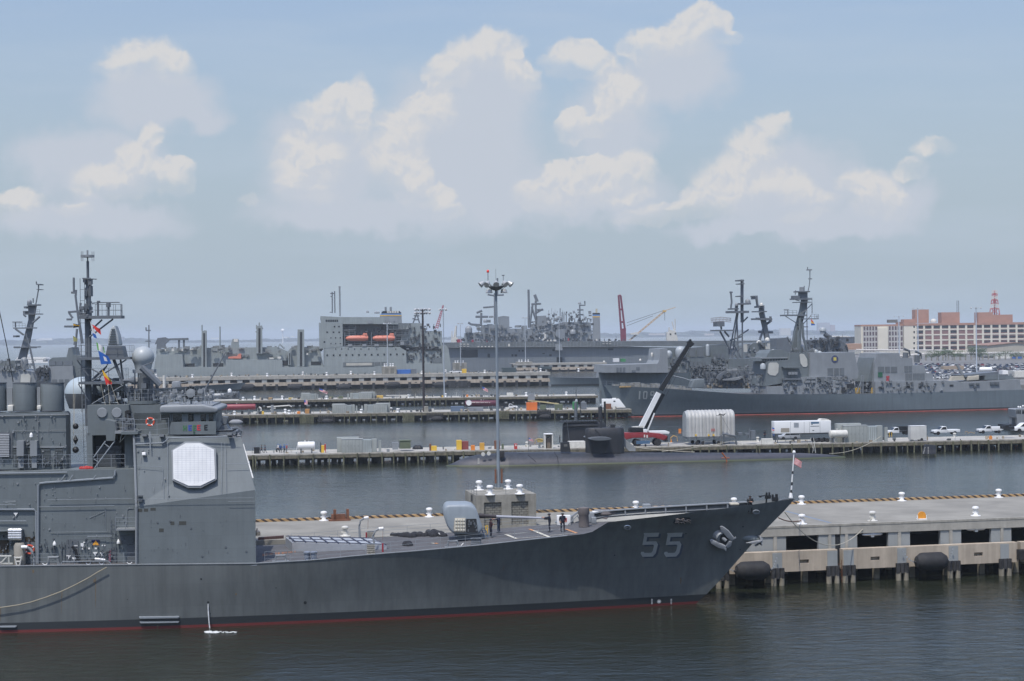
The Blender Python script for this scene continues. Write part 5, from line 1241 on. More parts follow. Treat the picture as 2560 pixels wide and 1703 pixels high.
flag(FC,'A',[(782,702),(800,735),(845,858),(815,850)],5.4,[FW,FB],lambda s,t:1 if t>.72 else 0,'signal_flag','white signal flag with a blue lower end below the mast platform')
flag(FC,'A',[(800,735),(872,775),(880,828),(828,782)],5.3,[FR,FW],lambda s,t:0,'signal_flag','bright red signal flag streaming below the mast platform')
flag(FC,'A',[(838,890),(905,935),(912,985),(850,960)],5.4,[FW,FG],lambda s,t:1 if s<.18 or s>.85 else 0,'signal_flag','white and green signal flag on the mast halyard')
flag(FC,'A',[(855,965),(940,1010),(972,1078),(880,1085)],5.3,[FB,FW],lambda s,t:1 if abs(s-.55)<.15 and abs(t-.5)<.22 else 0,'signal_flag','blue signal flag with a small white mark in its middle')
flag(FC,'A',[(888,1128),(970,1225),(973,1255),(925,1262)],5.2,[FR,FY],lambda s,t:1 if t<.42 else 0,'signal_flag','yellow and red signal flag lowest on the halyard')
flag(FC,'A',[(638,728),(692,738),(690,758),(638,768)],9.0,[FK,FY],lambda s,t:1 if abs(t-.3-.1*s)<.12 else 0,'signal_flag','dark striped signal flag left of the cruiser mast',wav=.03)
flag(FC,'A',[(636,835),(675,860),(672,885),(640,885)],9.0,[mat('flag_olive',(.3,.3,.12),.8),FY],lambda s,t:0,'signal_flag','faded olive signal flag lower left of the mast',wav=.03)
flag(FC,'O',[(1940,745),(2018,793),(2008,860),(1922,812)],VC,[FW,FR],lambda s,t:int(t*13)%2==0,'jack_flag','striped red and white jack flying from the bow staff',12,13,.05,None)
# ---------------------------------------------------------------- the timber pier with the submarine
F2=px_frame((784,1163),(2494,1126),0)
ZD2=F2.uz('M',900,690,0)[1];W2=11.5
def tpier(fr,name,label,u0,u1,zd,wd,pu,cap=.85,caps=.45,far=.42):
 t=fr.thing(name,label,'pier',(u0+u1)/2,0,0)
 B().box(u0,u1,.1,wd,zd-.35,zd).o('pier_deck',mat('pier_deck_grey',(.33,.32,.29),.9,var=.2,sc=.3,rust=.1),t)
 b=B();b.box(u0,u1,-.12,.5,zd-cap,zd-.02);b.o('edge_beam',WOOD,t)
 b=B();b.box(u0,u1,-.16,.25,zd-.16,zd+.12);b.o('edge_kerb',mat('kerb_pale_timber',(.32,.30,.25),.9,var=.35,sc=1,rust=.3),t)
 b=B();b.box(u0,u1,wd-.3,wd,zd+.001,zd+.22);b.o('far_kerb',OFFW,t)
 B().box(u0,u1,wd-.5,wd-.1,far,zd-.35).o('far_beam',SOOT,t)  # dark beam dropped low to keep the space under the deck dark
 b=B()
 for i,u in enumerate(pu):
  r=random.uniform(.14,.2);lean=random.uniform(-.12,.12);b.tube([(u+lean*2,-.35,-2),(u,-.3,zd+random.uniform(-.3,.15))],r,8)
 for q in each(b,'pile',WOODG,t):pass
 b=B();u=u0+2
 while u<u1:
  for v in(1.6,2.8,4.2,5.6,7.2,8.8,10.4):
   if random.random()<.9 and v<wd:q=u+random.uniform(-1,1);b.box(q-.35,q+.35,v,v+.5,-2,zd-.4)
  b.box(u-.35,u+.35,1,wd-.6,zd-1.15,zd-.36);b.box(u-.4,u+.4,.5,1.3,zd-1.35,zd-.6);u+=random.uniform(2.4,3.4)
 b.o('inner_frame',INNER,t,kind='stuff');return t  # dense near-black frames added so the space under the deck reads as shade
u0,u1=F2.uz('M',60,700,0)[0],F2.uz('P',2700,600,0)[0]
pu=[F2.uz('M',x,750,0)[0]for x in(285,315,450,588,735,878,1030,1178,1310,1428,1550,1665,1780,1905,1960,2075,2190,2250)]+[F2.uz('N',x,860,0)[0]for x in(55,175,300,430,560)]+[F2.uz('O',x,620,0)[0]for x in(770,860,960,1060,1160,1250,1500,1530,1760,1900,2090,2235)]+[F2.uz('P',x,600,0)[0]for x in(60,185,310,410,522,735,905,1030,1110,1190,1270,1350,1450,1550,1640,1755,1835,1950,2065,2210,2340,2450)]
TP2=tpier(F2,'timber_pier','timber pier with the crane, white trailers and submarine alongside',u0,u1,ZD2,W2,pu)
# submarine
SW=[F2.uv('N',5,1022,0),F2.uv('O',1900,760,0)]
va=F2.uv('N',1300,1010,0)[1];SV=va+4.6
TOP=[('N',-25,1024),('N',60,985),('N',130,950),('N',230,915),('N',330,893),('N',640,868),('N',655,862),('N',1290,862),('O',620,687),('O',1200,688),('O',2000,692),('P',60,704),('P',220,716),('P',330,733)]
tp=[F2.uz(k,x,y,SV)for k,x,y in TOP]
SUB=F2.thing('submarine','long black submarine moored at the timber pier with one fairwater plane showing','submarine',tp[8][0],SV,0)
R=5.1;b=B();vs=[];us=sorted(set([p[0]for p in tp]+[tp[0][0]+(tp[-1][0]-tp[0][0])*i/40 for i in range(41)]))
for u in us:
 z=max(lerpt(tp,u),.02);ends=min(1,(u-us[0])/14+.08,(us[-1]-u)/22+.05);r=R*max(.15,min(1,ends))**.5
 zc=z-r
 for j in range(13):q=pi*(-.15+1.3*j/12);vs.append((u,SV-r*cos(q),zc+r*sin(q)))
b.add(vs,[(i*13+j,(i+1)*13+j,(i+1)*13+j+1,i*13+j+1)for i in range(len(us)-1)for j in range(12)])
SUBM=shipmat('submarine_black',(.032,.036,.044),boot=.32,red=.22,redc=(.05,.06,.025),var=.3,sc=.4,streak=.35,rough=.55)
nt,N=nodes(SUBM);p=nt.nodes['Principled BSDF'];src=p.inputs['Base Color'].links[0].from_socket
zz=N('ShaderNodeSeparateXYZ',{0:N('ShaderNodeTexCoord').outputs['Object']}).outputs[2]
f1=N('ShaderNodeMapRange',{'Value':zz,'From Min':.4,'From Max':.75,'To Min':0.0,'To Max':1.0}).outputs[0];f2=N('ShaderNodeMapRange',{'Value':zz,'From Min':1.0,'From Max':1.5,'To Min':1.0,'To Max':0.0}).outputs[0]
nn=N('ShaderNodeTexNoise',{'Vector':N('ShaderNodeMapping',{'Vector':N('ShaderNodeTexCoord').outputs['Object'],'Scale':(1.6,1,.2)}).outputs[0],'Scale':1.5,'Detail':5.0}).outputs['Fac']
ff=N('ShaderNodeMath',{0:N('ShaderNodeMath',{0:f1,1:f2},operation='MULTIPLY').outputs[0],1:nn},operation='MULTIPLY').outputs[0]
nt.links.new(N('ShaderNodeMixRGB',{'Fac':ff,'Color1':src,'Color2':(.075,.07,.078,1)}).outputs[0],p.inputs['Base Color'])
b.o('hull',SUBM,SUB,smooth=True)
def sail(k,pts,vc,w,parent,mt,name='sail'):
 c=[F2.uz(k,x,y,vc)for x,y in pts];ua,ue=min(p[0]for p in c),max(p[0]for p in c);um=(ua+ue)/2;b=B();n=24;vs=[]
 zb=min(p[1]for p in c);zt=max(p[1]for p in c)
 for f in(0,.3,.7,.93,1.0):
  for i in range(n):
   q=2*pi*i/n;s=1 if f<.93 else.985 if f<1 else.93;cx=(abs(cos(q))**.45)*(1 if cos(q)>0 else-1)
   vs.append((um+(ue-ua)/2*s*cx,vc+w*s*(.85 if f==1 else 1)*sin(q),zb+(zt-zb)*f))
 b.add(vs,[(r*n+i,r*n+(i+1)%n,(r+1)*n+(i+1)%n,(r+1)*n+i)for r in range(4)for i in range(n)]+[tuple(range(4*n,5*n))])
 return b.o(name,mt,parent,smooth=True)
SAILM=mat('sail_black',(.022,.024,.028),.6,var=.25,sc=.5,streak=.2,bump=.2,bsc=1)
sl=sail('N',[(1557,868),(1995,868),(1995,583)],SV,1.5,SUB,SAILM)
b=B();u0,z=F2.uz('N',1600,712,SV-3.2);u1=F2.uz('N',1842,712,SV-3.2)[0]
for s in(-1,1):
 n=16;pr=[((u0+u1)/2+(u1-u0)/2*cos(2*pi*i/n),z+.34*sin(2*pi*i/n))for i in range(n)]
 b.poly([(p[0],SV+s*4.6,p[1])for p in pr],[(p[0],SV+s*.9,p[1])for p in pr])
each(b,'fairwater_plane',mat('plane_grey',(.10,.11,.12),.5),SUB,smooth=True)
b=B();b.rc(F2,'N',1725,505,1745,600,SV-.2,SV+.2);b.rc(F2,'N',1840,550,1895,585,SV-.3,SV+.3);each(b,'periscope',SAILM,sl)
b=B();b.tr(F2,'N',[(1278,755),(1375,750),(1390,862),(1280,862)],SV-1.5,SV-.6);b.o('access_screen',SAILM,SUB)
b=B();b.tr(F2,'N',[(1313,775),(1352,773),(1354,800),(1315,802)],SV-1.54,SV-1.49);b.o('screen_notice',mat('notice_grey',(.12,.12,.11),.7),SUB)
for x,y in((398,888),(462,880)):
 b=B();u,z=F2.uz('N',x,y,SV-3.4);b.lathe([(.4,-.12),(.42,.0),(.36,.08),(.15,.1),(.02,.1)],(u,SV-3.4,z),16,'y');b.o('hull_fairlead',OFFW,SUB,smooth=True)
b=B()
for x0,x1,y0,y1 in((548,575,860,940),(588,640,850,935)):b.rc(F2,'N',x0,y0,x1,y1,SV-3.9,SV-3.0)
each(b,'hull_fender',RUBBER,SUB,bevel=.1)
b=B()
for x in(338,348):
 for y in range(935,1000,13):b.rc(F2,'N',x,y,x+7,y+8,SV-4.55,SV-4.3)
b.o('draught_mark',OFFW,SUB)
b=B();b.tl(F2,'N',[(780,868),(930,864),(1260,856),(1290,855)],SV-1.2,.05,4)
for i in range(14):b.tl(F2,'N',[(640+i*46,865),(640+i*46,838)],SV-1.2,.03,4)
b.tl(F2,'N',[(640,838),(1260,826)],SV-1.2,.025,4);b.o('deck_rail',RAILM,SUB)
b=B()
for k,pts in(('N',[(905,895),(960,940),(1000,980)]),('N',[(1205,865),(1240,920),(1250,985)]),('O',[(1525,690),(1545,730),(1552,770)]),('N',[(1660,590),(1730,670),(1780,700)]),('N',[(1810,740),(1795,830),(1785,868)])):
 b.tl(F2,k,[(x,y,SV-4.5)if y>860 else(x,y,SV-1.6)for x,y in pts],SV-1.6,.06,5);b.c()
each(b,'hull_rope',mat('dark_rope',(.04,.04,.045),.9),SUB)
b=B();b.tl(F2,'O',[(1110,690),(1150,740),(1165,790)],SV-4.6,.16,6);b.tl(F2,'O',[(1105,748),(1195,748)],SV-4.6,.1,6);b.o('marker_stain',mat('rusty_orange',(.3,.09,.03),.8),SUB)
b=B();b.tr(F2,'P',[(1215,705),(1238,610),(1250,595),(1360,605),(1362,705)],SV-.4,SV+.4);b.o('rudder',SUBM,SUB)
b=B()
for x in(1232,1268):
 for y in range(625,700,16):b.rc(F2,'P',x-(y-625)*(.25 if x<1250 else 0),y,x+8-(y-625)*(.25 if x<1250 else 0),y+9,SV-.43,SV-.38)
b.o('draught_mark',OFFW,SUB)
b=B();b.tr(F2,'N',[(1995,705),(2010,715),(2125,815),(2125,855),(2050,852),(1995,790)],SV+.6,SV+1.6);gw=F2.one('gangway','grey ribbed gangway leading down beside the submarine sail','gangway',b,mat('gangway_grey',(.24,.25,.25),.6))
u,z=F2.uz('N',912,855,SV);b=B();b.tube([(u,SV,z-.3),(u,SV,z+3.3)],.04,6);F2.one('flagstaff','thin black flagstaff standing on the submarine casing','flagstaff',b,BLACK)
flag(F2,'N',[(917,702),(968,718),(965,748),(917,735)],SV,[FW,FR,FB],lambda s,t:2 if s<.4 and t<.5 else int(t*9)%2,'ensign_flag','small striped ensign on the submarine flagstaff',10,9,.06,'flags at the piers')
# second submarine beyond the pier
SV2=W2+6.5
SB2=F2.thing('submarine','tall black submarine sail with raised masts behind the timber pier','submarine',F2.uz('N',1500,640,SV2)[0],SV2,0)
ua,ue=F2.uz('N',900,700,SV2)[0],F2.uz('O',1400,600,SV2)[0];b=B();vs=[];us=[ua+(ue-ua)*i/24 for i in range(25)]
for u in us:
 e=max(.2,min(1,(u-ua)/8,(ue-u)/16))**.5;r=4.8*e
 for j in range(11):q=pi*(-.1+1.2*j/10);vs.append((u,SV2-r*cos(q),1.6-4.8+r*sin(q)+(4.8-r)*.9))
b.add(vs,[(i*11+j,(i+1)*11+j,(i+1)*11+j+1,i*11+j+1)for i in range(24)for j in range(10)]);b.o('hull',SUBM,SB2,smooth=True)
sail('N',[(1297,800),(1790,800),(1790,522)],SV2,1.5,SB2,SAILM)
b=B();b.rc(F2,'N',1285,512,1700,524,SV2-1.7,SV2+1.7);b.rc(F2,'N',1300,562,1700,570,SV2-1.9,SV2-1.4);b.o('sail_walkway',SAILM,SB2)
b=B()
for i in range(12):b.tl(F2,'N',[(1310+i*34,514),(1310+i*34,490)],SV2-1.5,.04,4)
b.tl(F2,'N',[(1305,470),(1690,470)],SV2-1.5,.05,4);b.o('sail_rail',BLACK,SB2)
for x0,x1,y0,y1,m_ in((1430,1466,300,520,HAZED),(1448,1458,140,300,HAZED),(1703,1748,350,590,SAILM),(1722,1740,165,360,HAZED),(1766,1790,290,590,BLACK),(1494,1503,245,490,SAILM)):
 b=B();b.cy(F2,'N',x0,y0,x1,y1,SV2,10);b.o('raised_mast',m_,SB2,smooth=True)
b=B()
for x,y in((1455,280),(1733,328)):u,z=F2.uz('N',x,y,SV2);b.dome((u,SV2,z),.32,.3,12);b.c()
each(b,'mast_dome',GLS,SB2,smooth=True)
b=B();u,z=F2.uz('N',1345,500,SV2-1.6);b.tl(F2,'N',[(1345,490),(1375,740)],SV2-1.7,.05,4);b.o('sail_ladder',LATT,SB2)
# ---------------------------------------------------------------- vehicles
TYRE=mat('tyre',(.018,.018,.019),.85);RIM=mat('wheel_rim',(.35,.35,.34),.4,metal=.4)
CARW=mat('car_white',(.68,.69,.68),.3,var=.03,spec=.5);SILV=mat('car_silver',(.42,.44,.46),.3,var=.03,metal=.3);CGL=mat('car_glass',(.012,.015,.018),.1,spec=.6)
def wheels(t,xs,w,r,m=1.0):
 o0=OFF[t.name]
 for x in xs:
  for s in(-1,1):
   y=s*(w/2-.12);c=o0+Vector((x,y,r))
   k=B().lathe([(r*.55,-.13),(r*.96,-.13),(r,-.08),(r,.08),(r*.96,.13),(r*.55,.13)],tuple(c),16,'y').o('wheel',TYRE,t,smooth=True)
   B().lathe([(.02,-.1),(r*.56,-.12),(r*.56,.12),(.02,.1)],tuple(c),12,'y').o('rim',RIM,k)
def pickup(fr,u,v,z,label,kind,flip=True,L=5.6,face=None):
 """Facing -u; built about its own base."""
 t=fr.thing('pickup_truck' if kind!='van' else 'van',label,'truck' if kind!='van' else 'van',u,v,z,0,'white vehicles on the timber pier');o0=OFF[t.name]
 def S(pts,y0,y1,m,name,par=t,bev=0):b=B();b.prism([(o0.x+a,o0.z+c)for a,c in pts],o0.y+y0,o0.y+y1);return b.o(name,m,par,bevel=bev)
 h=L/2
 if kind=='van':
  bd=S([(-h,.35),(-h,.85),(-h+.15,1.0),(-h+1.0,1.12),(-h+1.75,1.72),(-h+2.1,1.78),(h-.2,1.78),(h-.05,1.2),(h,.35)],-.92,.92,CARW,'body',bev=.06)
  S([(-h+1.12,1.14),(-h+1.78,1.66),(-h+2.5,1.68),(-h+2.5,1.14)],-.935,.935,CGL,'side_window',bd);S([(-h+2.6,1.14),(-h+2.6,1.68),(h-.35,1.68),(h-.25,1.14)],-.935,.935,CGL,'side_window',bd)
 else:
  bd=S([(-h,.45),(-h,.95),(-h+.12,1.05),(-h+1.35,1.12),(-h+1.35,.45)],-.92,.92,CARW,'bonnet',bev=.06)
  cb=S([(-h+1.3,.45),(-h+1.3,1.12),(-h+1.95,1.78),(-h+2.75,1.8),(-h+2.95,1.12),(-h+2.95,.45)],-.94,.94,CARW,'cab',bev=.06)
  S([(-h+1.5,1.15),(-h+2.0,1.7),(-h+2.68,1.72),(-h+2.8,1.15)],-.955,.955,CGL,'side_window',cb);S([(-h+1.25,1.18),(-h+1.32,1.18),(-h+1.92,1.76),(-h+1.85,1.76)],-.8,.8,CGL,'windscreen',cb)
  if kind=='pickup':S([(-h+3.0,.55),(-h+3.0,1.12),(h,1.12),(h,.55)],-.92,.92,CARW,'load_bed',bev=.04)
  if kind=='utility':S([(-h+3.0,.6),(-h+3.0,1.5),(h,1.5),(h,.95),(h-.6,.6)],-.96,.96,CARW,'service_body',bev=.04)
  if kind=='stake':
   S([(-h+3.0,.75),(-h+3.0,.95),(h,.95),(h,.75)],-.96,.96,BLACK,'flat_bed');b=B()
   for i in range(6):
    x=o0.x-h+3.05+i*(L-3.2)/5
    for s in(-.94,.9):b.box(x,x+.1,o0.y+s,o0.y+s+.06,o0.z+.95,o0.z+1.95)
   for zz in(1.1,1.4,1.7):
    for s in(-.96,.92):b.box(o0.x-h+3.0,o0.x+h,o0.y+s,o0.y+s+.05,o0.z+zz,o0.z+zz+.2)
   b.o('stake_side',BLACK,t)
 b=B();b.box(o0.x-h-.08,o0.x-h+.1,o0.y-.9,o0.y+.9,o0.z+.35,o0.z+.6);b.o('bumper',BLACK if kind=='pickup' else HAZED,t)
 b=B()
 for s in(-.75,.5):b.box(o0.x-h-.02,o0.x-h+.06,o0.y+s,o0.y+s+.25,o0.z+.72,o0.z+.92)
 each(b,'headlight',STEEL,t);wheels(t,(-h+.95,h-1.15),1.9,.4);return t
def onp(k,x,y):return F2.uv(k,x,y,ZD2)
def pk(k,x0,x1,y,label,kind,L):
 u,v=onp(k,(x0+x1)/2,y);t=pickup(F2,u,v+.9,ZD2,label,kind,L=L);a=F2.uz(k,x0,y,v)[0];e=F2.uz(k,x1,y,v)[0];s=(e-a)/L;t.scale=(s,s,s);return t
pk('P',1335,1632,487,'white pickup truck with an open bed alone on the timber pier','pickup',5.8)
pk('P',808,1076,488,'white flatbed truck with black stake sides towing a box trailer','stake',5.8)
pk('P',1848,2128,472,'white utility truck with a closed service body and an orange disc','utility',5.8)
pk('P',2245,2560,460,'white van cut off by the right edge on the timber pier','van',5.4)
u,v=onp('O',1880,545);t=pickup(F2,u,v+.9,ZD2,'silver minivan parked before the long white generator trailer','van',L=5.0)
for c in kids(t):
 if c.name.startswith('body'):c.data.materials[0]=SILV
 # orange disc leaning on the utility truck
u,z=F2.uz('P',1978,450,.8);b=B();z=ZD2+.55;b.lathe([(.02,0),(.42,0),(.42,.05),(.02,.05)],(u,.8,z),20,'y');b.box(u-.4,u+.4,.81,.84,ZD2,z);F2.one('orange_sign','round topped orange board in front of the utility truck','sign',b,mat('sign_orange',(.62,.22,.04),.6))
def boxy(k,x0,y0,x1,y1,v0,d,name,label,cat,m,group=None,feet=True,bevel=.03):
 """A traced box standing on the timber pier, kept whole as one mesh."""
 b=B();xm=(x0+x1)/2;u0,z1=F2.uz(k,x0,y0,v0)[0],F2.uz(k,xm,y0,v0)[1];u1=F2.uz(k,x1,y0,v0)[0];b.box(u0,u1,v0,v0+d,ZD2,z1);o=F2.one(name,label,cat,b,m,group)
 md=o.modifiers.new('e','BEVEL');md.width=bevel;return o
 # box trailer
u0,z0=F2.uz('P',1078,480,1.2);u1=F2.uz('P',1254,480,1.2)[0];z1=F2.uz('P',1165,388,1.2)[1]
t=F2.thing('box_trailer','plain off-white box trailer hitched behind the stake truck','trailer',(u0+u1)/2,2.2,ZD2)
B().box(u0,u1,1.2,3.2,ZD2+.35,z1).o('trailer_box',mat('trailer_offwhite',(.5,.5,.47),.5,streak=.1),t,bevel=.05);B().box(u0-.03,u1+.03,1.17,3.23,z1+.003,z1+.06).o('trailer_roof',WHITE,t)
wheels(t,((u1-u0)*.18,),2.0,.36)
# generator trailer
GVv=4.2;u0,z1=F2.uz('O',1705,330,GVv);u1=F2.uz('O',2345,330,GVv)[0];z1=F2.uz('O',2000,330,GVv)[1];zb=F2.uz('O',2000,468,GVv)[1]
t=F2.thing('generator_trailer','long white generator trailer with louvres and a blue panel on three axles','trailer',(u0+u1)/2,GVv+1.3,ZD2)
gt=B().box(u0,u1,GVv,GVv+2.6,zb,z1).o('trailer_body',CARW,t,bevel=.06)
b=B();ur=F2.uz('O',2225,330,GVv)[0];b.poly([(ur,GVv+.2,z1),(u1-.1,GVv+.2,z1),(u1-.6,GVv+.2,z1+.3),(ur+.4,GVv+.2,z1+.4)],[(ur,GVv+2.4,z1),(u1-.1,GVv+2.4,z1),(u1-.6,GVv+2.4,z1+.3),(ur+.4,GVv+2.4,z1+.4)]);b.o('roof_unit',OFFW,t)
b=B();b.rc(F2,'O',1778,410,1875,458,GVv-.02,GVv+.1);b.o('louvre_panel',mat('louvre_tan',(.26,.24,.2),.7),gt)
b=B()
for i in range(7):b.rc(F2,'O',1925,350+i*8,1980,354+i*8,GVv-.03,GVv+.05)
b.o('vent_slat',HAZE2,gt)
b=B();b.rc(F2,'O',2118,340,2210,360,GVv-.02,GVv+.1);b.o('logo_panel',mat('logo_blue',(.05,.12,.2),.5),gt)
b=B()
for x0,x1,y0,y1 in((2112,2212,385,392),(2120,2140,365,372),(2135,2155,432,442)):b.rc(F2,'O',x0,y0,x1,y1,GVv-.02,GVv+.05)
each(b,'panel_fitting',HAZED,gt)
b=B()
for x in(1885,2040,2100,2220):b.rc(F2,'O',x,338,x+3,465,GVv-.012,GVv+.05)
each(b,'body_seam',HAZE2,gt)
b=B();ua=F2.uz('O',1960,480,GVv)[0];b.box(ua,u1-.5,GVv+.5,GVv+2.1,zb-.3,zb);b.o('chassis',HAZED,t);xm=(u0+u1)/2
wheels(t,[F2.uz('O',x,490,GVv)[0]-xm for x in(2180,2245,2305)],2.6,.47)
b=B();ul=F2.uz('O',1740,490,GVv)[0];b.box(ul,ul+.2,GVv+.4,GVv+.6,ZD2,zb);b.box(ul,ul+.2,GVv+2,GVv+2.2,ZD2,zb);each(b,'landing_leg',HAZED,t)
# tanks
def tank(fr,k,x0,y0,x1,y1,v,zd,label,m,name='storage_tank',rails=True,group=None):
 u0,zt=fr.uz(k,x0,y0,v);u1=fr.uz(k,x1,y0,v)[0];zt=fr.uz(k,(x0+x1)/2,y0,v)[1];zb=fr.uz(k,(x0+x1)/2,y1,v)[1];r=(zt-zb)/2
 t=fr.thing(name,label,'tank',(u0+u1)/2,v,zd,0,group)
 b=B().lathe([(.02,u0),(r*.7,u0+r*.06),(r*.95,u0+r*.2),(r,u0+r*.4),(r,u1-r*.4),(r*.95,u1-r*.2),(r*.7,u1-r*.06),(.02,u1)],(0,v,zb+r),22,'x');b.o('tank_shell',m,t,smooth=True)
 b=B()
 for u in(u0+(u1-u0)*.2,u0+(u1-u0)*.8):b.box(u-.15,u+.15,v-r*.7,v+r*.7,zd,zb+r*.5)
 each(b,'tank_saddle',HAZED,t)
 b=B();u=(u0+u1)/2;b.lathe([(.12,0),(.12,.3),(.2,.32),(.02,.4)],(u-.3,v,zb+2*r-.05),8);b.lathe([(.05,0),(.05,.35)],(u+.5,v,zb+2*r-.05),6);each(b,'filler_cap',OFFW,t);return t
tank(F2,'P',150,432,356,520,1.8,ZD2,'small rust-flecked white tank lying beside the generator trailer',OFFW)
tank(F2,'M',720,567,896,645,3.4,ZD2,'clean white horizontal tank near the walking sailors',WHITE)
b=B();b.rail([(F2.uz('M',716,640,5.5)[0],5.5,ZD2),(F2.uz('M',716,640,5.5)[0],1.9,ZD2)],1.5,1.2,.03);b.rail([(F2.uz('M',620,640,6)[0],6,ZD2),(F2.uz('M',716,640,6)[0],6,ZD2)],.9,1.5,.025);F2.one('guard_rail','thin pale guard rail at the end of the clean white tank','railing',b,WHITE)
# electrical cabinets
CAB=mat('cabinet_grey',(.27,.29,.275),.6,var=.08,sc=.5,streak=.12)
def cabinets(fr,k,bx,zd,label,v=2.2,flip=False,group='grey transformer cabinets on the piers',m=None):
 m=m or CAB;x0,y0,x1,y1=bx;u0=fr.uz(k,x0,y1,v)[0];u1=fr.uz(k,x1,y1,v)[0];zt=fr.uz(k,(x0+x1)/2,y0,v)[1];L=u1-u0;h=zt-zd
 t=fr.thing('transformer_cabinet',label,'cabinet',(u0+u1)/2,v,zd,0,group);F=(lambda a,e:(u1-L*e,u1-L*a))if flip else(lambda a,e:(u0+L*a,u0+L*e))
 a,e=F(.0,.5);mb=B().box(a,e,v+1.6,v+3.4,zd,zt).o('rear_cabinet',m,t,bevel=.04)
 a,e=F(.1,.58);fb=B().box(a,e,v,v+1.5,zd,zt-h*.1).o('front_cabinet',m,t,bevel=.04)
 a2,e2=F(.585,.78);rb=B().box(a2,e2,v+.1,v+1.3,zd,zt-h*.14).o('radiator_bank',mat('radiator_grey',(.36,.4,.4),.5),t)
 b=B()
 for i in range(5):x=a2+(e2-a2)*(i+.5)/5;b.box(x-.03,x+.03,v-.06,v+.12,zd+.15,zt-h*.18)
 b.o('radiator_fin',m,rb)
 a3,e3=F(.79,.9);B().box(a3,e3,v+.3,v+1.6,zd,zt-h*.12).o('side_cabinet',m,t,bevel=.03)
 a4,e4=F(.94,1.0);B().box(a4,e4,v+.1,v+.7,zd,zt-h*.22).o('end_panel',m,t)
 B().box(a-.05,e+.05,v-.05,v+1.55,zt-h*.1+.002,zt-h*.1+.07).o('cabinet_roof',mat('cabinet_roof',(.36,.38,.37),.6),t)
 b=B()
 for i in range(1,6):x=a+(e-a)*i/6;b.box(x-.015,x+.015,v-.012,v+.02,zd+.05,zt-h*.12);b.box(x-.25,x-.2,v-.02,v,zd+h*.4,zd+h*.5)
 b.o('door_seam',HAZED,fb);return t
cabinets(F2,'M',(1112,527,1545,662),ZD2,'grey transformer cabinets with a ribbed radiator near the clean white tank')
cabinets(F2,'P',(265,360,815,512),ZD2,'grey transformer cabinets between the rusty white tank and stake truck')
# green set, small gear
B2=lambda:B()
b=B();b.rc(F2,'M',1728,560,1833,636,3.5,6.0);t=F2.thing('generator_set','olive green generator box beside a grey frame on the timber pier','generator',F2.uz('M',1780,600,3.5)[0],4.7,ZD2);GRN=mat('olive_drab',(.10,.12,.075),.7,var=.15);b.o('generator_body',GRN,t,bevel=.05);b=B();b.rc(F2,'M',1720,555,1840,562,3.4,6.1);b.o('generator_lid',GRN,t)
b=B();b.rc(F2,'M',1655,575,1712,645,3.5,4.6);o=F2.one('water_pump','small grey pump frame left of the olive generator box','pump',b,HAZE2)
b=B()
for i in range(6):u,v=onp('M',1880+i*9,640);b.dome((u,v,ZD2),.55+.35*(i%3==1),n=10)
F2.one('covered_heap','low black covered heap right of the olive generator box','heap',b,BLACK)
for k,x0,y0,x1,y1,v,d,name,label,cat,m in[('M',293,622,350,665,5.5,1.2,'black_crate','black crate on the timber pier left of the walking sailors','crate',BLACK),('M',955,605,985,652,4,1.2,'pump_unit','yellow pump unit right of the clean white tank','pump',YELLOW),('M',985,592,1000,652,4,.8,'hose_reel','red upright hose reel beside the yellow pump unit','reel',RED),('M',946,575,955,652,4.2,.4,'short_post','short dark post beside the yellow pump unit','post',BLACK),('M',2035,610,2090,650,3,1.2,'yellow_box','yellow box with a tall back on the timber pier','box',YELLOW),('M',2018,588,2036,650,3.2,.8,'red_locker','thin dark red locker against the yellow box','locker',RUST),('N',98,730,155,808,4,1.4,'yellow_cabinet','tall yellow cabinet at the left of the red pier containers','cabinet',YELLOW),('N',155,742,232,800,4.4,1.6,'red_container','dull red box beside the tall yellow cabinet','container',mat('dull_red',(.2,.05,.045),.7)),('N',262,786,305,828,1.6,.9,'orange_box','low orange box at the pier edge above the submarine tail','box',ORANGE),('N',362,760,413,826,1.4,1.0,'orange_locker','square orange locker at the pier edge above the submarine fairleads','locker',mat('locker_orange',(.55,.3,.05),.6)),('N',530,735,590,800,4,1.4,'brown_crate','brown crate right of the floodlight mast on the timber pier','crate',RUST),('N',610,770,632,805,3,.7,'green_bin','small dark green bin beside the brown crate','bin',GRN),('N',752,768,785,798,2.4,.8,'first_aid_box','red box with a white mark on the timber pier','box',RED),('N',1375,742,1556,815,2.5,2.4,'white_container','low white container in front of the second submarine sail','container',OFFW),('O',1565,530,1688,553,1.5,1.0,'concrete_barrier','low white barrier behind the minivan','barrier',OFFW)]:
 boxy(k,x0,y0,x1,y1,v,d,name,label,cat,m)
b=B();u,z=F2.uz('N',769,785,2.38);b.box(u-.06,u+.06,2.36,2.40,z-.2,z+.2);b.box(u-.2,u+.2,2.355,2.395,z-.06,z+.06);F2.one('white_cross','white cross plate on the red pier box','sign',b,WHITE)
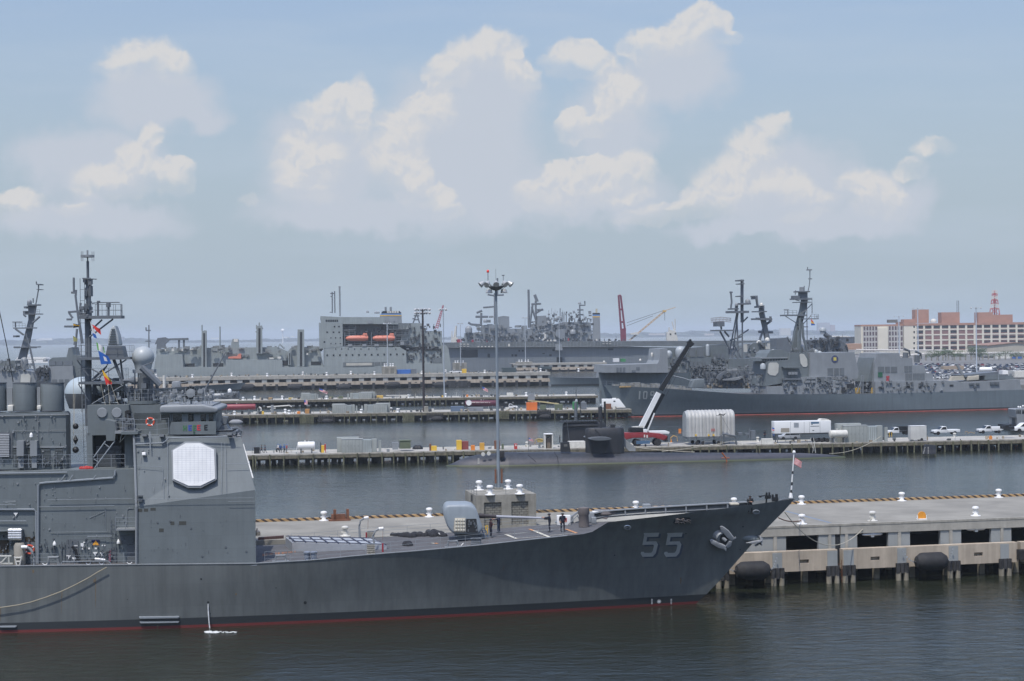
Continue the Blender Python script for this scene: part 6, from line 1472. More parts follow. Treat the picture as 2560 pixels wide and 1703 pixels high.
# white portable frame tent with dark opening
u0,z0=F2.uz('N',1095,770,2.5);u1=F2.uz('N',1192,770,2.5)[0];z1=F2.uz('N',1140,655,2.5)[1]
t=F2.thing('shelter_booth','white open fronted booth on the timber pier left of the submarine sails','booth',(u0+u1)/2,3.4,ZD2)
b=B();b.box(u0,u0+.25,2.5,4.3,ZD2,z1-.2);b.box(u1-.25,u1,2.5,4.3,ZD2,z1-.2);b.box(u0+.25,u1-.25,4.1,4.3,ZD2,z1-.2);b.c();each(b,'booth_wall',OFFW,t);B().box(u0,u1,2.4,4.4,z1-.2,z1).o('booth_roof',WHITE,t,bevel=.06)
B().box(u0+.5,u1-.5,3.2,3.9,ZD2,z1-1.0).o('booth_locker',mat('locker_brown',(.16,.13,.1),.8),t)
b=B();b.tl(F2,'N',[(985,770),(990,725),(1030,712),(1080,730)],4,.1,6);b.rc(F2,'N',1015,712,1075,752,4,5);F2.one('hose_cart','dark hose cart with a yellow arch left of the white booth','cart',b,mat('hose_yellow',(.35,.27,.10),.7))
# crane
CV=3.6
def cu(k,x,y=480,v=CV):return F2.uz(k,x,y,v)[0]
t=F2.thing('truck_crane','red truck crane with a raised white and black telescopic boom','crane',cu('O',250),CV+1.3,ZD2)
CRD=mat('crane_red',(.22,.025,.03),.45,var=.1)
b=B();b.tr(F2,'O',[(5,465),(240,458),(400,470),(495,500),(490,545),(440,545),(330,515),(230,520),(110,520),(30,540),(10,520)],CV,CV+2.6);b.o('carrier',CRD,t,bevel=.05)
B().tr(F2,'O',[(60,425),(70,400),(215,405),(222,458),(65,455)],CV+.2,CV+2.0).o('crane_cab',BLACK,t,bevel=.06)
b=B();b.tr(F2,'O',[(218,425),(262,425),(268,468),(222,468)],CV+.1,CV+2.2);b.o('turret',CARW,t,bevel=.04)
b=B();b.tr(F2,'O',[(95,395),(220,385),(225,410),(95,412)],CV+.6,CV+1.6);b.o('boom_foot',OFFW,t)
b=B();b.tr(F2,'O',[(270,442),(480,440),(520,455),(510,480),(300,478)],CV+.3,CV+2.0);b.o('counterweight',CARW,t,bevel=.1)
def boomseg(k0,p,k1,q,w0,w1,m,name,v=CV+1.1,th=.9):
 a,e=F2.uz(k0,*p,v),F2.uz(k1,*q,v);d=Vector((e[0]-a[0],e[1]-a[1])).normalized();n=Vector((-d.y,d.x))
 b=B();b.poly([(a[0]+n.x*w0,v-th/2,a[1]+n.y*w0),(e[0]+n.x*w1,v-th/2,e[1]+n.y*w1),(e[0]-n.x*w1,v-th/2,e[1]-n.y*w1),(a[0]-n.x*w0,v-th/2,a[1]-n.y*w0)],[(a[0]+n.x*w0,v+th/2,a[1]+n.y*w0),(e[0]+n.x*w1,v+th/2,e[1]+n.y*w1),(e[0]-n.x*w1,v+th/2,e[1]-n.y*w1),(a[0]-n.x*w0,v+th/2,a[1]-n.y*w0)]);return b.o(name,m,t)
boomseg('O',(195,400),'J',(975,1475),.55,.5,CARW,'lower_boom');boomseg('O',(240,405),'J',(1040,1490),.35,.38,BLACK,'boom_side',v=CV+1.75,th=.25)
boomseg('J',(1000,1440),'J',(1390,815),.55,.42,BLACK,'upper_boom',th=.8);boomseg('J',(1192,1110),'J',(1200,1140),.85,.85,BLACK,'boom_collar');boomseg('J',(1360,800),'J',(1415,860),.45,.6,BLACK,'boom_head')
boomseg('J',(1385,800),'J',(1392,775),.3,.1,BLACK,'boom_tip');boomseg('O',(265,440),'O',(345,240),.13,.13,CARW,'lift_ram',v=CV+.4,th=.3)
b=B();b.tl(F2,'J',[(1385,845),(1040,1495)],CV+1.9,.035,4);b.tl(F2,'J',[(1400,870),(1070,1520)],CV+1.6,.035,4);each(b,'boom_cable',BLACK,t)
b=B();b.rc(F2,'O',255,488,270,520,CV-.05,CV+.3);b.rc(F2,'O',225,485,240,515,CV-.04,CV+.2);each(b,'carrier_locker',OFFW,t)
wheels(t,[cu('O',x)-cu('O',250)for x in(155,382)],2.8,.80)
b=B();b.tr(F2,'O',[(455,545),(495,500),(497,560),(470,565)],CV,CV+2.4);b.o('outrigger',BLACK,t)
b=B();b.rc(F2,'O',145,555,295,590,.9,1.6)
o=F2.one('hose_rack','blue hose rack lying before the crane wheels','rack',b,mat('hose_blue',(.06,.12,.2),.7))
b=B();b.tl(F2,'O',[(530,560),(528,520),(560,495),(600,510),(605,560)],4.5,.1,6);F2.one('hose_loop','yellow looped hose standing right of the crane','hose',b,mat('hose_ochre',(.45,.28,.08),.7))
b=B();u,v=onp('O',535,575);b.lathe([(.28,0),(.26,.05),(.05,.8),(.02,.82)],(u,v,ZD2),10);F2.one('traffic_cone','orange traffic cone right of the crane','cone',b,ORANGE)
b=B();b.rc(F2,'O',622,420,648,470,5,5.6);F2.one('orange_bag','orange lift bag hung beside the ribbed shelter','bag',b,ORANGE)
# ribbed shelter
HV0,HVw=4.0,4.6
u0=F2.uz('O',735,350,HV0)[0];u1=F2.uz('O',1256,350,HV0)[0];zt=F2.uz('O',1000,208,HV0+HVw/2)[1];zb=F2.uz('O',1000,505,HV0)[1]
t=F2.thing('ribbed_shelter','tall silver grey ribbed shelter with a rounded roof on a wheeled base','shelter',(u0+u1)/2,HV0+HVw/2,ZD2)
SHM=mat('shelter_grey',(.40,.40,.38),.5,var=.08,sc=.5,streak=.18);nr=13;sub=6;b=B();vs=[];hw=HVw/2
arch=[(-hw,zb),(-hw,zb+(zt-zb)*.45),(-hw,zt-hw*.75)]+[(-hw*cos(q),zt-hw*.75+hw*.75*sin(q))for q in[i*pi/12 for i in range(1,12)]]+[(hw,zt-hw*.75),(hw,zb)]
for i in range(nr*sub+1):
 f=(i%sub)/sub;bul_=.16*abs(sin(pi*i/sub))**.7;u=u0+(u1-u0)*i/(nr*sub)
 for y,z in arch:
  n=Vector((y/hw,max(0,(z-(zt-hw*.75))/(hw*.75))));vs.append((u,HV0+hw+y+n.x*bul_,z+n.y*bul_))
k=len(arch);b.add(vs,[(i*k+j,(i+1)*k+j,(i+1)*k+j+1,i*k+j+1)for i in range(nr*sub)for j in range(k-1)]);b.o('ribbed_skin',SHM,t,smooth=True)
b=B();b.poly([(u0,HV0+hw+y,z)for y,z in arch],[(u0-.5,HV0+hw+y*.86,zb+(z-zb)*.97)for y,z in arch]);b.poly([(u1-.02,HV0+hw+y,z)for y,z in arch],[(u1+.04,HV0+hw+y*.98,z)for y,z in arch]);each(b,'end_wall',mat('shelter_end',(.30,.32,.32),.6,streak=.1),t)
b=B();b.box(u0-.3,u1+.2,HV0-.1,HV0+HVw,zb-.4,zb-.02);b.o('shelter_chassis',HAZED,t);wheels(t,[F2.uz('O',x,540,HV0)[0]-(u0+u1)/2 for x in(828,897,1075)],HVw,.42)
b=B();u,z=F2.uz('O',1008,430,HV0-.05)
for dx,w_ in((-.32,.2),(0,.24),(.3,.16)):b.box(u+dx-w_/2,u+dx+w_/2,HV0-.24,HV0-.17,z-.3,z+.3)
b.o('red_mark',mat('faded_red',(.4,.12,.12),.7),t)
b=B()
for x in(815,960,1015):u,z=F2.uz('O',x,490,HV0-.3);b.box(u-.18,u+.18,HV0-.35,HV0-.15,z-.2,z+.2)
each(b,'amber_lamp',YELLOW,t)
# lamp post before the shelter, fence panels, gear
u,z=F2.uz('O',1102,495,2.0);zt_=F2.uz('O',1102,255,2.0)[1]
t=F2.thing('dock_lamp','stout grey lamp post with angled lamps before the ribbed shelter','lamp post',u,2,ZD2);B().tube([(u,2,ZD2),(u,2,zt_)],.24,10,.2).o('lamp_pole',CONCD,t)
b=B();b.tl(F2,'O',[(1045,268),(1120,262)],2,.05,5);b.tl(F2,'O',[(1075,262),(1085,250),(1120,262)],2,.12,6);b.tl(F2,'O',[(1120,268),(1150,245)],2,.1,6);each(b,'lamp_head',BLACK,t)
b=B();b.tl(F2,'O',[(1105,275),(1200,445)],2.0,.03,4);b.o('stay_wire',BLACK,t)
b=B()
for x0,x1,y0,y1 in((600,745,462,560),(745,870,458,562),(870,1000,458,565)):
 b.tl(F2,'O',[(x0,y1),(x0,y0),(x1,y0),(x1,y1)],1.4,.035,4);b.tl(F2,'O',[(x0,(y0+y1)/2),(x1,(y0+y1)/2)],1.4,.025,4);b.c()
for q in each(b,'pier_fence',RAILM):pass
for i,o in enumerate([x for x in bpy.data.objects if x.name.startswith('pier_fence')]):
 pts=[Vector(p.co)for p in o.data.vertices];c=sum(pts,Vector())/len(pts);c.z=ZD2
 o.data.transform(Matrix.Translation(-c));o.location=F2.W(*c);o.rotation_euler=(0,0,F2.a);tag(o,['pale rail panel at the left end of the ribbed shelter','pale rail panel below the shelter wheels','pale rail panel below the middle of the ribbed shelter'][i],'railing','pale rail panels on the timber pier')
b=B();b.tl(F2,'O',[(1100,560),(1095,500),(1120,478),(1260,500),(1270,560),(1285,680)],.8,.22,7);b.tl(F2,'O',[(1130,490),(1150,560)],.8,.15,6);F2.one('boarding_brow','dark folded boarding arm hanging over the pier edge','brow',b,HAZED)
b=B();b.rc(F2,'O',1300,462,1345,490,3,4.2);b.rc(F2,'O',1380,470,1420,490,3,4);b.rc(F2,'O',1418,420,1432,530,3,3.6);b.rc(F2,'O',1440,440,1490,535,3,4.4);F2.one('machinery_skid','dark machinery skid between the shelter and the minivan','machinery',b,LATT)
b=B();b.rc(F2,'P',2115,385,2160,420,5,6.5);b.rc(F2,'P',2160,395,2250,425,5,6.5);b.rc(F2,'P',2165,375,2185,395,5,6);F2.one('black_machine','black machine parked behind the utility truck','machinery',b,BLACK)
b=B();b.tl(F2,'P',[(1690,475),(1690,450),(1720,450),(1720,470),(1750,455),(1800,470),(1800,450)],2.5,.08,5);F2.one('hose_tangle','tan hose tangle between the two pickup trucks','hose',b,mat('hose_tan',(.28,.2,.1),.8))
b=B()
for x in(832,858):b.c();u,v=onp('P',x,508);b.lathe([(.09,0),(.09,1.0),(.02,1.05)],(u,v,ZD2),8)
for i,o in enumerate(each(b,'yellow_post',YELLOW)):
 pts=[Vector(p.co)for p in o.data.vertices];c=sum(pts,Vector())/len(pts);c.z=ZD2;o.data.transform(Matrix.Translation(-c));o.location=F2.W(*c);tag(o,['left yellow guard post in front of the stake truck','right yellow guard post in front of the stake truck'][i],'post','yellow guard posts')
for i,(k,x,y,l)in enumerate([('M',1425,660,'pale bollard before the grey cabinets near the clean white tank'),('N',895,800,'pale bollard at the far kerb left of the white booth'),('O',1372,530,'yellowed bollard beside the machinery skid'),('P',1395,490,'white bollard before the open bed pickup truck'),('N',1035,815,'low white bollard between the hose cart and the booth')]):
 u,v=F2.uv(k,x,y,ZD2);bollard(F2,u,min(max(v,.5),W2-.5),ZD2,l,'bollards on the timber pier',1.1,OFFW)
for i,(k,x,y,h,l,tp_,f,ps)in enumerate([('M',370,680,1.8,'person in dark grey overalls walking beside the black crate',mat('grey_cloth',(.06,.065,.07),.85),3.0,WALK),('M',405,680,1.8,'person in a striped grey coat walking second from the black crate',mat('grey_blue_cloth',(.05,.06,.09),.85),3.0,WALK),('M',532,672,1.8,'person in a white shirt walking left of the person with a red bag',FW,3.0,WALK),('M',555,678,1.8,'person in plain blue overalls standing between two walkers',mat('blue_cloth',(.03,.06,.16),.85),1.5,{}),('M',592,675,1.8,'person in bright blue walking just left of the red-backed person',mat('bright_blue_cloth',(.04,.10,.28),.85),0.2,WALK),('M',617,675,1.8,'person with a red pack over blue overalls',mat('red_pack_cloth',(.35,.04,.05),.85),.2,{}),('O',1595,525,1.8,'person in dark overalls standing left of the minivan',NAVY,-1,{}),('O',1697,548,1.75,'person in blue standing at the rear of the minivan',mat('mid_blue_cloth',(.05,.09,.2),.85),1,FOLD),('N',1267,760,1.75,'person in black standing left of the second submarine sail',BLACK,0,{})]):
 u,v=F2.uv(k,x,y,ZD2);person(F2,u,max(v,.6),ZD2,h,l,f,ps,tp_,NAVY,mat('hat_blue',(.04,.15,.4),.6)if 1<i<6 else 'hair')
flag(F2,'O',[(1678,402),(1706,410),(1702,445),(1676,440)],2.4,[FB,FW,FR],lambda s,t:0 if t<.5 else 1+int(t*9)%2,'ensign_flag','small flag hanging from a pole left of the minivan',8,7,.05,'flags at the piers')
b=B();u,z=F2.uz('O',1675,400,2.4);b.tube([(u,2.4,ZD2),(u,2.4,z+.2)],.035,5);F2.one('flagstaff','short flag pole left of the minivan','flagstaff',b,OFFW)
for nm,lb,pts,sg in[('mooring_line','pale line from the grey cabinets down to the submarine stern',[('P',740,500,.2),('P',150,698,SV-2)],1.0),('mooring_line','pale line crossing the submarine deck from the pier to the boarding arm',[('O',430,675,SV-1.5),('O',1250,555,.2)],.2),('mooring_line','pale line from the gangway foot along the submarine casing',[('O',135,628,SV+1),('O',800,682,SV-1.5)],.15)]:
 P_=[]
 for k,x,y,v in pts:u,z=F2.uz(k,x,y,v);P_.append(F2.W(u,v,z))
 sag_line(nm,lb,P_[0],P_[1],sg,.06)
b=B();b.tl(F2,'O',[(2112,520),(2140,640)],-.8,.05,4);b.tl(F2,'O',[(2148,520),(2172,692)],-.8,.07,4);b.tl(F2,'O',[(2165,555),(2135,690)],-.8,.05,4);F2.one('boarding_ladder','white ladder frame reaching from the pier down to the submarine','ladder',b,OFFW)
GFL='orange floats of the boom under the timber pier'
proto=None
for i,x in enumerate([1374,1432,1496,1618,1682,1738,1797,1855,1902,2002,2125,2184,2243,2305,2365]):
 u,v=F2.uv('P',x,655-(x-1374)*.035,0)
 if proto is None:
  b=B().lathe([(.05,-.6),(.3,-.5),(.34,0),(.3,.5),(.05,.6)],(u,v,.15),10,'x');proto=F2.one('boom_float','orange boom float nearest the submarine rudder','float',b,mat('float_orange',(.55,.16,.07),.6),GFL,smooth=True)
 else:dup(proto,F2.W(u,v,-.19),F2.a,f'orange boom float, {ORD[i]} in the row counted from the submarine rudder')
 # ---------------------------------------------------------------- the two timber piers in the middle distance
F3=px_frame((625,1059.5),(1396,1048),0);ZD3=F3.uz('U',640,718,0)[1]
u0,u1=F3.uz('U',-120,750,0)[0],F3.uz('N',2080,400,0)[0];W3=12.0
tpier(F3,'timber_pier','timber pier with two red tanks behind the submarine pier',u0,u1,ZD3,W3,[F3.uz('U',x,800,0)[0]for x in(630,760,940,1105,1265,1435,1545)]+[F3.uz('V',x,780,0)[0]for x in(10,100,245,500,600,790,970,1085,1430,1920,2120,2290)]+[F3.uz('N',x,430,0)[0]for x in(125,235,350,460,775,850,930,1210,1370,1500,1620,1800,1900)],cap=.95)
F3B=Fr(*ground(973,1014.7).xy,F3.a);ZD3B=F3B.uz('V',1000,415,0)[1]
u0,u1=F3B.uz('U',-100,500,0)[0],F3B.uz('N',1700,300,0)[0]
tpier(F3B,'timber_pier','farther timber pier with grey cabinets and a flag before the concrete pier',u0,u1,ZD3B,12,[F3B.uz('V',x,500,0)[0]for x in(835,975,1135,1290,1445,1590,1690,1768,1875,620,480)],cap=.9)
cabinets(F3,'V',(-220,515,245,680),ZD3,'left grey cabinets of the pair on the red tank pier',v=2.0)
cabinets(F3,'V',(318,505,850,678),ZD3,'right grey cabinets of the pair on the red tank pier',v=2.0,flip=True)
cabinets(F3B,'U',(1560,315,1880,440),ZD3B,'left grey cabinets on the farther timber pier beside the large flag',v=2.0)
cabinets(F3B,'V',(60,298,565,430),ZD3B,'right grey cabinets on the farther timber pier',v=2.0,flip=True)
TR1=mat('tank_red',(.21,.035,.045),.45,var=.15,sc=.8);TR2=mat('tank_maroon',(.09,.018,.035),.45,var=.15)
def tank3(k,x0,y0,x1,y1,v,label,m):
 return tank(F3,k,x0,y0,x1,y1,v,ZD3,label,m)
t=tank3('U',60,518,735,625,6,'long faded red tank on the pier behind the cruiser bridge',TR1)
b=B();u,z=F3.uz('U',152,570,4);b.lathe([(.4,-.1),(.4,.1)],(u,5.0,z),14,'y');b.o('tank_hatch',HAZED,t)
t=tank3('N',190,277,580,345,5,'long maroon tank with a white disc and lettering behind the lamp mast',TR2)
u,z=F3.uz('N',236,305,3.8);b=B();b.lathe([(.02,-.05),(.9,-.05),(.9,.1),(.02,.1)],(u,3.75,z),18,'y');b.o('tank_disc',WHITE,t)
b=B()
for i in range(26):
 if i%6==5:continue
 x=272+i*8;b.rc(F3,'N',x,298,x+5,306,3.7,3.9)
b.o('tank_lettering',OFFW,t)
def box3(fr,zd,k,x0,y0,x1,y1,v0,d,name,label,cat,m,group=None):
 b=B();xm=(x0+x1)/2;a,e=fr.uz(k,x0,y1,v0)[0],fr.uz(k,x1,y1,v0)[0];z1=fr.uz(k,xm,y0,v0)[1];b.box(a,e,v0,v0+d,zd,max(z1,zd+.3));o=fr.one(name,label,cat,b,m,group);md=o.modifiers.new('e','BEVEL');md.width=.06;return o
for a in[('N',1415,295,1470,352,5,2,'green_container','bright green container behind the periscopes','container',GREEN),('N',890,302,1012,362,3,2,'air_compressor','orange compressor trailer right of the white pickup','compressor',mat('compressor_orange',(.6,.15,.03),.5)),('N',1045,328,1112,362,3,1.5,'green_crate','left dark green crate beside the orange compressor','crate',GRN),('N',1212,320,1300,362,3,1.5,'green_crate','right dark green crate under the yellow boom','crate',GRN),('N',1510,300,1570,350,4,2,'grey_locker','grey locker left of the white sloping trailer','locker',LATT),('N',1790,315,1850,350,2,1,'brown_crate','brown crate before the white sloping trailer','crate',RUST),('U',1492,655,1548,700,1.5,1,'orange_box','small orange box at the edge of the red tank pier','box',ORANGE),('U',845,650,880,700,2,1,'yellow_pump','small yellow pump right of the faded red tank','pump',YELLOW),('V',1472,562,1552,652,2,1.6,'grey_locker','brownish grey locker at the foot of the dark lamp pole','locker',CONCD),('U',1010,540,1055,640,3,1.5,'white_cabinet','tall pale cabinet right of the faded red tank','cabinet',HAZE2),('U',1640,610,1720,700,3,1.6,'winch_unit','red and yellow winch left of the grey cabinets','winch',mat('winch_ochre',(.35,.18,.06),.7)),('N',30,345,180,375,3,2,'pallet_stack','blue grey pallet stack left of the maroon tank','pallets',mat('pallet_blue',(.10,.14,.2),.8)),('N',230,355,400,378,3,2,'pallet_stack','long low pallet stack under the maroon tank','pallets',mat('pallet_grey',(.2,.21,.23),.8))]:
 box3(F3,ZD3,*a)
u0,z1=F3.uz('N',1745,262,4);u1=F3.uz('N',1940,262,4)[0];ue=F3.uz('N',2015,350,4)[0]
t=F3.thing('white_trailer','white trailer with a sloping right end beside the destroyer stem','trailer',(u0+ue)/2,5,ZD3);B().prism([(u0,ZD3+.5),(ue,ZD3+.5),(u1,z1),(u0,z1)],4,6.6).o('trailer_body',CARW,t,bevel=.08)
b=B();b.rc(F3,'N',1875,280,1897,295,3.97,4.1);b.o('trailer_window',DARK,t);wheels(t,(-1.2,),2.4,.45);b=B();b.rc(F3,'N',1862,250,1905,262,4.6,5.6);b.o('roof_unit',WHITE,t)
u,v=F3.uv('N',670,380,ZD3);t=pickup(F3,u+.5,v+1.2,ZD3,'white pickup with a dark flat load between the red tank and compressor','stake',L=6.0);t.rotation_euler=(0,0,F3.a+pi);t['group']='white vehicles on the red tank pier'
b=B();b.tl(F3,'N',[(905,280),(1080,295),(1250,318)],4,.28,4);b.tl(F3,'N',[(1215,312),(1255,318)],4,.35,4);b.tl(F3,'N',[(985,300),(950,350)],4,.15,4);F3.one('boom_lift','pale yellow folded lift boom above the orange compressor','lift',b,mat('boom_yellow',(.45,.38,.2),.6))
b=B();b.tr(F3,'N',[(905,275),(912,215),(935,200),(970,203),(985,230),(985,275)],8,9.6);F3.one('grey_hood','rounded grey hood behind the orange compressor','hood',b,HAZE2)
# fenders and timber fender screens
for k,x0,x1,y0,y1,l in[('U',235,500,805,905,'pale grey foam fender at the left of the red tank pier'),('U',1945,2175,790,880,'dark foam fender below the left grey cabinets'),('V',1600,1830,745,835,'dark foam fender right of the dark lamp pole'),('N',1030,1170,435,490,'dark foam fender below the yellow lift boom')]:
 u0,z1=F3.uz(k,x0,y0,-1.2);u1=F3.uz(k,x1,y1,-1.2)[0];z0=F3.uz(k,x1,y1,-1.2)[1];r=(z1-z0)/2;b=B().lathe([(.1,u0),(r*.7,u0+r*.7),(r,u0+r*1.5),(r,u1-r*1.5),(r*.7,u1-r*.7),(.1,u1)],(0,-1.2,z0+r),16,'x')
 F3.one('foam_fender',l,'fender',b,mat('fender_grey',(.22,.23,.24),.7)if 'pale' in l else RUBBER,'foam fenders of the red tank pier',smooth=True)
for k,x0,x1,y0,y1,m_,l in[('U',1560,1805,722,890,WOODG,'mossy timber fender screen left of the grey cabinets'),('V',1095,1300,690,850,WOODG,'mossy timber fender screen left of the dark lamp pole'),('N',540,695,395,490,WOODG,'mossy timber fender screen below the white pickup'),('U',225,500,745,815,SOOT,'black rubber fender rack above the pale grey fender'),('U',1880,2190,728,850,SOOT,'black fender rack behind the left dark fender'),('V',1520,1830,690,820,SOOT,'black fender rack right of the dark lamp pole'),('N',1010,1170,380,440,SOOT,'black fender rack below the yellow lift boom')]:
 b=B();n=9;w=(x1-x0)/n
 for i in range(n):b.rc(F3,k,x0+i*w,y0,x0+i*w+w*.72,y1,-.75,-.4)
 b.rc(F3,k,x0,(y0+y1)/2,x1,(y0+y1)/2+12,-.42,-.2);F3.one('fender_screen',l,'fender screen',b,m_,'fender screens of the red tank pier')
gm_=['nearest the cruiser bridge','second from the cruiser bridge','third from the cruiser bridge','fourth from the cruiser bridge','fifth from the cruiser bridge','sixth from the cruiser bridge','seventh from the cruiser bridge','eighth from the cruiser bridge']
for i,(k,x,y,v)in enumerate([('U',340,712,.8),('U',1275,655,10),('U',1345,702,.8),('V',318,680,.8),('V',865,612,9),('V',988,665,1.4)]):bollard(F3,F3.uz(k,x,y,v)[0],v,ZD3,f'white bollard on the red tank pier, {gm_[i]}','bollards on the red tank pier',1.35)
for i,(k,x,y,v)in enumerate([('U',500,465,1),('U',710,430,10),('U',1220,430,9),('U',2035,440,1),('V',1187,408,1),('V',1868,355,10),('N',885,200,9),('N',1340,190,9)]):bollard(F3B,F3B.uz(k,x,y,v)[0],v,ZD3B,f'white bollard on the farther timber pier, {gm_[i]}','bollards on the farther timber pier',1.45)
for a in[('U',965,395,1040,435,5,1.6,'winch_unit','tan winch on the farther timber pier left of two bollards','winch',mat('winch_tan',(.3,.2,.1),.8)),('U',1335,400,1420,440,5,1.5,'yellow_rack','yellow hose rack left of the farther cabinets','rack',mat('rack_yellow',(.4,.3,.1),.7)),('U',2075,372,2160,418,6,1.5,'green_crate','left green crate between the farther grey cabinets','crate',GRN),('U',2262,368,2340,415,6,1.5,'green_crate','right green crate between the farther grey cabinets','crate',GRN),('V',600,360,720,415,4,1.8,'forklift_frame','yellow framed machine right of the farther cabinets','machine',mat('machine_yellow',(.5,.33,.08),.6)),('V',1800,360,1828,395,5,1,'yellow_post','yellow post box at the grey lamp pole','post',YELLOW),('V',2250,345,2290,390,5,.6,'orange_disc','orange marker at the right of the farther timber pier','marker',ORANGE),('N',668,192,740,222,5,2,'white_hut','low white hut behind the floodlight mast','hut',OFFW)]:
 box3(F3B,ZD3B,*a)
b=B();b.rc(F3B,'V',770,352,1235,364,5,6);b.rc(F3B,'V',820,385,1170,405,5,7);b.rc(F3B,'V',1020,364,1160,385,5,6.5);F3B.one('gangway','long white gangway lying on trestles on the farther pier','gangway',b,OFFW)
for fr,zd,k,pts,v,l in[(F3B,ZD3B,'U',[(1910,228),(2062,290),(2040,335),(1900,275)],3,'large striped flag with a blue canton on the farther pier'),(F3,ZD3,'U',[(1625,440),(1690,450),(1685,530),(1630,530)],9,'red and white flag drooping left of the large flag'),(F3B,ZD3B,'N',[(385,120),(455,150),(452,185),(400,160)],5,'striped flag left of the floodlight mast on the farther pier')]:
 flag(fr,k,pts,v,[FW,FR,FB],lambda s,t:2 if s<.4 and t<.55 else int(t*9)%2,'ensign_flag',l,10,9,.06,'flags at the piers')
for fr,zd,k,x0,y0,x1,v,l in[(F3B,ZD3B,'U',1905,185,1870,3.0,'slanting flagstaff of the large flag on the farther pier'),(F3B,ZD3B,'N',370,105,420,5,'slanting flagstaff left of the floodlight mast')]:
 a=fr.uz(k,x0,y0,v);e=fr.uz(k,x1,460,v)[0];fr.one('flagstaff',l,'flagstaff',B().tube([(e,v,zd),(a[0],v,a[1])],.08,5),HAZED)
 # low black submarine between the two timber piers
SV3=W3+6;b=B();vs=[];ua,ue=F3.uz('U',720,620,SV3)[0],F3.uz('U',1960,600,SV3)[0]
for i in range(21):
 u=ua+(ue-ua)*i/20;e=max(.2,min(1,i/6,(20-i)/4))**.5;r=4.4*e
 for j in range(11):q=pi*(-.1+1.2*j/10);vs.append((u,SV3-r*cos(q),2.3-4.4+r*sin(q)+(4.4-r)*.8))
SB3=F3.thing('submarine','low black submarine hull between the two middle timber piers','submarine',(ua+ue)/2,SV3,0)
b.add(vs,[(i*11+j,(i+1)*11+j,(i+1)*11+j+1,i*11+j+1)for i in range(20)for j in range(10)]);b.o('hull',SUBM,SB3,smooth=True)
b=B();b.tl(F3,'U',[(790,575),(830,600),(830,640)],14,.3,6);b.tl(F3,'U',[(940,575),(1160,560),(1350,545),(1390,570)],15,.22,6);b.tl(F3,'U',[(1000,620),(1100,590)],13,.15,6);each(b,'deck_pipe',OFFW,SB3)
b=B();b.rail([(F3.uz('U',x,560,SV3-1)[0],SV3-1,2.2)for x in(900,1560)],1.2,3,.06,2);b.o('deck_rail',RAILM,SB3)
# tall lamp poles
def lamp_pole(fr,k,xb,yb,xt,yt,v,zb,r,label,m,heads=8,spread=2.6,group='tall lamp poles on the piers',rows=1):
 u,z1=fr.uz(k,xt,yt,v);t=fr.thing('lamp_pole',label,'lamp pole',u,v,zb,0,group);B().tube([(u,v,zb),(u,v,z1)],r,10,r*.75).o('pole_shaft',m,t,smooth=True)
 b=B()
 for rw in range(rows):
  for i in range(heads):
   q=2*pi*(i+.3)/heads;c=Vector((u+spread*cos(q),v+spread*.8*sin(q),z1+.1-rw*1.1));b.tube([(u,v,z1-.3-rw*1.1),tuple(c)],.06,4);b.tube([c,c+Vector((cos(q)*.5,sin(q)*.5,-.45))],.22,7,.42);b.c()
 each(b,'lamp_head',mat('lamp_grey',(.45,.46,.46),.4),t);return t
lamp_pole(F3,'H',1685,2030,1668,500,5,ZD3,.42,'tall dark brown lamp pole with two tiers of lamps in front of the supply ship',mat('pole_brown_black',(.03,.024,.026),.7),8,2.2,rows=2)
lamp_pole(F3B,'V',1840,370,1826,-1230,6,ZD3B,.26,'slender grey lamp pole right of the dark lamp pole',mat('pole_grey',(.33,.37,.41),.5),5,1.2)
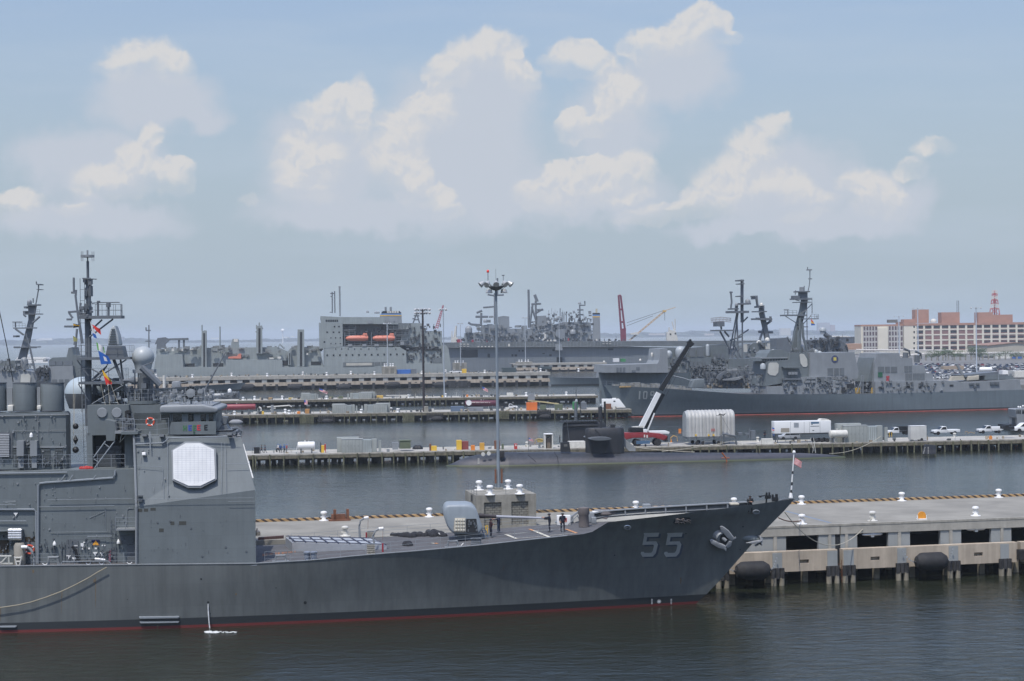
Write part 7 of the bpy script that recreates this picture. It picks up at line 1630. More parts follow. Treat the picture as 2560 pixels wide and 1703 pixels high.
# ---------------------------------------------------------------- generic grey warship hull from traced lines
def warhull(fr,name,label,deck,stem,beam,bow,m,cat='warship',u_aft=None,group=None,vs_=0.0):
 """deck: traced deck edge (k,x,y); stem: traced stem from the water up; bow: +1 points right, -1 left. Near side lies on v = vs_."""
 vc=vs_+beam/2;st=[fr.uz(k,x,y,vc)for k,x,y in stem];st[0]=(st[0][0],0.0);st=[(st[0][0]-bow*1.2,-1.0)]+st;stz=[(z,u)for u,z in st];us_=lambda z:lerpt(stz,z)
 L=beam*5.5
 def hbw(u,z):
  f=min(1,max(0,z/st[-1][1]));x=max(0,min(1,(us_(z)-u)*bow/(L*(1-.3*f))));return beam/2*(1-(1-x)**(1.8+.8*f))
 dkp=[]
 for k,x,y in deck:
  v=vs_
  for _ in range(5):u,z=fr.uz(k,x,y,v);v=vc-hbw(u,z)
  dkp.append((u,z))
 dkp.append((st[-1][0],st[-1][1]));dkp.sort();zdf=lambda u:lerpt(dkp,u);ua=u_aft if u_aft is not None else(dkp[0][0]if bow>0 else dkp[-1][0])
 t=fr.thing(name,label,cat,(ua+st[-1][0])/2,vc,0,0,group);b=B();rows,n=6,44;tt=[1-(1-i/n)**1.5 for i in range(n+1)]
 for sd in(-1,1):
  vs=[]
  for q in tt:
   for r in range(rows+1):
    u=ua+(st[-1][0]-ua)*q
    for _ in range(4):z=-1+(zdf(u)+1)*r/rows;u=ua+(us_(z)-ua)*q
    vs.append((u,vc+sd*hbw(u,z),z))
  k=rows+1;b.add(vs,[(i*k+r,(i+1)*k+r,(i+1)*k+r+1,i*k+r+1)for i in range(n)for r in range(rows)])
 b.add([(ua,vs_,-1),(ua,vs_+beam,-1),(ua,vs_+beam,zdf(ua)),(ua,vs_,zdf(ua))],[(0,1,2,3)]);b.o('hull',m,t,smooth=True)
 b=B();vs=[]
 for q in tt:u=ua+(st[-1][0]-ua)*q;h=hbw(u,zdf(u))-.02;vs+=[(u,vc-h,zdf(u)-.04),(u,vc+h,zdf(u)-.04)]
 b.add(vs,[(2*i,2*i+2,2*i+3,2*i+1)for i in range(n)]);b.o('deck',DECK,t);t['vc']=vc
 return t,vc,hbw,zdf
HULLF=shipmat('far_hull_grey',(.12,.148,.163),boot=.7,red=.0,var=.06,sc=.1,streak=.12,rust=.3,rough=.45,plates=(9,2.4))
HULLP=mat('far_hull_pale',(.17,.195,.21),.5,var=.06,sc=.1,streak=.1,rust=.2,plates=(9,2.4))
def part(fr,t,name,k,pts,v0,v1,m=None,bevel=0):b=B();b.tr(fr,k,pts,v0,v1);return b.o(name,m or HAZE,t,bevel=bevel)
def rects(fr,t,name,k,L,v,m,d=.12):
 b=B()
 for x0,y0,x1,y1 in L:b.rc(fr,k,x0,y0,x1,y1,v-.05,v+d)
 return each(b,name,m,t)
def domes(fr,t,k,L,v,m=None,name='radome'):
 for x,y,rx,dr in L:
  u,z=fr.uz(k,x,y,v);r=fr.uz(k,x+rx,y,v)[0]-u;B().dome((u,v,z),r,dr*r,16).o(name,m or GLS,t,smooth=True)
def sticks(fr,t,name,k,L,v,r,m=None):
 b=B()
 for p in L:b.tl(fr,k,p,v,r,5)
 return each(b,name,m or LATT,t)if name in('topmast','platform_brace','deck_aerial','crane_leg')else b.o(name,m or LATT,t)
 # ---------------------------------------------------------------- destroyer 109
FD=px_frame((1800,1041),(2537,1023),0)
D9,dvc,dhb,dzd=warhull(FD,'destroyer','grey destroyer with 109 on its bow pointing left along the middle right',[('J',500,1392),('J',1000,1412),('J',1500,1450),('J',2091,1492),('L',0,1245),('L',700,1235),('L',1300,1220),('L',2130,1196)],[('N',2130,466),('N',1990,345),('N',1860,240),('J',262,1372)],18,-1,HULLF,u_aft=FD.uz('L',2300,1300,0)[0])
part(FD,D9,'deckhouse','K',[(797,1518),(800,1418),(985,1412),(985,1335),(1180,1330),(1185,1312),(1528,1308),(1535,1508)],1.0,16,HAZE2)
part(FD,D9,'bridge_house','K',[(775,1415),(800,1140),(1040,1120),(1062,1042),(1235,1038),(1275,1130),(1335,1312)],2.2,15,HAZE);
w=part(FD,D9,'pilot_house','K',[(722,1135),(726,1100),(790,1090),(810,1045),(840,1012),(975,1005),(1035,1040),(1035,1135)],3.5,14,HAZE)
rects(FD,w,'bridge_window','K',[(740+i*30,1108,762+i*30,1130)for i in range(10)],3.45,GLASS)
b=B();b.rc(FD,'K',735,1090,1030,1104,3.2,14.2);b.o('bridge_eave',HAZE2,D9)
for pts in([(815,1165),(835,1150),(905,1150),(928,1170),(922,1260),(890,1298),(830,1290),(803,1265)],[(1160,1065),(1175,1052),(1210,1055),(1245,1110),(1250,1180),(1235,1200),(1200,1198),(1172,1160)]):part(FD,D9,'radar_panel','K',pts,2.05,2.3,mat('panel_offwhite',(.46,.46,.42),.6))
part(FD,D9,'bridge_wing','K',[(975,1195),(1170,1192),(1165,1215),(985,1212)],.6,2.3,HAZE);part(FD,D9,'bridge_wing','K',[(985,1328),(1185,1325),(1170,1345),(985,1345)],.2,2.3,LATT)
rects(FD,D9,'life_raft','K',[(1040+i*34,1255,1070+i*34,1285)for i in range(3)]+[(1238,1312,1280,1335),(1292,1312,1338,1335),(1238,1352,1280,1375),(1292,1352,1338,1375),(1562,1360,1605,1385),(1562,1405,1605,1428)],.5,HAZE2,.6)
rects(FD,D9,'intake_grille','K',[(1340,1312,1385,1380),(1398,1312,1450,1380),(1465,1312,1518,1380)],.98,mat('grille_grey',(.10,.115,.125),.8))
b=B();u,z=FD.uz('K',750,1190,3);r=FD.uz('K',780,1190,3)[0]-u;b.lathe([(r,-r),(r,.3*r),(r*.7,r*.85),(.02,r*1.1)],(u,3,z),14);b.o('gun_radome',GLS,D9,smooth=True)
part(FD,D9,'gun_house','J',[(1402,1412),(1440,1300),(1570,1292),(1582,1330),(1572,1415)],7,11,HAZE,.2);sticks(FD,D9,'gun_barrel','J',[[(1425,1328),(1300,1285),(1165,1255)]],9,.2,HAZE2)
domes(FD,D9,'K',[(867,1045,42,.9),(1173,990,42,1.0),(1340,1030,26,.6),(1383,1045,26,.6)],9)
# raked mast
b=B();b.tr(FD,'K',[(1075,1035),(1110,800),(1175,560),(1195,440),(1255,440),(1235,560),(1190,720),(1130,1035)],8.2,9.8);dm=b.o('raked_mast',HAZE,D9)
sticks(FD,dm,'mast_leg','K',[[(1190,700),(1200,860),(1290,1190)],[(1150,790),(1145,1030)],[(1165,650),(1165,1030)]],6.5,.45,HAZE)
b=B()
for x0,y0,x1,y1 in((1143,348,1278,362),(1100,430,1300,445),(1130,470,1300,478),(990,612,1240,628),(1190,655,1375,665),(1150,745,1255,755)):b.rc(FD,'K',x0,y0,x1,y1,7,11)
b.rc(FD,'K',1095,400,1165,440,7.5,10);b.rc(FD,'K',1170,362,1250,440,8,10);b.o('mast_platform',LATT,dm)
b=B()
for x0,x1,y in((992,1130,612),(1290,1372,655),(1230,1300,468)):a,e=FD.uz('K',x0,y,7),FD.uz('K',x1,y,7);b.rail([(a[0],7,a[1]),(e[0],7,e[1])],4.2*.32*1.0,1.4,.07,2)
b.o('platform_rail',LATT,dm)
b=B();b.cy(FD,'K',1160,305,1215,350,9,12);b.o('mast_drum',HAZE2,dm)
sticks(FD,dm,'topmast','K',[[(1255,350),(1268,290),(1276,215),(1276,115)],[(1258,212),(1300,212)],[(1112,390),(1116,340)],[(1212,340),(1212,290)],[(1250,80),(1250,110)]],9,.16)
b=B();b.rc(FD,'K',1252,103,1300,118,8.4,9.6);b.rc(FD,'K',1008,552,1042,562,8,10);b.o('mast_aerial',HAZE2,dm)
sticks(FD,dm,'mast_brace','K',[[(995,625),(1160,730)],[(1025,560),(1025,612)],[(1300,490),(1200,590)],[(1240,470),(1245,900)],[(1290,620),(1190,730)],[(1160,460),(1110,445)],[(1300,480),(1300,600)],[(1355,620),(1355,650)]],8,.14)
# after houses, funnels
part(FD,D9,'after_funnel','K',[(905,1035),(905,880),(1020,870),(1085,1035)],6,12,LATT)
h1=part(FD,D9,'after_house','L',[(-160,1060),(-150,795),(330,786),(375,990),(372,1065),(300,1100)],1.6,15,HAZE2)
h2=part(FD,D9,'hangar','L',[(545,1105),(555,900),(575,800),(820,795),(832,848),(955,850),(968,930),(1090,928),(1112,1015),(1185,1020),(1190,1105)],1.6,15,HAZE2)
part(FD,D9,'hangar_front','L',[(470,1110),(500,1000),(540,850),(575,805),(560,1105)],3,15,HAZE)
part(FD,D9,'after_bulwark','L',[(560,1238),(560,1105),(1300,1095),(1500,1115),(2130,1082),(2152,1196),(1300,1222)],.05,16,HAZE2)
part(FD,D9,'waist_house','L',[(-100,1242),(-100,1055),(85,1050),(100,1100),(240,1110),(330,1130),(340,1240)],.8,10,HAZE2)
GR=mat('intake_grey',(.12,.135,.145),.8)
rects(FD,h1,'intake_grille','L',[(40,962,100,1038),(112,962,162,1038),(172,960,220,1038)],1.55,GR);rects(FD,D9,'intake_grille','L',[(-50,1055,20,1122),(30,1055,80,1122)],.75,GR)
rects(FD,h2,'intake_grille','L',[(588,945,655,1010),(668,945,718,1010),(728,945,797,1010),(876,938,915,1003),(922,938,957,1003),(888,1018,925,1098),(930,1018,960,1098),(970,1018,1005,1098),(1010,1018,1045,1098),(1050,1018,1096,1098)],1.55,GR)
b=B();u,z=FD.uz('L',118,862,1.55);b.lathe([(.02,-.05),(1.25,-.05),(1.25,.1),(.02,.1)],(u,1.55,z),20,'y');cr=b.o('ship_crest',mat('crest_navy',(.05,.06,.12),.6),h1);b=B();b.box(u-.5,u+.5,1.45,1.49,z-.5,z+.6);b.o('crest_shield',mat('crest_gold',(.5,.42,.1),.6),cr)
b=B();u,z=FD.uz('L',612,1032,1.5);b.box(u-.8,u+.8,1.42,1.5,z-.8,z+.8);b.o('green_notice',mat('notice_green',(.02,.10,.05),.6),h2);rects(FD,h2,'fire_plug','L',[(680,1045,712,1075),(680,1080,708,1105)],1.4,mat('plug_red',(.35,.05,.06),.6))
rects(FD,D9,'doorway','L',[(192,1170,232,1232),(1032,1158,1062,1180),(890,1155,935,1178),(1370,1140,1410,1160),(250,1130,330,1180)],-.02,DARK);rects(FD,D9,'side_grating','L',[(1585,1125,1640,1142),(1658,1125,1695,1142),(1635,1158,1660,1175),(1812,1112,1858,1140),(1866,1112,1908,1140)],-.4,HAZED,.4)
for x,y in((905,840),(1030,870)):
 b=B();a,e=FD.uz('L',x-35,y-90,6),FD.uz('L',x+30,y-10,6);b.tube([(a[0],6,a[1]),((a[0]+e[0])/2+.9,6,(a[1]+e[1])/2+.5),(e[0],6,e[1])],.45,8,.3);b.tl(FD,'L',[(x-15,y-50),(x-18,y+30)],6.3,.9,8);b.o('illuminator',HAZED,D9)
for x,y,s in((955,905,1),(1045,900,-1)):
 b=B();b.tl(FD,'K',[(x-25,y+45),(x+25,y-15)]if s>0 else[(x-25,y-40),(x+15,y+15)],7,.35,6);b.tl(FD,'K',[(x,y),(x,y+60)],7.6,.7,6);b.o('illuminator',HAZE2,D9)
part(FD,D9,'torpedo_tube','L',[(1385,1098),(1400,1050),(1520,1045),(1545,1090)],3,5,KHAKI);part(FD,D9,'ships_boat','L',[(1565,1098),(1570,1050),(1650,1045),(1690,1035),(1692,1090)],2,5,KHAKI,.2);part(FD,D9,'flight_deck_house','L',[(1755,1088),(1760,1035),(1930,1030),(2050,1045),(2080,1082)],2,14,HAZE)
part(FD,D9,'folded_deck','L',[(1535,1060),(1525,1035),(1900,1000),(1900,1030),(1760,1040)],2.5,12,LATT)
sticks(FD,D9,'deck_crane','L',[[(1440,912),(1535,1090)],[(1450,912),(1545,1085)]],4,.35,HAZE2);sticks(FD,D9,'davit_frame','L',[[(400,1235),(405,1040),(425,1040),(425,1235)],[(290,1220),(330,1110)],[(360,1225),(400,1110)],[(625,1230),(625,1080)],[(1305,1100),(1305,1020)],[(1900,1090),(1900,980)]],1.5,.14,RAILM)
b=B();un=[FD.uz('J',x,1400,2)[0]for x in(300,1440)];us=[un[0]+(un[1]-un[0])*i/16 for i in range(17)];b.rail([(u,dvc-dhb(u,dzd(u))+.2,dzd(u))for u in us],1.3,2.5,.05,2);us=[FD.uz('L',x,1240,.3)[0]for x in(350,560)];b.rail([(u,.3,dzd(u))for u in us],1.2,2.5,.05,2);b.o('guard_rail',RAILM,D9)
b=B()
for i in range(46):
 x=420+random.random()*980;u=FD.uz('J',x,1390,8)[0];h=random.uniform(.4,1.5);w_=random.uniform(.3,1.2);vv=dvc+random.uniform(-.6,.6)*dhb(u,dzd(u));b.box(u-w_,u+w_,vv,vv+w_,dzd(u)-.05,dzd(u)+h)
b.o('forecastle_gear',mat('gear_tan_grey',(.22,.22,.2),.8,var=.4,sc=.6),D9,kind='stuff')
b=B();u,z=FD.uz('J',560,1408,5)
for i in range(5):b.dome((u-1.5+i*.8,dvc-dhb(u,z)-.1,z),.5,n=8)
b.o('stained_bolster',mat('ochre_stain',(.22,.15,.06),.9),D9)
def dn(txt,x):
 GL9={'1':[(.32,0,.62,1)],'0':[(0,.1,.25,.9),(.65,.1,.9,.9),(.1,0,.8,.17),(.1,.83,.8,1)],'9':[(0,.1,.25,.5),(.65,.1,.9,.9),(.1,0,.8,.17),(.1,.42,.7,.57),(.1,.83,.8,1)]}
 b=B()
 for x0,y0,x1,y1 in GL9[txt]:
  c=[]
  for a,e in((x0,y0),(x1,y0),(x1,y1),(x0,y1)):
   px_,py_=x+a*62-e*6,1452+e*108;v=4
   for _ in range(6):u,z=FD.uz('J',px_,py_,v);v=dvc-dhb(u,z)
   c.append(Vector((u,v-.08,z)))
  b.poly(c,[p+Vector((0,.05,0))for p in c])
 return b
for ch,x in(('1',700),('0',775),('9',868)):dn(ch,x).o('hull_number',mat('number_grey',(.36,.38,.37),.6),D9)
BOOMM=mat('boom_red',(.22,.05,.04),.8,var=.35,sc=.4)
b=B();pts=[FD.uv(k,x,y,0)for k,x,y in[('N',1320,475),('N',1700,478),('N',1950,475)]]+[(FD.uz('J',560,1700,0)[0],dvc-4.5)]+[(FD.uz('O',x,285,0)[0],dvc-dhb(FD.uz('O',x,285,0)[0],0)-.8)for x in(135,400,800,1300,1900)]+[(FD.uz('L',x,1440,0)[0],-.8)for x in(0,500,1000,1500,2070)]
pts.sort();b.tube([(u,v,.0)for u,v in pts],.24,6);FD.one('spill_boom','red floating spill boom along the waterline of the destroyer','boom',b,BOOMM)
b=B()
for i in range(9):u=FD.uz('L',345+i*12+(130 if i>3 else 0),1220,2.5)[0];b.c();b.box(u-.35,u+.35,2.2,2.9,dzd(u),dzd(u)+1.9)
each(b,'yellow_locker',mat('locker_yellow',(.5,.32,.06),.7),D9)
# ---------------------------------------------------------------- far double-deck piers
def ddpier(fr,label,u0,u1,zd,wd,per,ph,zf,zw1,zw0,skip=0):
 t=fr.thing('concrete_pier',label,'pier',(u0+u1)/2,0,0);b=B().box(u0,u1,.8,wd,zd-.5,zd);b.o('pier_deck',CONCT,t)
 B().box(u0,u1,.6,1.6,zf,zd+.01).o('fascia_beam',CONC,t);B().box(u0,u1,8,8.4,-1,zd-.5).o('dark_backing',INNER,t);B().box(u0,u1,0,.9,zw0,zw1).o('wale_wall',WALE,t);B().box(u0,u1,1.2,wd-1,zw1-.9,zw1-.5).o('lower_deck',INNER,t)  # a dark sheet behind the bays stands in for the shaded interior
 b,c,d,e=B(),B(),B(),B();n=int((u1-u0)/per)
 for i in range(n+1):
  u=u0+ph+i*per
  if u>u1-2:break
  b.box(u-per*.21,u+per*.21,.85,1.3,zw1-.5,zf);c.box(u-.7,u+.7,-.3,-.02,.2,zw0+.9);d.box(u-.6,u+.6,-.2,1,-2,.7)
  if i%2:e.box(u+per*.42,u+per*.62,-.03,.05,zw1-1.3,zw1-.95)
 each(b,'gallery_panel',PANEL,t);each(c,'fender_pile',SOOT,t);each(d,'pile',PILEC,t);each(e,'wale_slot',DARK,t);return t
F4=px_frame((635,976),(1374,964),0);z4=lambda y,v=0:F4.uz('U',640,y,v)[1];ZD4=z4(12,.8)
p4=F4.uz('U',1110,100,0)[0]-F4.uz('U',885,100,0)[0];u0,u1=F4.uz('G',-200,1400,0)[0],F4.uz('I',1235,1500,0)[0];ph=(F4.uz('U',885+110-222*40,100,0)[0]-u0)%p4;ph=(F4.uz('U',665,100,0)[0]-u0)%p4
ddpier(F4,'long far double-deck concrete pier before the grey supply ship',u0,u1,ZD4,25,p4,ph,z4(70),z4(128),z4(192))
for i,x in enumerate((590,1455,2360)):
 u,z=F4.uz('U',x,205,-1.8);B_=B().lathe([(.2,u-4.2),(1.2,u-3),(1.7,u-2),(1.7,u+2),(1.2,u+3),(.2,u+4.2)],(0,-1.8,z),14,'x');F4.one('foam_fender',f'black foam fender on the far concrete pier, {ORD[i]} from the cruiser radome','fender',B_,RUBBER,'foam fenders of the far pier',smooth=True)
for i,x in enumerate((910,1785)):
 u,z=F4.uz('V',x,165,-1.8);B_=B().lathe([(.2,u-4.2),(1.2,u-3),(1.7,u-2),(1.7,u+2),(1.2,u+3),(.2,u+4.2)],(0,-1.8,z),14,'x');F4.one('foam_fender',f'black foam fender on the far concrete pier, {["left", "right"][i]} of the dark lamp pole','fender',B_,RUBBER,'foam fenders of the far pier',smooth=True)
for i,x in enumerate((1930,2150)):box3(F4,0,'V',x-40,85,x+130,200,-.6,.6,'fender_screen',['left','right'][i]+' black fender screen on the far concrete pier behind the grey pole','fender screen',SOOT,'fender screens of the far pier')
for i,(k,x)in enumerate([('G',150),('G',595),('G',1075),('G',1510),('G',1950),('G',2240),('H',585),('H',940),('H',1385),('H',1660),('H',2015),('I',375),('I',1105),('I',1600)]):
 v=2 if i%2 else 22;bollard(F4,F4.uz(k,x,1400,v)[0],v,ZD4,f'white bollard on the far concrete pier, {ORD[i]} along the line from the cruiser radome','bollards on the far pier',1.7)
def blockhouse(fr,k,x0,x1,y,v,zd,h,label,mast=None):
 u0,u1=fr.uz(k,x0,y,v)[0],fr.uz(k,x1,y,v)[0];t=fr.thing('blockhouse',label,'blockhouse',(u0+u1)/2,v,zd,0,'far blockhouses');B().box(u0,u1,v,v+6,zd,zd+h).o('block_wall',CONCD,t);b=B();w=u1-u0
 for f in(.2,.58):b.box(u0+w*f,u0+w*(f+.24),v-.03,v+.1,zd+.4,zd+h-1)
 each(b,'masonry_panel',gm,t)
 for i in range(4):bollard(fr,u0+w*(.18+.2*(i%2)+.4*(i//2)),v+1+3*(i%2),zd+h,f'{ORD[i]} roof bollard on the {label}','bollards on far blockhouses',1.5)
 return(u0+u1)/2
u=blockhouse(F4,'H',1060,1275,1480,6,ZD4,4.2,'blockhouse left of the blue container')
lamp_pole(F4,'H',1140,1380,1132,715,9,ZD4+4.2,.3,'pale lamp pole standing on the blockhouse by the blue container',mat('pole_pale',(.38,.42,.45),.5),4,1.8,'lamp poles of the far pier')
box3(F4,ZD4,'H',1280,1412,1490,1482,8,2.6,'blue_container','bright blue container on the far concrete pier','container',mat('container_blue',(.03,.12,.38),.5));box3(F4,ZD4,'H',1492,1405,1578,1480,8.5,2.6,'grey_container','dark grey container touching the blue container','container',LATT)
box3(F4,ZD4,'I',600,1355,785,1415,8,3,'dark_container','dark teal container right of the lamp mast on the far pier','container',mat('teal_dark',(.04,.06,.065),.6));box3(F4,ZD4,'I',80,1372,138,1420,6,2,'yellow_loader','yellow loader behind the white pickup on the far pier','loader',YELLOW)
u,v=F4.uv('H',2165,1450,ZD4);pickup(F4,F4.uz('H',2165,1450,5)[0],5,ZD4,'small white pickup on the far concrete pier','pickup',L=6.5)['group']='white vehicles on the far pier'
F5=Fr(*ground(1286,909.5,6.2).xy,F4.a)
ddpier(F5,'farthest concrete pier below the large assault ship',F5.uz('I',745,1330,0)[0],F5.uz('J',300,1150,0)[0],6.2,24,6.5,2,4.9,3.2,1.2)
blockhouse(F5,'I',790,1000,1400,3,1,6.5,'blockhouse at the end of the farthest pier');blockhouse(F5,'I',-40,140,1280,6,2,5.5,'blockhouse left of the floodlight mast under the assault ship')
for k,x,y1,l in(('I',905,700,'grey lamp pole in front of the assault ship number'),('I',60,775,'thin lamp pole left of the floodlight mast'),('I',1350,690,'thin lamp pole right of the assault ship number')):lamp_pole(F5,k,x,1290,x-4,y1,6,5,.28,l,bpy.data.materials['pole_pale'],4,1.8,'lamp poles of the far pier')
for a in[('J',485,1030,545,1065,12,4,'green_container','green dumpster at the right of the farthest pier','container',GREEN),('J',385,1025,460,1075,11,3,'white_truck','white truck cab left of the green dumpster','truck',CARW),('I',1075,1340,1255,1400,-3,3,'dark_container','dark container before the farthest pier blockhouse','container',bpy.data.materials['teal_dark'])]:box3(F5,6.2 if a[5]>0 else 2,*a)
# ---------------------------------------------------------------- supply ship
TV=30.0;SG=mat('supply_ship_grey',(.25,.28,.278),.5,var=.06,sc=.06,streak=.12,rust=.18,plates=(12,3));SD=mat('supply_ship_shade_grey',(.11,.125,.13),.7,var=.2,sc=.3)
u0=F4.uz('G',900,1100,TV)[0];TK=F4.thing('supply_ship','long grey supply ship with two orange lifeboats and a striped funnel','supply ship',u0,TV+14,0)
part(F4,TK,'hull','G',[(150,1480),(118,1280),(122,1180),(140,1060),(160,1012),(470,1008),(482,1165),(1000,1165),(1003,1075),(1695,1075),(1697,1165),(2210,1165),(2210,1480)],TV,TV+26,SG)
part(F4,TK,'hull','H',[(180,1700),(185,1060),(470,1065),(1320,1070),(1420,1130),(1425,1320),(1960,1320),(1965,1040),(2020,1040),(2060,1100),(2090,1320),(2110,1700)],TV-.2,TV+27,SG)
part(F4,TK,'cargo_deckhouse','G',[(150,1200),(152,945),(700,942),(990,930),(1640,920),(1760,975),(1800,930),(2150,920),(2210,1200)],TV+5,TV+22,SG)
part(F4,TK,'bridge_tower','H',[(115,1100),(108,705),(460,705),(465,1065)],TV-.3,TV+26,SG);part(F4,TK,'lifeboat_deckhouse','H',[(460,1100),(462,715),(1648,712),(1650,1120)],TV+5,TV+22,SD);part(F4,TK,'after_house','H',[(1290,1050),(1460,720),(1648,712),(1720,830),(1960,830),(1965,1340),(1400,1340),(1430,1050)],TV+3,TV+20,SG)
w=part(F4,TK,'wheelhouse','H',[(140,705),(128,640),(130,605),(400,620),(1100,622),(1100,725),(460,725)],TV+.2,TV+24,SG);rects(F4,w,'bridge_window','H',[(205+i*28,660,226+i*28,692)for i in range(7)],TV+.15,GLASS)
part(F4,TK,'boat_deck_edge','H',[(465,715),(1300,712),(1300,730),(465,732)],TV+1,TV+6,SG)
fn=part(F4,TK,'funnel','H',[(1030,640),(1035,600),(1090,532),(1310,530),(1350,580),(1358,712),(1100,712)],TV+8,TV+18,HAZE2)
for y0,y1,nm,m_ in((568,588,'blue_band',mat('funnel_blue',(.10,.22,.45),.5)),(588,604,'gold_band',mat('funnel_gold',(.6,.38,.08),.5)),(530,562,'black_cap',BLACK)):part(F4,fn,nm,'H',[(1034+(590-y0)*.6,y0),(1345-max(0,580-y0)*.5,y0),(1352,y1),(1034+max(0,590-y1)*.6,y1)],TV+7.9,TV+18.1,m_)
rects(F4,fn,'white_louvre','H',[(1130+i*37,532,1160+i*37,558)for i in range(5)],TV+7.8,OFFW)
b=B()
for x in(1110,1187):b.cy(F4,'H',x-16,468,x+16,535,TV+13,10)
each(b,'exhaust_pipe',HAZE2,TK);sticks(F4,TK,'signal_mast','H',[[(305,560),(303,240)],[(345,560),(340,230)],[(275,265),(335,265)],[(280,310),(310,310)]],TV+10,.35);sticks(F4,TK,'main_mast','H',[[(420,610),(418,400),(414,155)],[(400,165),(432,165)],[(405,280),(432,280)]],TV+12,.5,HAZE2);sticks(F4,TK,'lattice_mast','H',[[(1525,710),(1570,590)],[(1620,710),(1585,590)],[(1535,600),(1620,600)],[(1545,660),(1610,660)],[(1580,590),(1580,540)],[(1515,645),(1540,645)]],TV+10,.4)
domes(F4,TK,'H',[(838,545,22,.5),(965,555,24,.6),(1000,555,20,.6),(280,550,16,.5)],TV+10,HAZE2)
for i,x in enumerate((500,902)):
 b=B();v=TV+1.8;u0,zt=F4.uz('H',x,900,v);u1=F4.uz('H',x+345,900,v)[0];zb=F4.uz('H',x,985,v)[1];h=zt-zb;L=u1-u0
 tb=F4.thing('lifeboat',['orange enclosed lifeboat nearer the bridge tower','orange enclosed lifeboat below the striped funnel'][i],'lifeboat',(u0+u1)/2,v,zb,0,'orange lifeboats of the supply ship')
 b.lathe([(.05,u0),(h*.3,u0+L*.06),(h*.5,u0+L*.2),(h*.52,u0+L*.85),(h*.4,u1),(.05,u1)],(0,v,zb+h/2),14,'x');LBO=mat('lifeboat_orange',(.55,.19,.13),.5,var=.06);b.o('boat_hull',LBO,tb,smooth=True)
 B().prism([(u0+L*.72,zt-.6),(u0+L*.8,zt+1.2),(u1-L*.05,zt+1.2),(u1-L*.02,zt-.8)],v-1,v+1).o('boat_cabin',LBO,tb,bevel=.15);B().box(u0+L*.1,u1-L*.02,v-h*.53,v+h*.53,zb+h*.42,zb+h*.5).o('boat_fender',mat('boat_band',(.35,.1,.06),.6),tb)
rects(F4,TK,'davit','H',[(485,850,500,1060),(890,850,905,1060),(1245,850,1258,1060),(800,830,845,842),(1195,825,1240,836)],TV+.8,LATT,4);rects(F4,TK,'raft_box','H',[(543,1030,608,1062),(755,1030,820,1062),(942,1028,1005,1060),(1155,1025,1218,1056),(1335,990,1392,1042),(838,670,905,718)],TV-.5,HAZE2,3)
rects(F4,TK,'porthole','H',[(218+i*95.5,1184-i*1.2,242+i*95.5,1206-i*1.2)for i in range(13)]+[(x,1094,x+14,1108)for x in(350,440,540,635,730,850,970,1255)]+[(x,y,x+24,y+22)for x,y in((395,752),(328,752),(312,838),(218,838),(398,838),(175,985))]+[(x,y,x+16,y+16)for x in(278,348,420)for y in(925,1012)]+[(x,830,x+14,846)for x in(710,790,880,970,1040,1112)],TV-.35,GLASS,.2)
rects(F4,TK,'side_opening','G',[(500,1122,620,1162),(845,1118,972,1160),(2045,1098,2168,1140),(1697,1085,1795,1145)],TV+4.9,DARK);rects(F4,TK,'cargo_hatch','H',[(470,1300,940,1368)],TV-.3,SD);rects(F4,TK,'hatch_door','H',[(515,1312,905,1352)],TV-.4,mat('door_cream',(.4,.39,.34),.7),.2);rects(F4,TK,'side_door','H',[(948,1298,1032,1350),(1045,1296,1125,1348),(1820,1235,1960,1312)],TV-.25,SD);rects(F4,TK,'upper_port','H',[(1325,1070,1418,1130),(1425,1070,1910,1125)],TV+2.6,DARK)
for x0,x1,y0,y1 in((700,768,720,1180),(1372,1450,660,1000),(1875,1965,705,1160),(1765,1800,965,1140)):
 part(F4,TK,'kingpost','G',[(x0,y1),(x0+6,y0),(x1-4,y0),(x1,y1)],TV+1,TV+5,SG);part(F4,TK,'hose_saddle','G',[(x0+(x1-x0)*.38,y1-8),(x0+(x1-x0)*.38,y0+30),(x0+(x1-x0)*.7,y0+30),(x0+(x1-x0)*.7,y1-8)],TV+.9,TV+1.2,DARK)
sticks(F4,TK,'kingpost_top','G',[[(710,720),(710,650)],[(735,720),(760,725)],[(1410,660),(1412,620)],[(1370,740),(1440,660),(1455,700)],[(1380,650),(1380,700)],[(1640,930),(1665,885),(1720,940)],[(932,985),(930,670)]],TV+5,.4,SG)
part(F4,TK,'cargo_crane','G',[(150,1000),(155,880),(130,890),(165,810),(260,800),(290,815),(540,808),(542,838),(500,835),(310,838),(260,890),(265,930),(200,940),(200,1000)],TV+8,TV+11,LATT);sticks(F4,TK,'crane_leg','G',[[(430,835),(430,930)],[(490,835),(490,930)]],TV+9,.6)
part(F4,TK,'control_house','G',[(1065,940),(1070,870),(1085,820),(1155,820),(1165,935)],TV+6,TV+10,SG);rects(F4,TK,'house_front','G',[(1100,822,1150,858)],TV+5.9,OFFW);u,z=F4.uz('G',1030,1055,TV+1)
part(F4,TK,'rescue_boat','G',[(1030,1060),(1035,1040),(1140,1030),(1160,1003),(1190,1000),(1190,1062)],TV+1,TV+4,LBO)
b=B()
for i in range(150):
 x=210+random.random()*1960;v=TV+random.uniform(1,10);a=F4.uz('G',x,925+random.random()*(60 if x<1000 or x>1800 else 140),v);w_,h=random.uniform(.3,1.5),random.uniform(.3,1.6);b.box(a[0]-w_,a[0]+w_,v,v+1,a[1],a[1]+h)
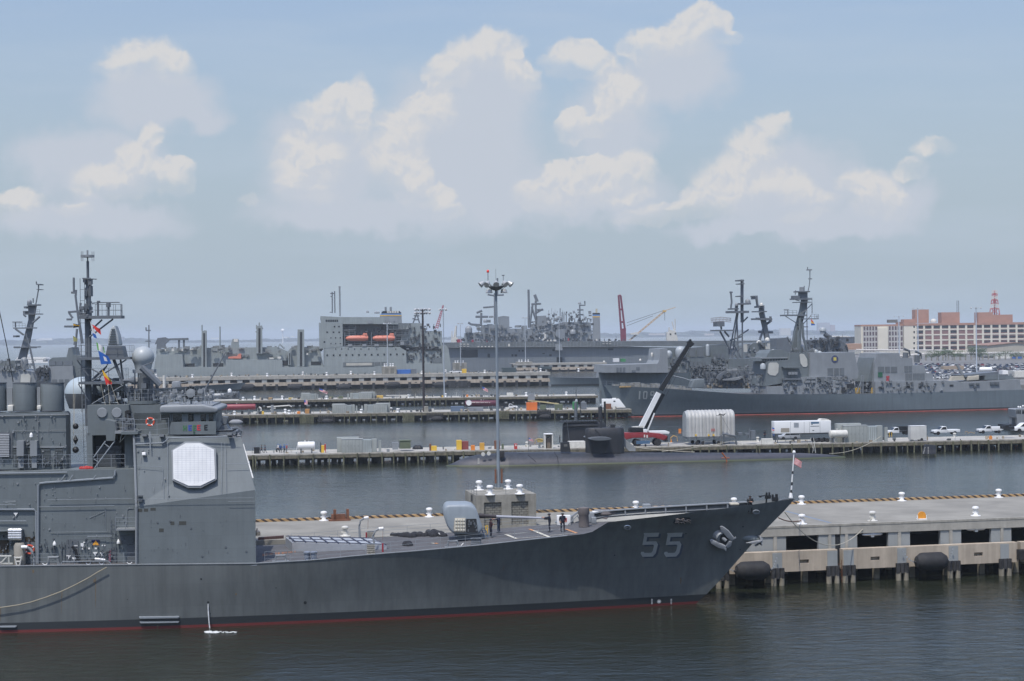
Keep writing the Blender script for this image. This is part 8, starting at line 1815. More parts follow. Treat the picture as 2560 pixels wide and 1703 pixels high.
b.o('deck_gear',mat('mixed_gear_grey',(.17,.18,.18),.7,var=.7,sc=.4),TK,kind='stuff');rects(F4,TK,'white_drum','G',[(255,945,268,965),(340,938,368,970),(460,942,476,968),(565,940,605,952),(1535,1050,1588,1068),(1635,1038,1680,1062),(318,1055,358,1085),(1990,995,2010,1015),(1425,1080,1445,1105)],TV+.5,OFFW,.6)
# ---------------------------------------------------------------- assault ship number 5
LV=40.0;LH=F5.thing('assault_ship','large flat decked assault ship with a white 5 on its island','warship',F5.uz('I',1000,1100,LV)[0],LV+15,0);LG=mat('assault_ship_grey',(.15,.17,.185),.5,var=.06,sc=.05,streak=.12,plates=(14,3.5));LGP=mat('assault_island_grey',(.20,.22,.235),.5,var=.1,sc=.1,streak=.1)
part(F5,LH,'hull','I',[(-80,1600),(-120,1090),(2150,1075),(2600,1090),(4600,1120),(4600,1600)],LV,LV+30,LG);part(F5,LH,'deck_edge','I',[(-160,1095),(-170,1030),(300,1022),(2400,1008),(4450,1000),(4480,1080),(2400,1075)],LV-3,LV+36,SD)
for pts,v0,v1 in[([(120,1022),(120,905),(200,900),(340,895),(345,800),(560,790),(695,790),(700,845),(870,845),(880,1020)],8,16),([(875,1020),(880,805),(925,805),(930,845),(1000,845),(1005,1020)],7,16),([(1000,1020),(1005,840),(1185,840),(1190,700),(1240,720),(1260,800),(1420,760),(1760,765),(1790,1018)],7.5,16),([(560,792),(558,690),(620,680),(695,688),(697,792)],9,14),([(1062,842),(1062,680),(1180,675),(1190,842)],8,14),([(1300,940),(1310,860),(1420,850),(1430,1015)],5,9),([(1300,1130),(1302,1050),(1390,1050),(1392,1130)],-5,-1)]:part(F5,LH,'island_house','I',pts,LV+v0,LV+v1,LGP)
domes(F5,LH,'I',[(165,855,46,1.0),(1347,1070,45,1.2),(1210,765,26,.8),(1528,895,42,.5),(385,745,28,.8),(1615,515,20,.5)],LV-1+8,HAZE2)
b=B();L5=[(1080,842,1172,862),(1080,862,1098,920),(1098,900,1160,920),(1152,915,1178,980),(1140,972,1168,990),(1090,985,1150,1002),(1080,955,1100,990)]
for q in L5:b.rc(F5,'I',*q,LV+7.2,LV+7.5)
b.o('island_number',mat('number_white',(.6,.6,.58),.6),LH)
sticks(F5,LH,'fore_mast','I',[[(505,790),(505,380)],[(500,410),(625,405)],[(355,570),(540,555)],[(415,400),(500,415)],[(490,690),(430,690)],[(540,410),(540,185)]],LV+12,.7);sticks(F5,LH,'main_mast','I',[[(1045,840),(1040,480)],[(985,525),(1110,520)],[(1050,640),(1135,590)],[(1060,600),(1140,600)],[(990,560),(1040,720)],[(960,830),(1000,530)]],LV+11,.8);part(F5,LH,'air_search_radar','I',[(1012,410),(1045,395),(1082,490),(1045,500)],LV+10,LV+11,LATT)
sticks(F5,LH,'pole_mast','I',[[(950,835),(950,520)],[(950,520),(946,335)],[(325,800),(330,640)],[(255,690),(420,690)],[(160,765),(200,790),(330,800)],[(270,640),(340,610)]],LV+12,.9);sticks(F5,LH,'after_mast','I',[[(1620,760),(1615,530)],[(1585,600),(1665,600)],[(1615,540),(1685,540),(1682,485)],[(1595,660),(1665,665)]],LV+12,.6)
sticks(F5,LH,'deck_aerial','I',[[(x,780),(x,780-h)]for x,h in((1360,200),(1385,150),(1410,130),(1440,150),(1280,140),(1480,80),(1550,70))],LV+12,.35);sticks(F5,LH,'catwalk_post','I',[[(x,1090),(x,1020)]for x in range(0,2200,44)]+[[(-150,1092),(2300,1076)]],LV-3.2,.14,HAZE2)
rects(F5,LH,'white_raft','I',[(283+i*46,1075,302+i*46,1088)for i in range(6)]+[(1190,992,1208,1012),(1230,990,1250,1012),(1275,990,1310,1012),(1828,980,1848,1003),(682,1045,705,1080)]+[(1916+i*44,1012+j*27,1940+i*44,1020+j*27)for i in range(3)for j in range(2)]+[(50+i*46,1045+j*26,78+i*46,1054+j*26)for i in range(3)for j in range(2)],LV-3.6,OFFW,.6)
rects(F5,LH,'hull_opening','I',[(60,1120,285,1222),(412,1172,445,1222),(530,1120,552,1152),(535,1180,552,1220),(815,1125,838,1145),(860,1125,885,1145),(725,1180,750,1210),(765,1182,800,1210),(1260,1115,1295,1140),(1985,1105,2055,1128),(1315,1220,1390,1290),(1220,1182,1250,1205),(1130,1165,1160,1178)],LV-.05,DARK);rects(F5,LH,'flight_deck_tractor','I',[(205,990,230,1022),(400,988,418,1020),(1465,970,1478,1005),(12,985,72,1030)],LV-1,mat('tractor_red',(.3,.04,.06),.5),2)
b=B()
for i in range(120):x=250+random.random()*1550;v=LV+random.uniform(6,12);a=F5.uz('I',x,random.uniform(760,960),v);w_,h=random.uniform(.3,2.4),random.uniform(.4,2.2);b.box(a[0]-w_,a[0]+w_,v,v+1.5,a[1],a[1]+h)
b.o('island_gear',mat('island_gear_grey',(.16,.175,.185),.7,var=.6,sc=.3),LH,kind='stuff')
F6=Fr(*ground(1700,872,3).xy,0);F6=Fr(0,1420,0)
t=F6.thing('tanker_funnel','grey ship funnel with black, blue and gold bands behind the assault ship','funnel',F6.uz('I',1835,800,0)[0],3,2);part(F6,t,'funnel_casing','I',[(1788,1040),(1788,640),(1880,640),(1888,1040)],0,6,HAZE2)
for y0,y1,nm,m_ in((640,662,'black_cap',BLACK),(662,682,'blue_band',bpy.data.materials['funnel_blue']),(682,698,'gold_band',bpy.data.materials['funnel_gold'])):part(F6,t,nm,'I',[(1787,y0),(1881,y0),(1881,y1),(1787,y1)],-.1,6.1,m_)
part(F6,t,'exhaust_pipe','I',[(1825,640),(1825,585),(1848,585),(1848,640)],2,4,mat('exhaust_tan',(.4,.36,.25),.6))
t=F6.thing('dock_crane','tall dark red crane boom leaning behind the assault ship','crane',F6.uz('J',515,700,0)[0],1,2);CR2=mat('crane_maroon',(.17,.03,.055),.6);part(F6,t,'boom_base','J',[(480,800),(475,640),(548,630),(552,800)],0,3,CR2)
for p in([(452,200),(486,660)],[(480,205),(535,650)],[(452,205),(482,205)],[(466,385),(500,385)],[(475,550),(525,550)]):sticks(F6,t,'boom_chord','J',[p],1.5,.9,CR2)
t=F6.thing('lattice_crane','pale orange lattice crane with a long low jib','crane',F6.uz('J',700,740,0)[0],2,2);CR3=mat('crane_pale_orange',(.5,.36,.22),.6);sticks(F6,t,'crane_jib','J',[[(590,785),(1045,405)],[(605,790),(1060,412)],[(1045,405),(1195,358)]]+[[(610+i*36,768-i*30),(640+i*36,758-i*30)]for i in range(12)],2,.3,CR3);sticks(F6,t,'jib_cable','J',[[(560,560),(1040,400)],[(1055,410),(1055,530)],[(560,600),(900,470)]],2,.2,LATT);part(F6,t,'jib_head','J',[(1030,395),(1075,395),(1075,420),(1030,420)],1,3,mat('jib_yellow',(.55,.35,.1),.6));part(F6,t,'crane_house','J',[(600,700),(700,680),(715,715),(610,715)],0,4,OFFW)
t=F6.thing('white_ship','white bridge of a small ship rising behind the assault ship','ship',F6.uz('J',1150,700,0)[0],4,0);part(F6,t,'bridge_house','J',[(1080,860),(1085,690),(1110,680),(1110,650),(1200,670),(1225,770),(1230,860)],0,8,OFFW);sticks(F6,t,'ship_mast','J',[[(1180,670),(1150,545)],[(1110,670),(1110,620)],[(1190,660),(1190,510)]],3,.5,OFFW);rects(F6,t,'bridge_window','J',[(1120,700,1140,720),(1185,690,1205,710)],-.1,DARK)
t=F6.thing('crawler_crane','thin red lattice crane boom left of the floodlight mast','crane',F6.uz('H',1880,700,0)[0],1,2);sticks(F6,t,'crane_boom','H',[[(1855,800),(1975,440)],[(1895,800),(1985,445)]]+[[(1860+i*10,785-i*30),(1900+i*8,770-i*30)]for i in range(11)],1,.35,mat('boom_pink_red',(.4,.12,.15),.6))
t=F6.thing('white_crane','small white crane with its boom raised left of the assault ship island','crane',F6.uz('H',2150,900,0)[0],1,2);sticks(F6,t,'crane_boom','H',[[(2140,930),(2175,750)],[(2165,950),(2175,750)]],1,.8,OFFW);part(F6,t,'crane_house','H',[(2095,1030),(2105,830),(2115,830),(2120,930),(2200,930),(2205,1030)],0,4,OFFW)
# ---------------------------------------------------------------- ships beyond destroyer 109
FE=Fr(*FD.W(0,34).xy,FD.a)
E9,*_=warhull(FE,'destroyer','pale sterned destroyer moored beyond the white trailer and 109',[('J',230,1210),('J',2600,1210)],[('J',200,1370),('J',195,1300),('J',190,1210)],16,-1,HULLF,u_aft=FE.uz('J',1400,1300,0)[0]);part(FE,E9,'hangar_side','J',[(262,1212),(270,1112),(960,1095),(985,1050),(1000,900),(1090,895),(1100,1212)],1,14,HAZE2);rects(FE,E9,'side_grating','J',[(425,1145,452,1205),(465,1145,492,1205),(508,1145,540,1205),(682,1140,728,1178),(625,1178,675,1208)],.95,LATT);domes(FE,E9,'J',[(735,1045,14,.8),(888,965,14,2.5),(262,1070,14,.6)],8,OFFW)
C9=FE.thing('cruiser','grey cruiser with two lattice masts standing beyond destroyer 109','warship',FE.uz('J',1500,1200,10)[0],16,0)
for pts,v0,v1 in[([(960,1330),(965,1150),(1060,1150),(1105,1010),(1365,1010),(1365,1330)],9,22),([(1365,1330),(1370,1015),(1480,1005),(1660,1010),(1665,1330)],9.5,22),([(1365,1010),(1370,890),(1575,870),(1580,1000)],11,20),([(1660,1030),(1665,850),(1870,845),(1895,1030),(1900,1330),(1660,1330)],12,22),([(1020,1010),(1045,890),(1230,890),(1240,1010)],12,20)]:part(FE,C9,'deckhouse','J',pts,v0,v1,HAZE)
part(FE,C9,'after_deckhouse','K',[(360,1280),(380,1110),(720,1100),(720,1280)],10,22,HAZE);part(FE,C9,'lower_house','K',[(90,1440),(95,1250),(800,1245),(800,1440)],8,22,LATT);rects(FE,C9,'intake_grille','J',[(1380,1068,1425,1130),(1438,1068,1480,1130),(1490,1068,1535,1130),(1548,1068,1588,1130),(1380,895,1455,1000),(1478,890,1560,1000)],9.3,GR);domes(FE,C9,'J',[(1108,965,42,1.3),(1258,930,62,1.4),(1615,865,24,5)],10)
rects(FE,C9,'canvas_cover','J',[(1690,965,1730,1022),(1740,965,1780,1022),(1790,965,1835,1022)],11.8,LATT);sticks(FE,C9,'deck_boom','J',[[(1750,1300),(1880,1190),(2000,1180)],[(1800,1310),(2050,1270)]],9,.6,HAZE2)
sticks(FE,C9,'lattice_mast','K',[[(520,1240),(517,220)],[(345,1200),(460,580)],[(395,1180),(470,590)],[(480,1210),(455,590)],[(380,900),(510,860)],[(400,1040),(520,980)],[(360,1160),(440,1060),(520,1210)],[(420,940),(520,1120)],[(470,860),(590,780)],[(520,700),(580,640)]],13,.28);sticks(FE,C9,'mast_pole','K',[[(517,700),(515,430),(517,220)],[(450,580),(455,500)]],13,.6)
b=B()
for q in((212,782,430,798),(385,570,595,595),(495,482,618,500),(410,540,480,556),(495,400,535,412),(492,222,540,236),(500,262,545,272),(245,690,320,745)):b.rc(FE,'K',*q,10,15)
b.o('mast_platform',LATT,C9);domes(FE,C9,'K',[(580,465,28,.8),(453,500,18,.8)],12,HAZE2);b=B()
for i in range(15):x=168+i*15.5;b.tl(FE,'K',[(x,640-abs(i-7)*-1.5),(x+4,695-abs(i-7))],12,.1,3)
for y in(645,668,690):b.tl(FE,'K',[(165,y+8),(280,y-4),(395,y+8)],12,.1,3)
b.o('air_search_aerial',mat('aerial_pale',(.26,.24,.24),.6),C9);sticks(FE,C9,'platform_brace','K',[[(270,800),(380,1000)],[(320,800),(370,860)],[(280,745),(285,780)],[(390,540),(400,470),(390,360)],[(378,362),(408,362)],[(265,700),(270,745)]],12,.35)
FG_=Fr(*FD.W(0,75).xy,FD.a);G9=FG_.thing('destroyer','third destroyer whose raked mast leans left between the two tall masts','warship',FG_.uz('K',750,900,10)[0],16,0);sticks(FG_,G9,'raked_mast','K',[[(800,900),(765,720),(735,590)],[(735,590),(735,510)]],12,1.15);sticks(FG_,G9,'mast_leg','K',[[(715,900),(765,740)],[(690,520),(680,450),(677,400)],[(670,660),(850,665)],[(790,720),(845,680)],[(700,805),(860,810)],[(835,665),(833,632)]],12,.5)
b=B()
for q in((668,652,850,672),(675,572,795,585),(705,515,765,535),(662,400,690,415),(668,415,688,440)):b.rc(FG_,'K',*q,9,14)
b.o('mast_platform',LATT,G9);domes(FG_,G9,'K',[(733,500,18,.8),(705,930,28,.8),(690,1020,28,.8),(798,895,25,.6)],9,OFFW);part(FG_,G9,'deckhouse','K',[(560,1180),(600,960),(640,930),(860,925),(1060,880),(1070,1180)],6,20,HAZE);part(FG_,G9,'upper_house','K',[(905,960),(905,885),(1065,880),(1065,960)],8,14,LATT);part(FG_,G9,'after_house','K',[(1330,1100),(1330,900),(1560,870),(1690,950),(1720,1100)],8,18,LATT);rects(FG_,G9,'radar_panel','K',[(535,945,575,1030),(780,935,850,1000)],5.5,bpy.data.materials['panel_offwhite'],.4)
b=B();b.cy(FG_,'K',1384,755,1456,830,12,14,[(.7,0),(.85,.4),(1,.45),(1,.7),(.7,.95),(.1,1)]);b.o('radome',GLS,G9,smooth=True);b=B();b.tube([FG_.W(0,0)*0+Vector((FG_.uz('K',1440,830,12)[0],12,FG_.uz('K',1440,830,12)[1])),Vector((FG_.uz('K',1505,872,12)[0],12,FG_.uz('K',1505,872,12)[1]))],.9,8);b.o('illuminator',HAZED,G9)
flag(FD,'K',[(1288,660),(1315,690),(1335,730),(1290,735)],6,[FR,FY,FB],lambda s,t:int(t*3),'signal_flag','tiny red and blue signal flags beside the raked mast',8,6,.05,'flags at the piers')
# ---------------------------------------------------------------- ships behind the cruiser mast, left
FL=Fr(*ground(300,1057).xy,F3.a);LD=FL.thing('destroyer','grey destroyer with a raked mast half hidden behind the cruiser funnels','warship',FL.uz('T',250,1200,10)[0],18,0)
part(FL,LD,'bridge_house','T',[(-300,1500),(-300,1200),(0,1215),(10,1180),(240,1175),(420,1200),(470,1330),(480,1500)],8,24,HAZE2);part(FL,LD,'pilot_house','T',[(-200,1215),(-200,1060),(200,1055),(210,1180),(0,1190)],9,22,HAZE);part(FL,LD,'radar_panel','T',[(265,1345),(275,1240),(300,1225),(380,1228),(400,1260),(395,1345)],7.6,8.1,bpy.data.materials['panel_offwhite'])
part(FL,LD,'after_house','T',[(520,1500),(630,1130),(950,1120),(965,1500)],7,24,HAZE2);part(FL,LD,'louvre_house','T',[(640,1130),(640,1050),(690,1015),(870,1010),(895,890),(935,880),(960,980),(1060,990),(1060,1500),(945,1500)],9,20,HAZE);rects(FL,LD,'intake_grille','T',[(650,1058,725,1118),(735,1058,815,1118),(835,1056,945,1115)],8.8,LATT,.3);rects(FL,LD,'intake_grille','T',[(682,1300,745,1420),(770,1300,825,1420),(845,1298,900,1420)],6.9,GR)
b=B();b.tr(FL,'T',[(230,1040),(310,760),(370,520),(365,330),(465,330),(440,480),(400,720),(330,1040)],13.5,15.5);b.o('raked_mast',LATT,LD);sticks(FL,LD,'mast_leg','T',[[(335,700),(395,900),(470,1240)],[(200,640),(310,720)],[(520,480),(430,560)],[(380,880),(480,880)],[(180,880),(260,880)],[(340,480),(310,450)]],12,.35);b=B()
for q in((170,622,440,636),(350,318,495,335),(300,440,520,452),(180,872,490,886),(160,545,245,556),(170,725,210,750),(475,52,525,65),(478,120,525,128),(310,345,345,372),(300,405,330,440)):b.rc(FL,'T',*q,12,17)
b.o('mast_platform',LATT,LD);sticks(FL,LD,'topmast','T',[[(465,330),(490,200),(503,120),(503,55)],[(433,300),(433,240)],[(475,20),(478,60)],[(202,556),(202,620)]],14,.22);domes(FL,LD,'T',[(385,285,30,1.2),(318,1055,48,2.2),(592,1050,30,.6)],13,HAZE2)
b=B();b.rail([(FL.uz('T',x,622,12)[0],12,FL.uz('T',x,622,12)[1])for x in(170,330)],1.4,1,.06,2);b.rail([(FL.uz('T',x,440,12)[0],12,FL.uz('T',x,440,12)[1])for x in(450,518)],1.4,1,.06,2);each(b,'platform_rail',LATT,LD)if 0 else b.o('platform_rail',LATT,LD)
sticks(FL,LD,'second_mast','T',[[(965,180),(963,-30)],[(1070,830),(1020,480),(985,200)],[(890,420),(1080,405)],[(930,165),(990,165)],[(995,130),(990,210)],[(900,430),(950,500)],[(985,900),(1005,640)],[(1080,830),(1040,560)],[(970,850),(990,760)],[(1050,340),(1053,300)],[(870,515),(940,515)],[(840,608),(950,608)]],14,.38)
FS=Fr(*ground(600,978).xy,F4.a);S9,*_=warhull(FS,'frigate','grey frigate bow pointing right before the far concrete pier',[('G',200,1428),('G',600,1402),('G',1000,1375)],[('G',1160,1462),('G',1200,1420),('G',1246,1356)],14,1,HULLF,u_aft=FS.uz('G',-200,1440,0)[0]);part(FS,S9,'gun_house','G',[(338,1425),(340,1345),(430,1335),(445,1365),(445,1415)],5,9,HAZE2,.3);b=B();b.cy(FS,'G',228,1268,268,1420,8,12);b.o('white_radome',OFFW,S9,smooth=True);sticks(FS,S9,'gun_barrel','G',[[(440,1362),(640,1328)]],7,.2,HAZE2)
PB=F3B.thing('patrol_craft','small grey craft with a white dome behind the cruiser bridge','patrol craft',F3B.uz('U',250,450,14)[0],16,0);part(F3B,PB,'craft_hull','U',[(-400,560),(-400,470),(420,480),(410,560)],14,20,HAZED);part(F3B,PB,'craft_house','U',[(-200,480),(-150,380),(120,380),(140,320),(330,300),(410,290),(415,330),(400,480)],15,19,LATT);domes(F3B,PB,'U',[(252,270,36,1)],16,WHITE);sticks(F3B,PB,'white_beam','U',[[(-200,350),(140,345)]],15,.45,WHITE);sticks(F3B,PB,'craft_mast','U',[[(400,480),(330,380)],[(310,470),(350,350)],[(380,330),(370,480)]],15,.2)
sticks(F4,F4.thing('signal_mast','thin mast with a small light left of the supply ship crane','mast',F4.uz('T',1945,800,30)[0],30,ZD4),'mast_pole','T',[[(1945,1100),(1945,590)],[(1905,660),(1970,660)],[(1908,660),(1908,620)],[(1900,800),(1970,800)]],30,.35,LATT)
# tug at the right edge
FT=Fr(*ground(2560,1075).xy,F2.a);TG=FT.thing('tugboat','white topped tugboat cut by the right edge beyond the pickups','tugboat',2,2,0);part(FT,TG,'wheelhouse','W',[(1590,1500),(1560,1290),(1580,1270),(1900,1265),(1900,1600),(1590,1600)],0,5,HAZE2);rects(FT,TG,'wheelhouse_window','W',[(1580,1300,1600,1370),(1612,1300,1632,1370),(1640,1300,1665,1370),(1690,1300,1780,1370)],-.02,GLASS);part(FT,TG,'tug_hull','W',[(1500,1800),(1480,1600),(1900,1580),(1900,1800)],-1,8,BLACK);b=B();b.rc(FT,'W',1495,1425,1560,1445,0,3);b.rc(FT,'W',1520,1445,1545,1600,1,2);b.o('tug_bitt',HAZED,TG)
for x,y in((1615,1235),(1655,1240),(1705,1215)):b=B();b.cy(FT,'W',x-16,y-18,x+16,y+32,2,12,[(.4,0),(.5,.4),(1,.5),(1,.8),(.5,1)]);b.o('search_lamp',WHITE,TG,smooth=True)
S8,*_=warhull(FS,'destroyer','dark grey warship hull end before the right end of the far pier',[('I',1320,1483),('I',1700,1488)],[('I',1242,1568),('I',1228,1520),('I',1212,1478)],12,-1,HULLF,u_aft=FS.uz('I',1905,1500,0)[0])
part(FS,S8,'stern_frame','I',[(1850,1490),(1862,1330),(1940,1315),(1920,1480)],2,6,HAZE2);sticks(FS,S8,'frame_opening','I',[[(1885,1460),(1910,1340)]],1.9,.7,DARK);sticks(FS,S8,'hanging_line','I',[[(1890,1480),(1925,1568)],[(1915,1480),(1910,1568)]],1,.12,ROPE)
# ---- small gear spread over decks and walls, too mixed to count
def clutter(fr,t,k,box,v0,v1,n,lo,hi,m,name='loose_gear',floor=None):
 b=B();r=random.Random(n*7+int(box[0]));x0,y0,x1,y1=box
 for i in range(n):
  v=r.uniform(v0,v1);u,z=fr.uz(k,r.uniform(x0,x1),r.uniform(y0,y1),v);w,h,d=r.uniform(lo,hi),r.uniform(lo,hi),r.uniform(lo,hi)
  if floor is not None:z=floor
  q=r.random()
  if q<.55:b.box(u-w/2,u+w/2,v-d/2,v+d/2,z,z+h)
  elif q<.8:b.tube([(u,v,z),(u+r.uniform(-.2,.2),v,z+h*2)],max(.05,lo*.22),5)
  else:b.lathe([(w*.4,0),(w*.4,h),(.02,h*1.1)],(u,v,z),7)
 b.o(name,m,t,kind='stuff')
GM1,GM2,GM3=mat('gear_mixed_tan',(.26,.22,.16),.8,var=.8,sc=.5),mat('gear_mixed_grey',(.16,.175,.185),.7,var=.8,sc=.35),mat('gear_mixed_dark',(.05,.055,.06),.8,var=.6,sc=.5)
PT={o['label']:o for o in bpy.data.objects if o.get('category')=='pier'}
P2_,P3_,P3b_,P4_=[next(o for l,o in PT.items()if w in l)for w in('submarine alongside','two red tanks','farther timber','long far double')]
for fr,t,zd,k,x0,x1,w in((F2,P2_,ZD2,'_',620,2560,11),(F3,P3_,ZD3,'_',560,1560,11),(F3B,P3b_,ZD3B,'_',600,1400,11),(F4,P4_,ZD4,'_',400,1370,23)):
 s_=1.0 if fr is F2 else 1.5
 for j,m in enumerate((GM1,GM2,GM3,OFFW)):clutter(fr,t,k,(x0+j,1000,x1,1000),1.2,w,(46,30,34,16)[j],.15*s_,.75*s_,m,'deck_gear',zd)
for k,bx,v0,v1 in(('K',(600,1250,800,1500),4,8),('K',(985,1340,1520,1500),.6,.95),('L',(-80,1060,330,1235),.4,.78),('L',(345,1120,560,1230),2,9),('L',(600,1110,1300,1220),-.25,.05),('K',(1060,1000,1330,1060),4,10),('L',(1200,1040,2050,1090),3,10)):clutter(FD,D9,k,bx,v0,v1,60,.2,.9,GM2);clutter(FD,D9,k,bx,v0,v1,9,.2,.8,GM3)
for k,bx,v0,v1 in(('J',(980,1020,1360,1320),8.6,9),('J',(1380,1140,1660,1320),9,9.5),('K',(90,1230,800,1440),7.2,8),('K',(100,1190,720,1250),8,16),('J',(1670,1030,1900,1320),11,12)):clutter(FE,C9,k,bx,v0,v1,70,.25,1.1,GM2);clutter(FE,C9,k,bx,v0,v1,16,.25,.9,GM3)
clutter(FE,C9,'K',(120,1380,780,1440),7,8,40,.3,1.0,GM1)
b=B();b.rail([(FE.uz('K',x,1380,7.5)[0],7.5,FE.uz('K',x,1380,7.5)[1])for x in(90,800)],1.5,2.2,.09,2);b.rail([(FE.uz('K',x,1250,7.8)[0],7.8,FE.uz('K',x,1250,7.8)[1])for x in(90,800)],1.4,2.2,.09,2);b.o('walkway_rail',HAZE2,C9)
part(FE,C9,'ships_boat','K',[(300,1350),(310,1335),(470,1318),(515,1305),(500,1335),(440,1350)],6,7.8,HAZE2);part(FE,C9,'boat_crane','K',[(235,1330),(250,1290),(330,1240),(370,1240),(290,1300),(265,1350)],6,7,LATT)
for bx,v0,v1,n in(((200,720,1290,1060),TV+4.4,TV+5,60),((1430,740,1960,1310),TV+2.2,TV+3,90)):clutter(F4,TK,'H',bx,v0,v1,n,.4,1.6,GM3);clutter(F4,TK,'H',bx,v0,v1,n//2,.4,1.8,GM2)
b=B()
for y,x0,x1 in((812,470,650),(895,470,650),(800,1155,1460),(888,1265,1450),(972,1265,1440),(1050,470,1420)):a,e=F4.uz('H',x0,y,TV+1.5),F4.uz('H',x1,y,TV+1.5);b.rail([(a[0],TV+1.5,a[1]),(e[0],TV+1.5,e[1])],2.2,3,.12,2);b.box(a[0],e[0],TV+1.3,TV+5,a[1]-.3,a[1])
b.o('boat_deck_rail',HAZE2,TK)
for bx,n in(((120,900,1000,1015),70),((1000,780,1790,1015),90),((1200,640,1760,770),60)):clutter(F5,LH,'I',bx,LV+6,LV+7.6,n,.5,2.4,GM2);clutter(F5,LH,'I',bx,LV+6,LV+7.6,n//2,.5,2.0,GM3)
clutter(F5,LH,'I',(0,1000,2200,1015),LV-2,LV,60,.6,2.0,GM3);clutter(FL,LD,'T',(0,1060,450,1200),7,8,60,.2,1.0,GM2);clutter(FL,LD,'T',(480,1150,640,1330),6,7,60,.3,1.2,GM3);clutter(F3B,PB,'U',(-200,300,410,520),13.5,15,90,.2,1.0,GM2);clutter(FG_,G9,'K',(560,930,1060,1120),5,6,70,.3,1.1,GM2);clutter(FG_,G9,'K',(1240,880,1700,1060),7,8,90,.3,1.2,GM3)
# ---------------------------------------------------------------- naval station ashore, right
ASPH=mat('quay_asphalt',(.15,.148,.14),.9,var=.3,sc=.02);GZ=3.0
b=B();b.slab([(150,730),(235,1290),(300,1900),(420,4200),(1900,4200),(1900,730)],-1,GZ);tag(b.o('ground',ASPH),kind='structure')
FBd=Fr(ground(2155,890,GZ).x,1740,-.02);K0=lambda x,y=600:FBd.uz('L',x,y,0)
BLD=FBd.thing('office_block','large cream and brick six storey block with brick towers on its roof','building',K0(1400)[0],0,GZ)
BRK=mat('brick_red_brown',(.2,.105,.095),.8,var=.12,sc=.15);BRO=mat('brick_orange',(.34,.185,.13),.8,var=.1,sc=.2);CRM=mat('cream_frame',(.60,.56,.46),.7,var=.05,sc=.1)
zt=K0(1500,468)[1];zr=K0(1500,492)[1];rows=[(495,524),(552,582),(614,642),(672,702),(730,755)];dz=lambda y:K0(1500,y)[1]
def facade(xa,xb,bays,v0,fill):
 ua,ue=K0(xa)[0],K0(xb)[0];B().box(ua,ue,v0+.5,v0+40,GZ,zr).o('brick_infill',BRK,BLD);B().box(ua-.3,ue+.3,v0-.3,v0+40.3,zr,zt).o('parapet',BRO,BLD)
 b=B();xs=[K0(x)[0]for x in bays]
 for u in[ua]+xs+[ue]:b.box(u-1.0,u+1.0,v0,v0+.8,GZ,zr)
 for y in(535,592,650,708,768):b.box(ua,ue,v0+.1,v0+.7,dz(y+8),dz(y-6))
 b.box(ua,ue,v0+.05,v0+.75,GZ,dz(775));b.o('concrete_frame',CRM,BLD)
 w=B();us=[ua]+xs+[ue]
 for i in range(len(us)-1):
  for j,(a,e)in enumerate(rows):
   if fill(i,j):w.box(us[i]+1.1,us[i+1]-1.1,v0+.3,v0+.6,dz(e-(8 if j else 4)),dz(a));w.c()
 each(w,'window',GLASS,BLD)
bays=[1000+i*91.5 for i in range(1,24)]
facade(1000,3100,bays[:-1],0,lambda i,j:j in(0,4)or i in(0,4,8,9,10,11,12,14)or i>15)
ua,ue=K0(872)[0],K0(1000)[0];b=B().box(ua,ue-1,0.02,40,GZ,zr);b.o('stair_wall',CRM,BLD);rects(FBd,BLD,'window','L',[(974,y,990,y+24)for y in(498,557,616,676,734)],0,GLASS);B().box(ua-.3,ue,-.3,40.3,zr,zt+2).o('parapet',BRO,BLD)
def wing(xa,xb,v0):
 ua,ue=K0(xa)[0],K0(xb)[0];B().box(ua,ue,v0,v0+38,GZ,zr-.5).o('wing_wall',mat('pale_concrete_wing',(.42,.41,.38),.8,var=.06),BLD);b=B();n=5;w=(ue-ua)/n
 for i in range(n):
  for a,e in rows:b.box(ua+w*i+.6,ua+w*(i+1)-.6,v0-.15,v0+.1,dz(e+12),dz(a));b.c()
 each(b,'window',mat('wing_window',(.08,.05,.06),.4)if xa<500 else bpy.data.materials['wing_window'],BLD)
wing(432,590,3);wing(708,868,3);ua,ue=K0(410)[0],K0(872)[0];B().box(ua,ue,4,40,GZ,zr).o('wing_core',CRM,BLD);B().box(ua-.2,ue,3.8,40,zr,zt-.6).o('parapet',BRO,BLD);B().box(K0(590)[0],K0(700)[0],1,5,GZ,zr-2).o('stair_tower',CRM,BLD)
for i,(x0,x1,y0)in enumerate([(995,1142,322),(870,998,428),(1280,1478,352),(1680,1840,352),(1838,2055,378)]):b=B();b.rc(FBd,'L',x0,y0,x1,470,8,24);b.o('roof_tower',BRO,BLD)
b=B();b.rc(FBd,'L',705,432,802,466,10,20);b.o('roof_plant',mat('plant_dark',(.12,.12,.11),.8),BLD);sticks(FBd,BLD,'roof_mast','L',[[(1448,360),(1448,225)],[(1466,360),(1466,225)]],12,.35)
b=B();b.dome((K0(1218)[0],10,dz(450)),3.2,1,14);b.o('roof_dome',OFFW,BLD,smooth=True)
t=FBd.thing('lattice_tower','red and white lattice radio tower behind the brick roof towers','radio tower',K0(1860)[0],60,GZ)
y0=20;sg=[(380,310),(310,265),(265,215),(215,175),(175,150),(150,115)]
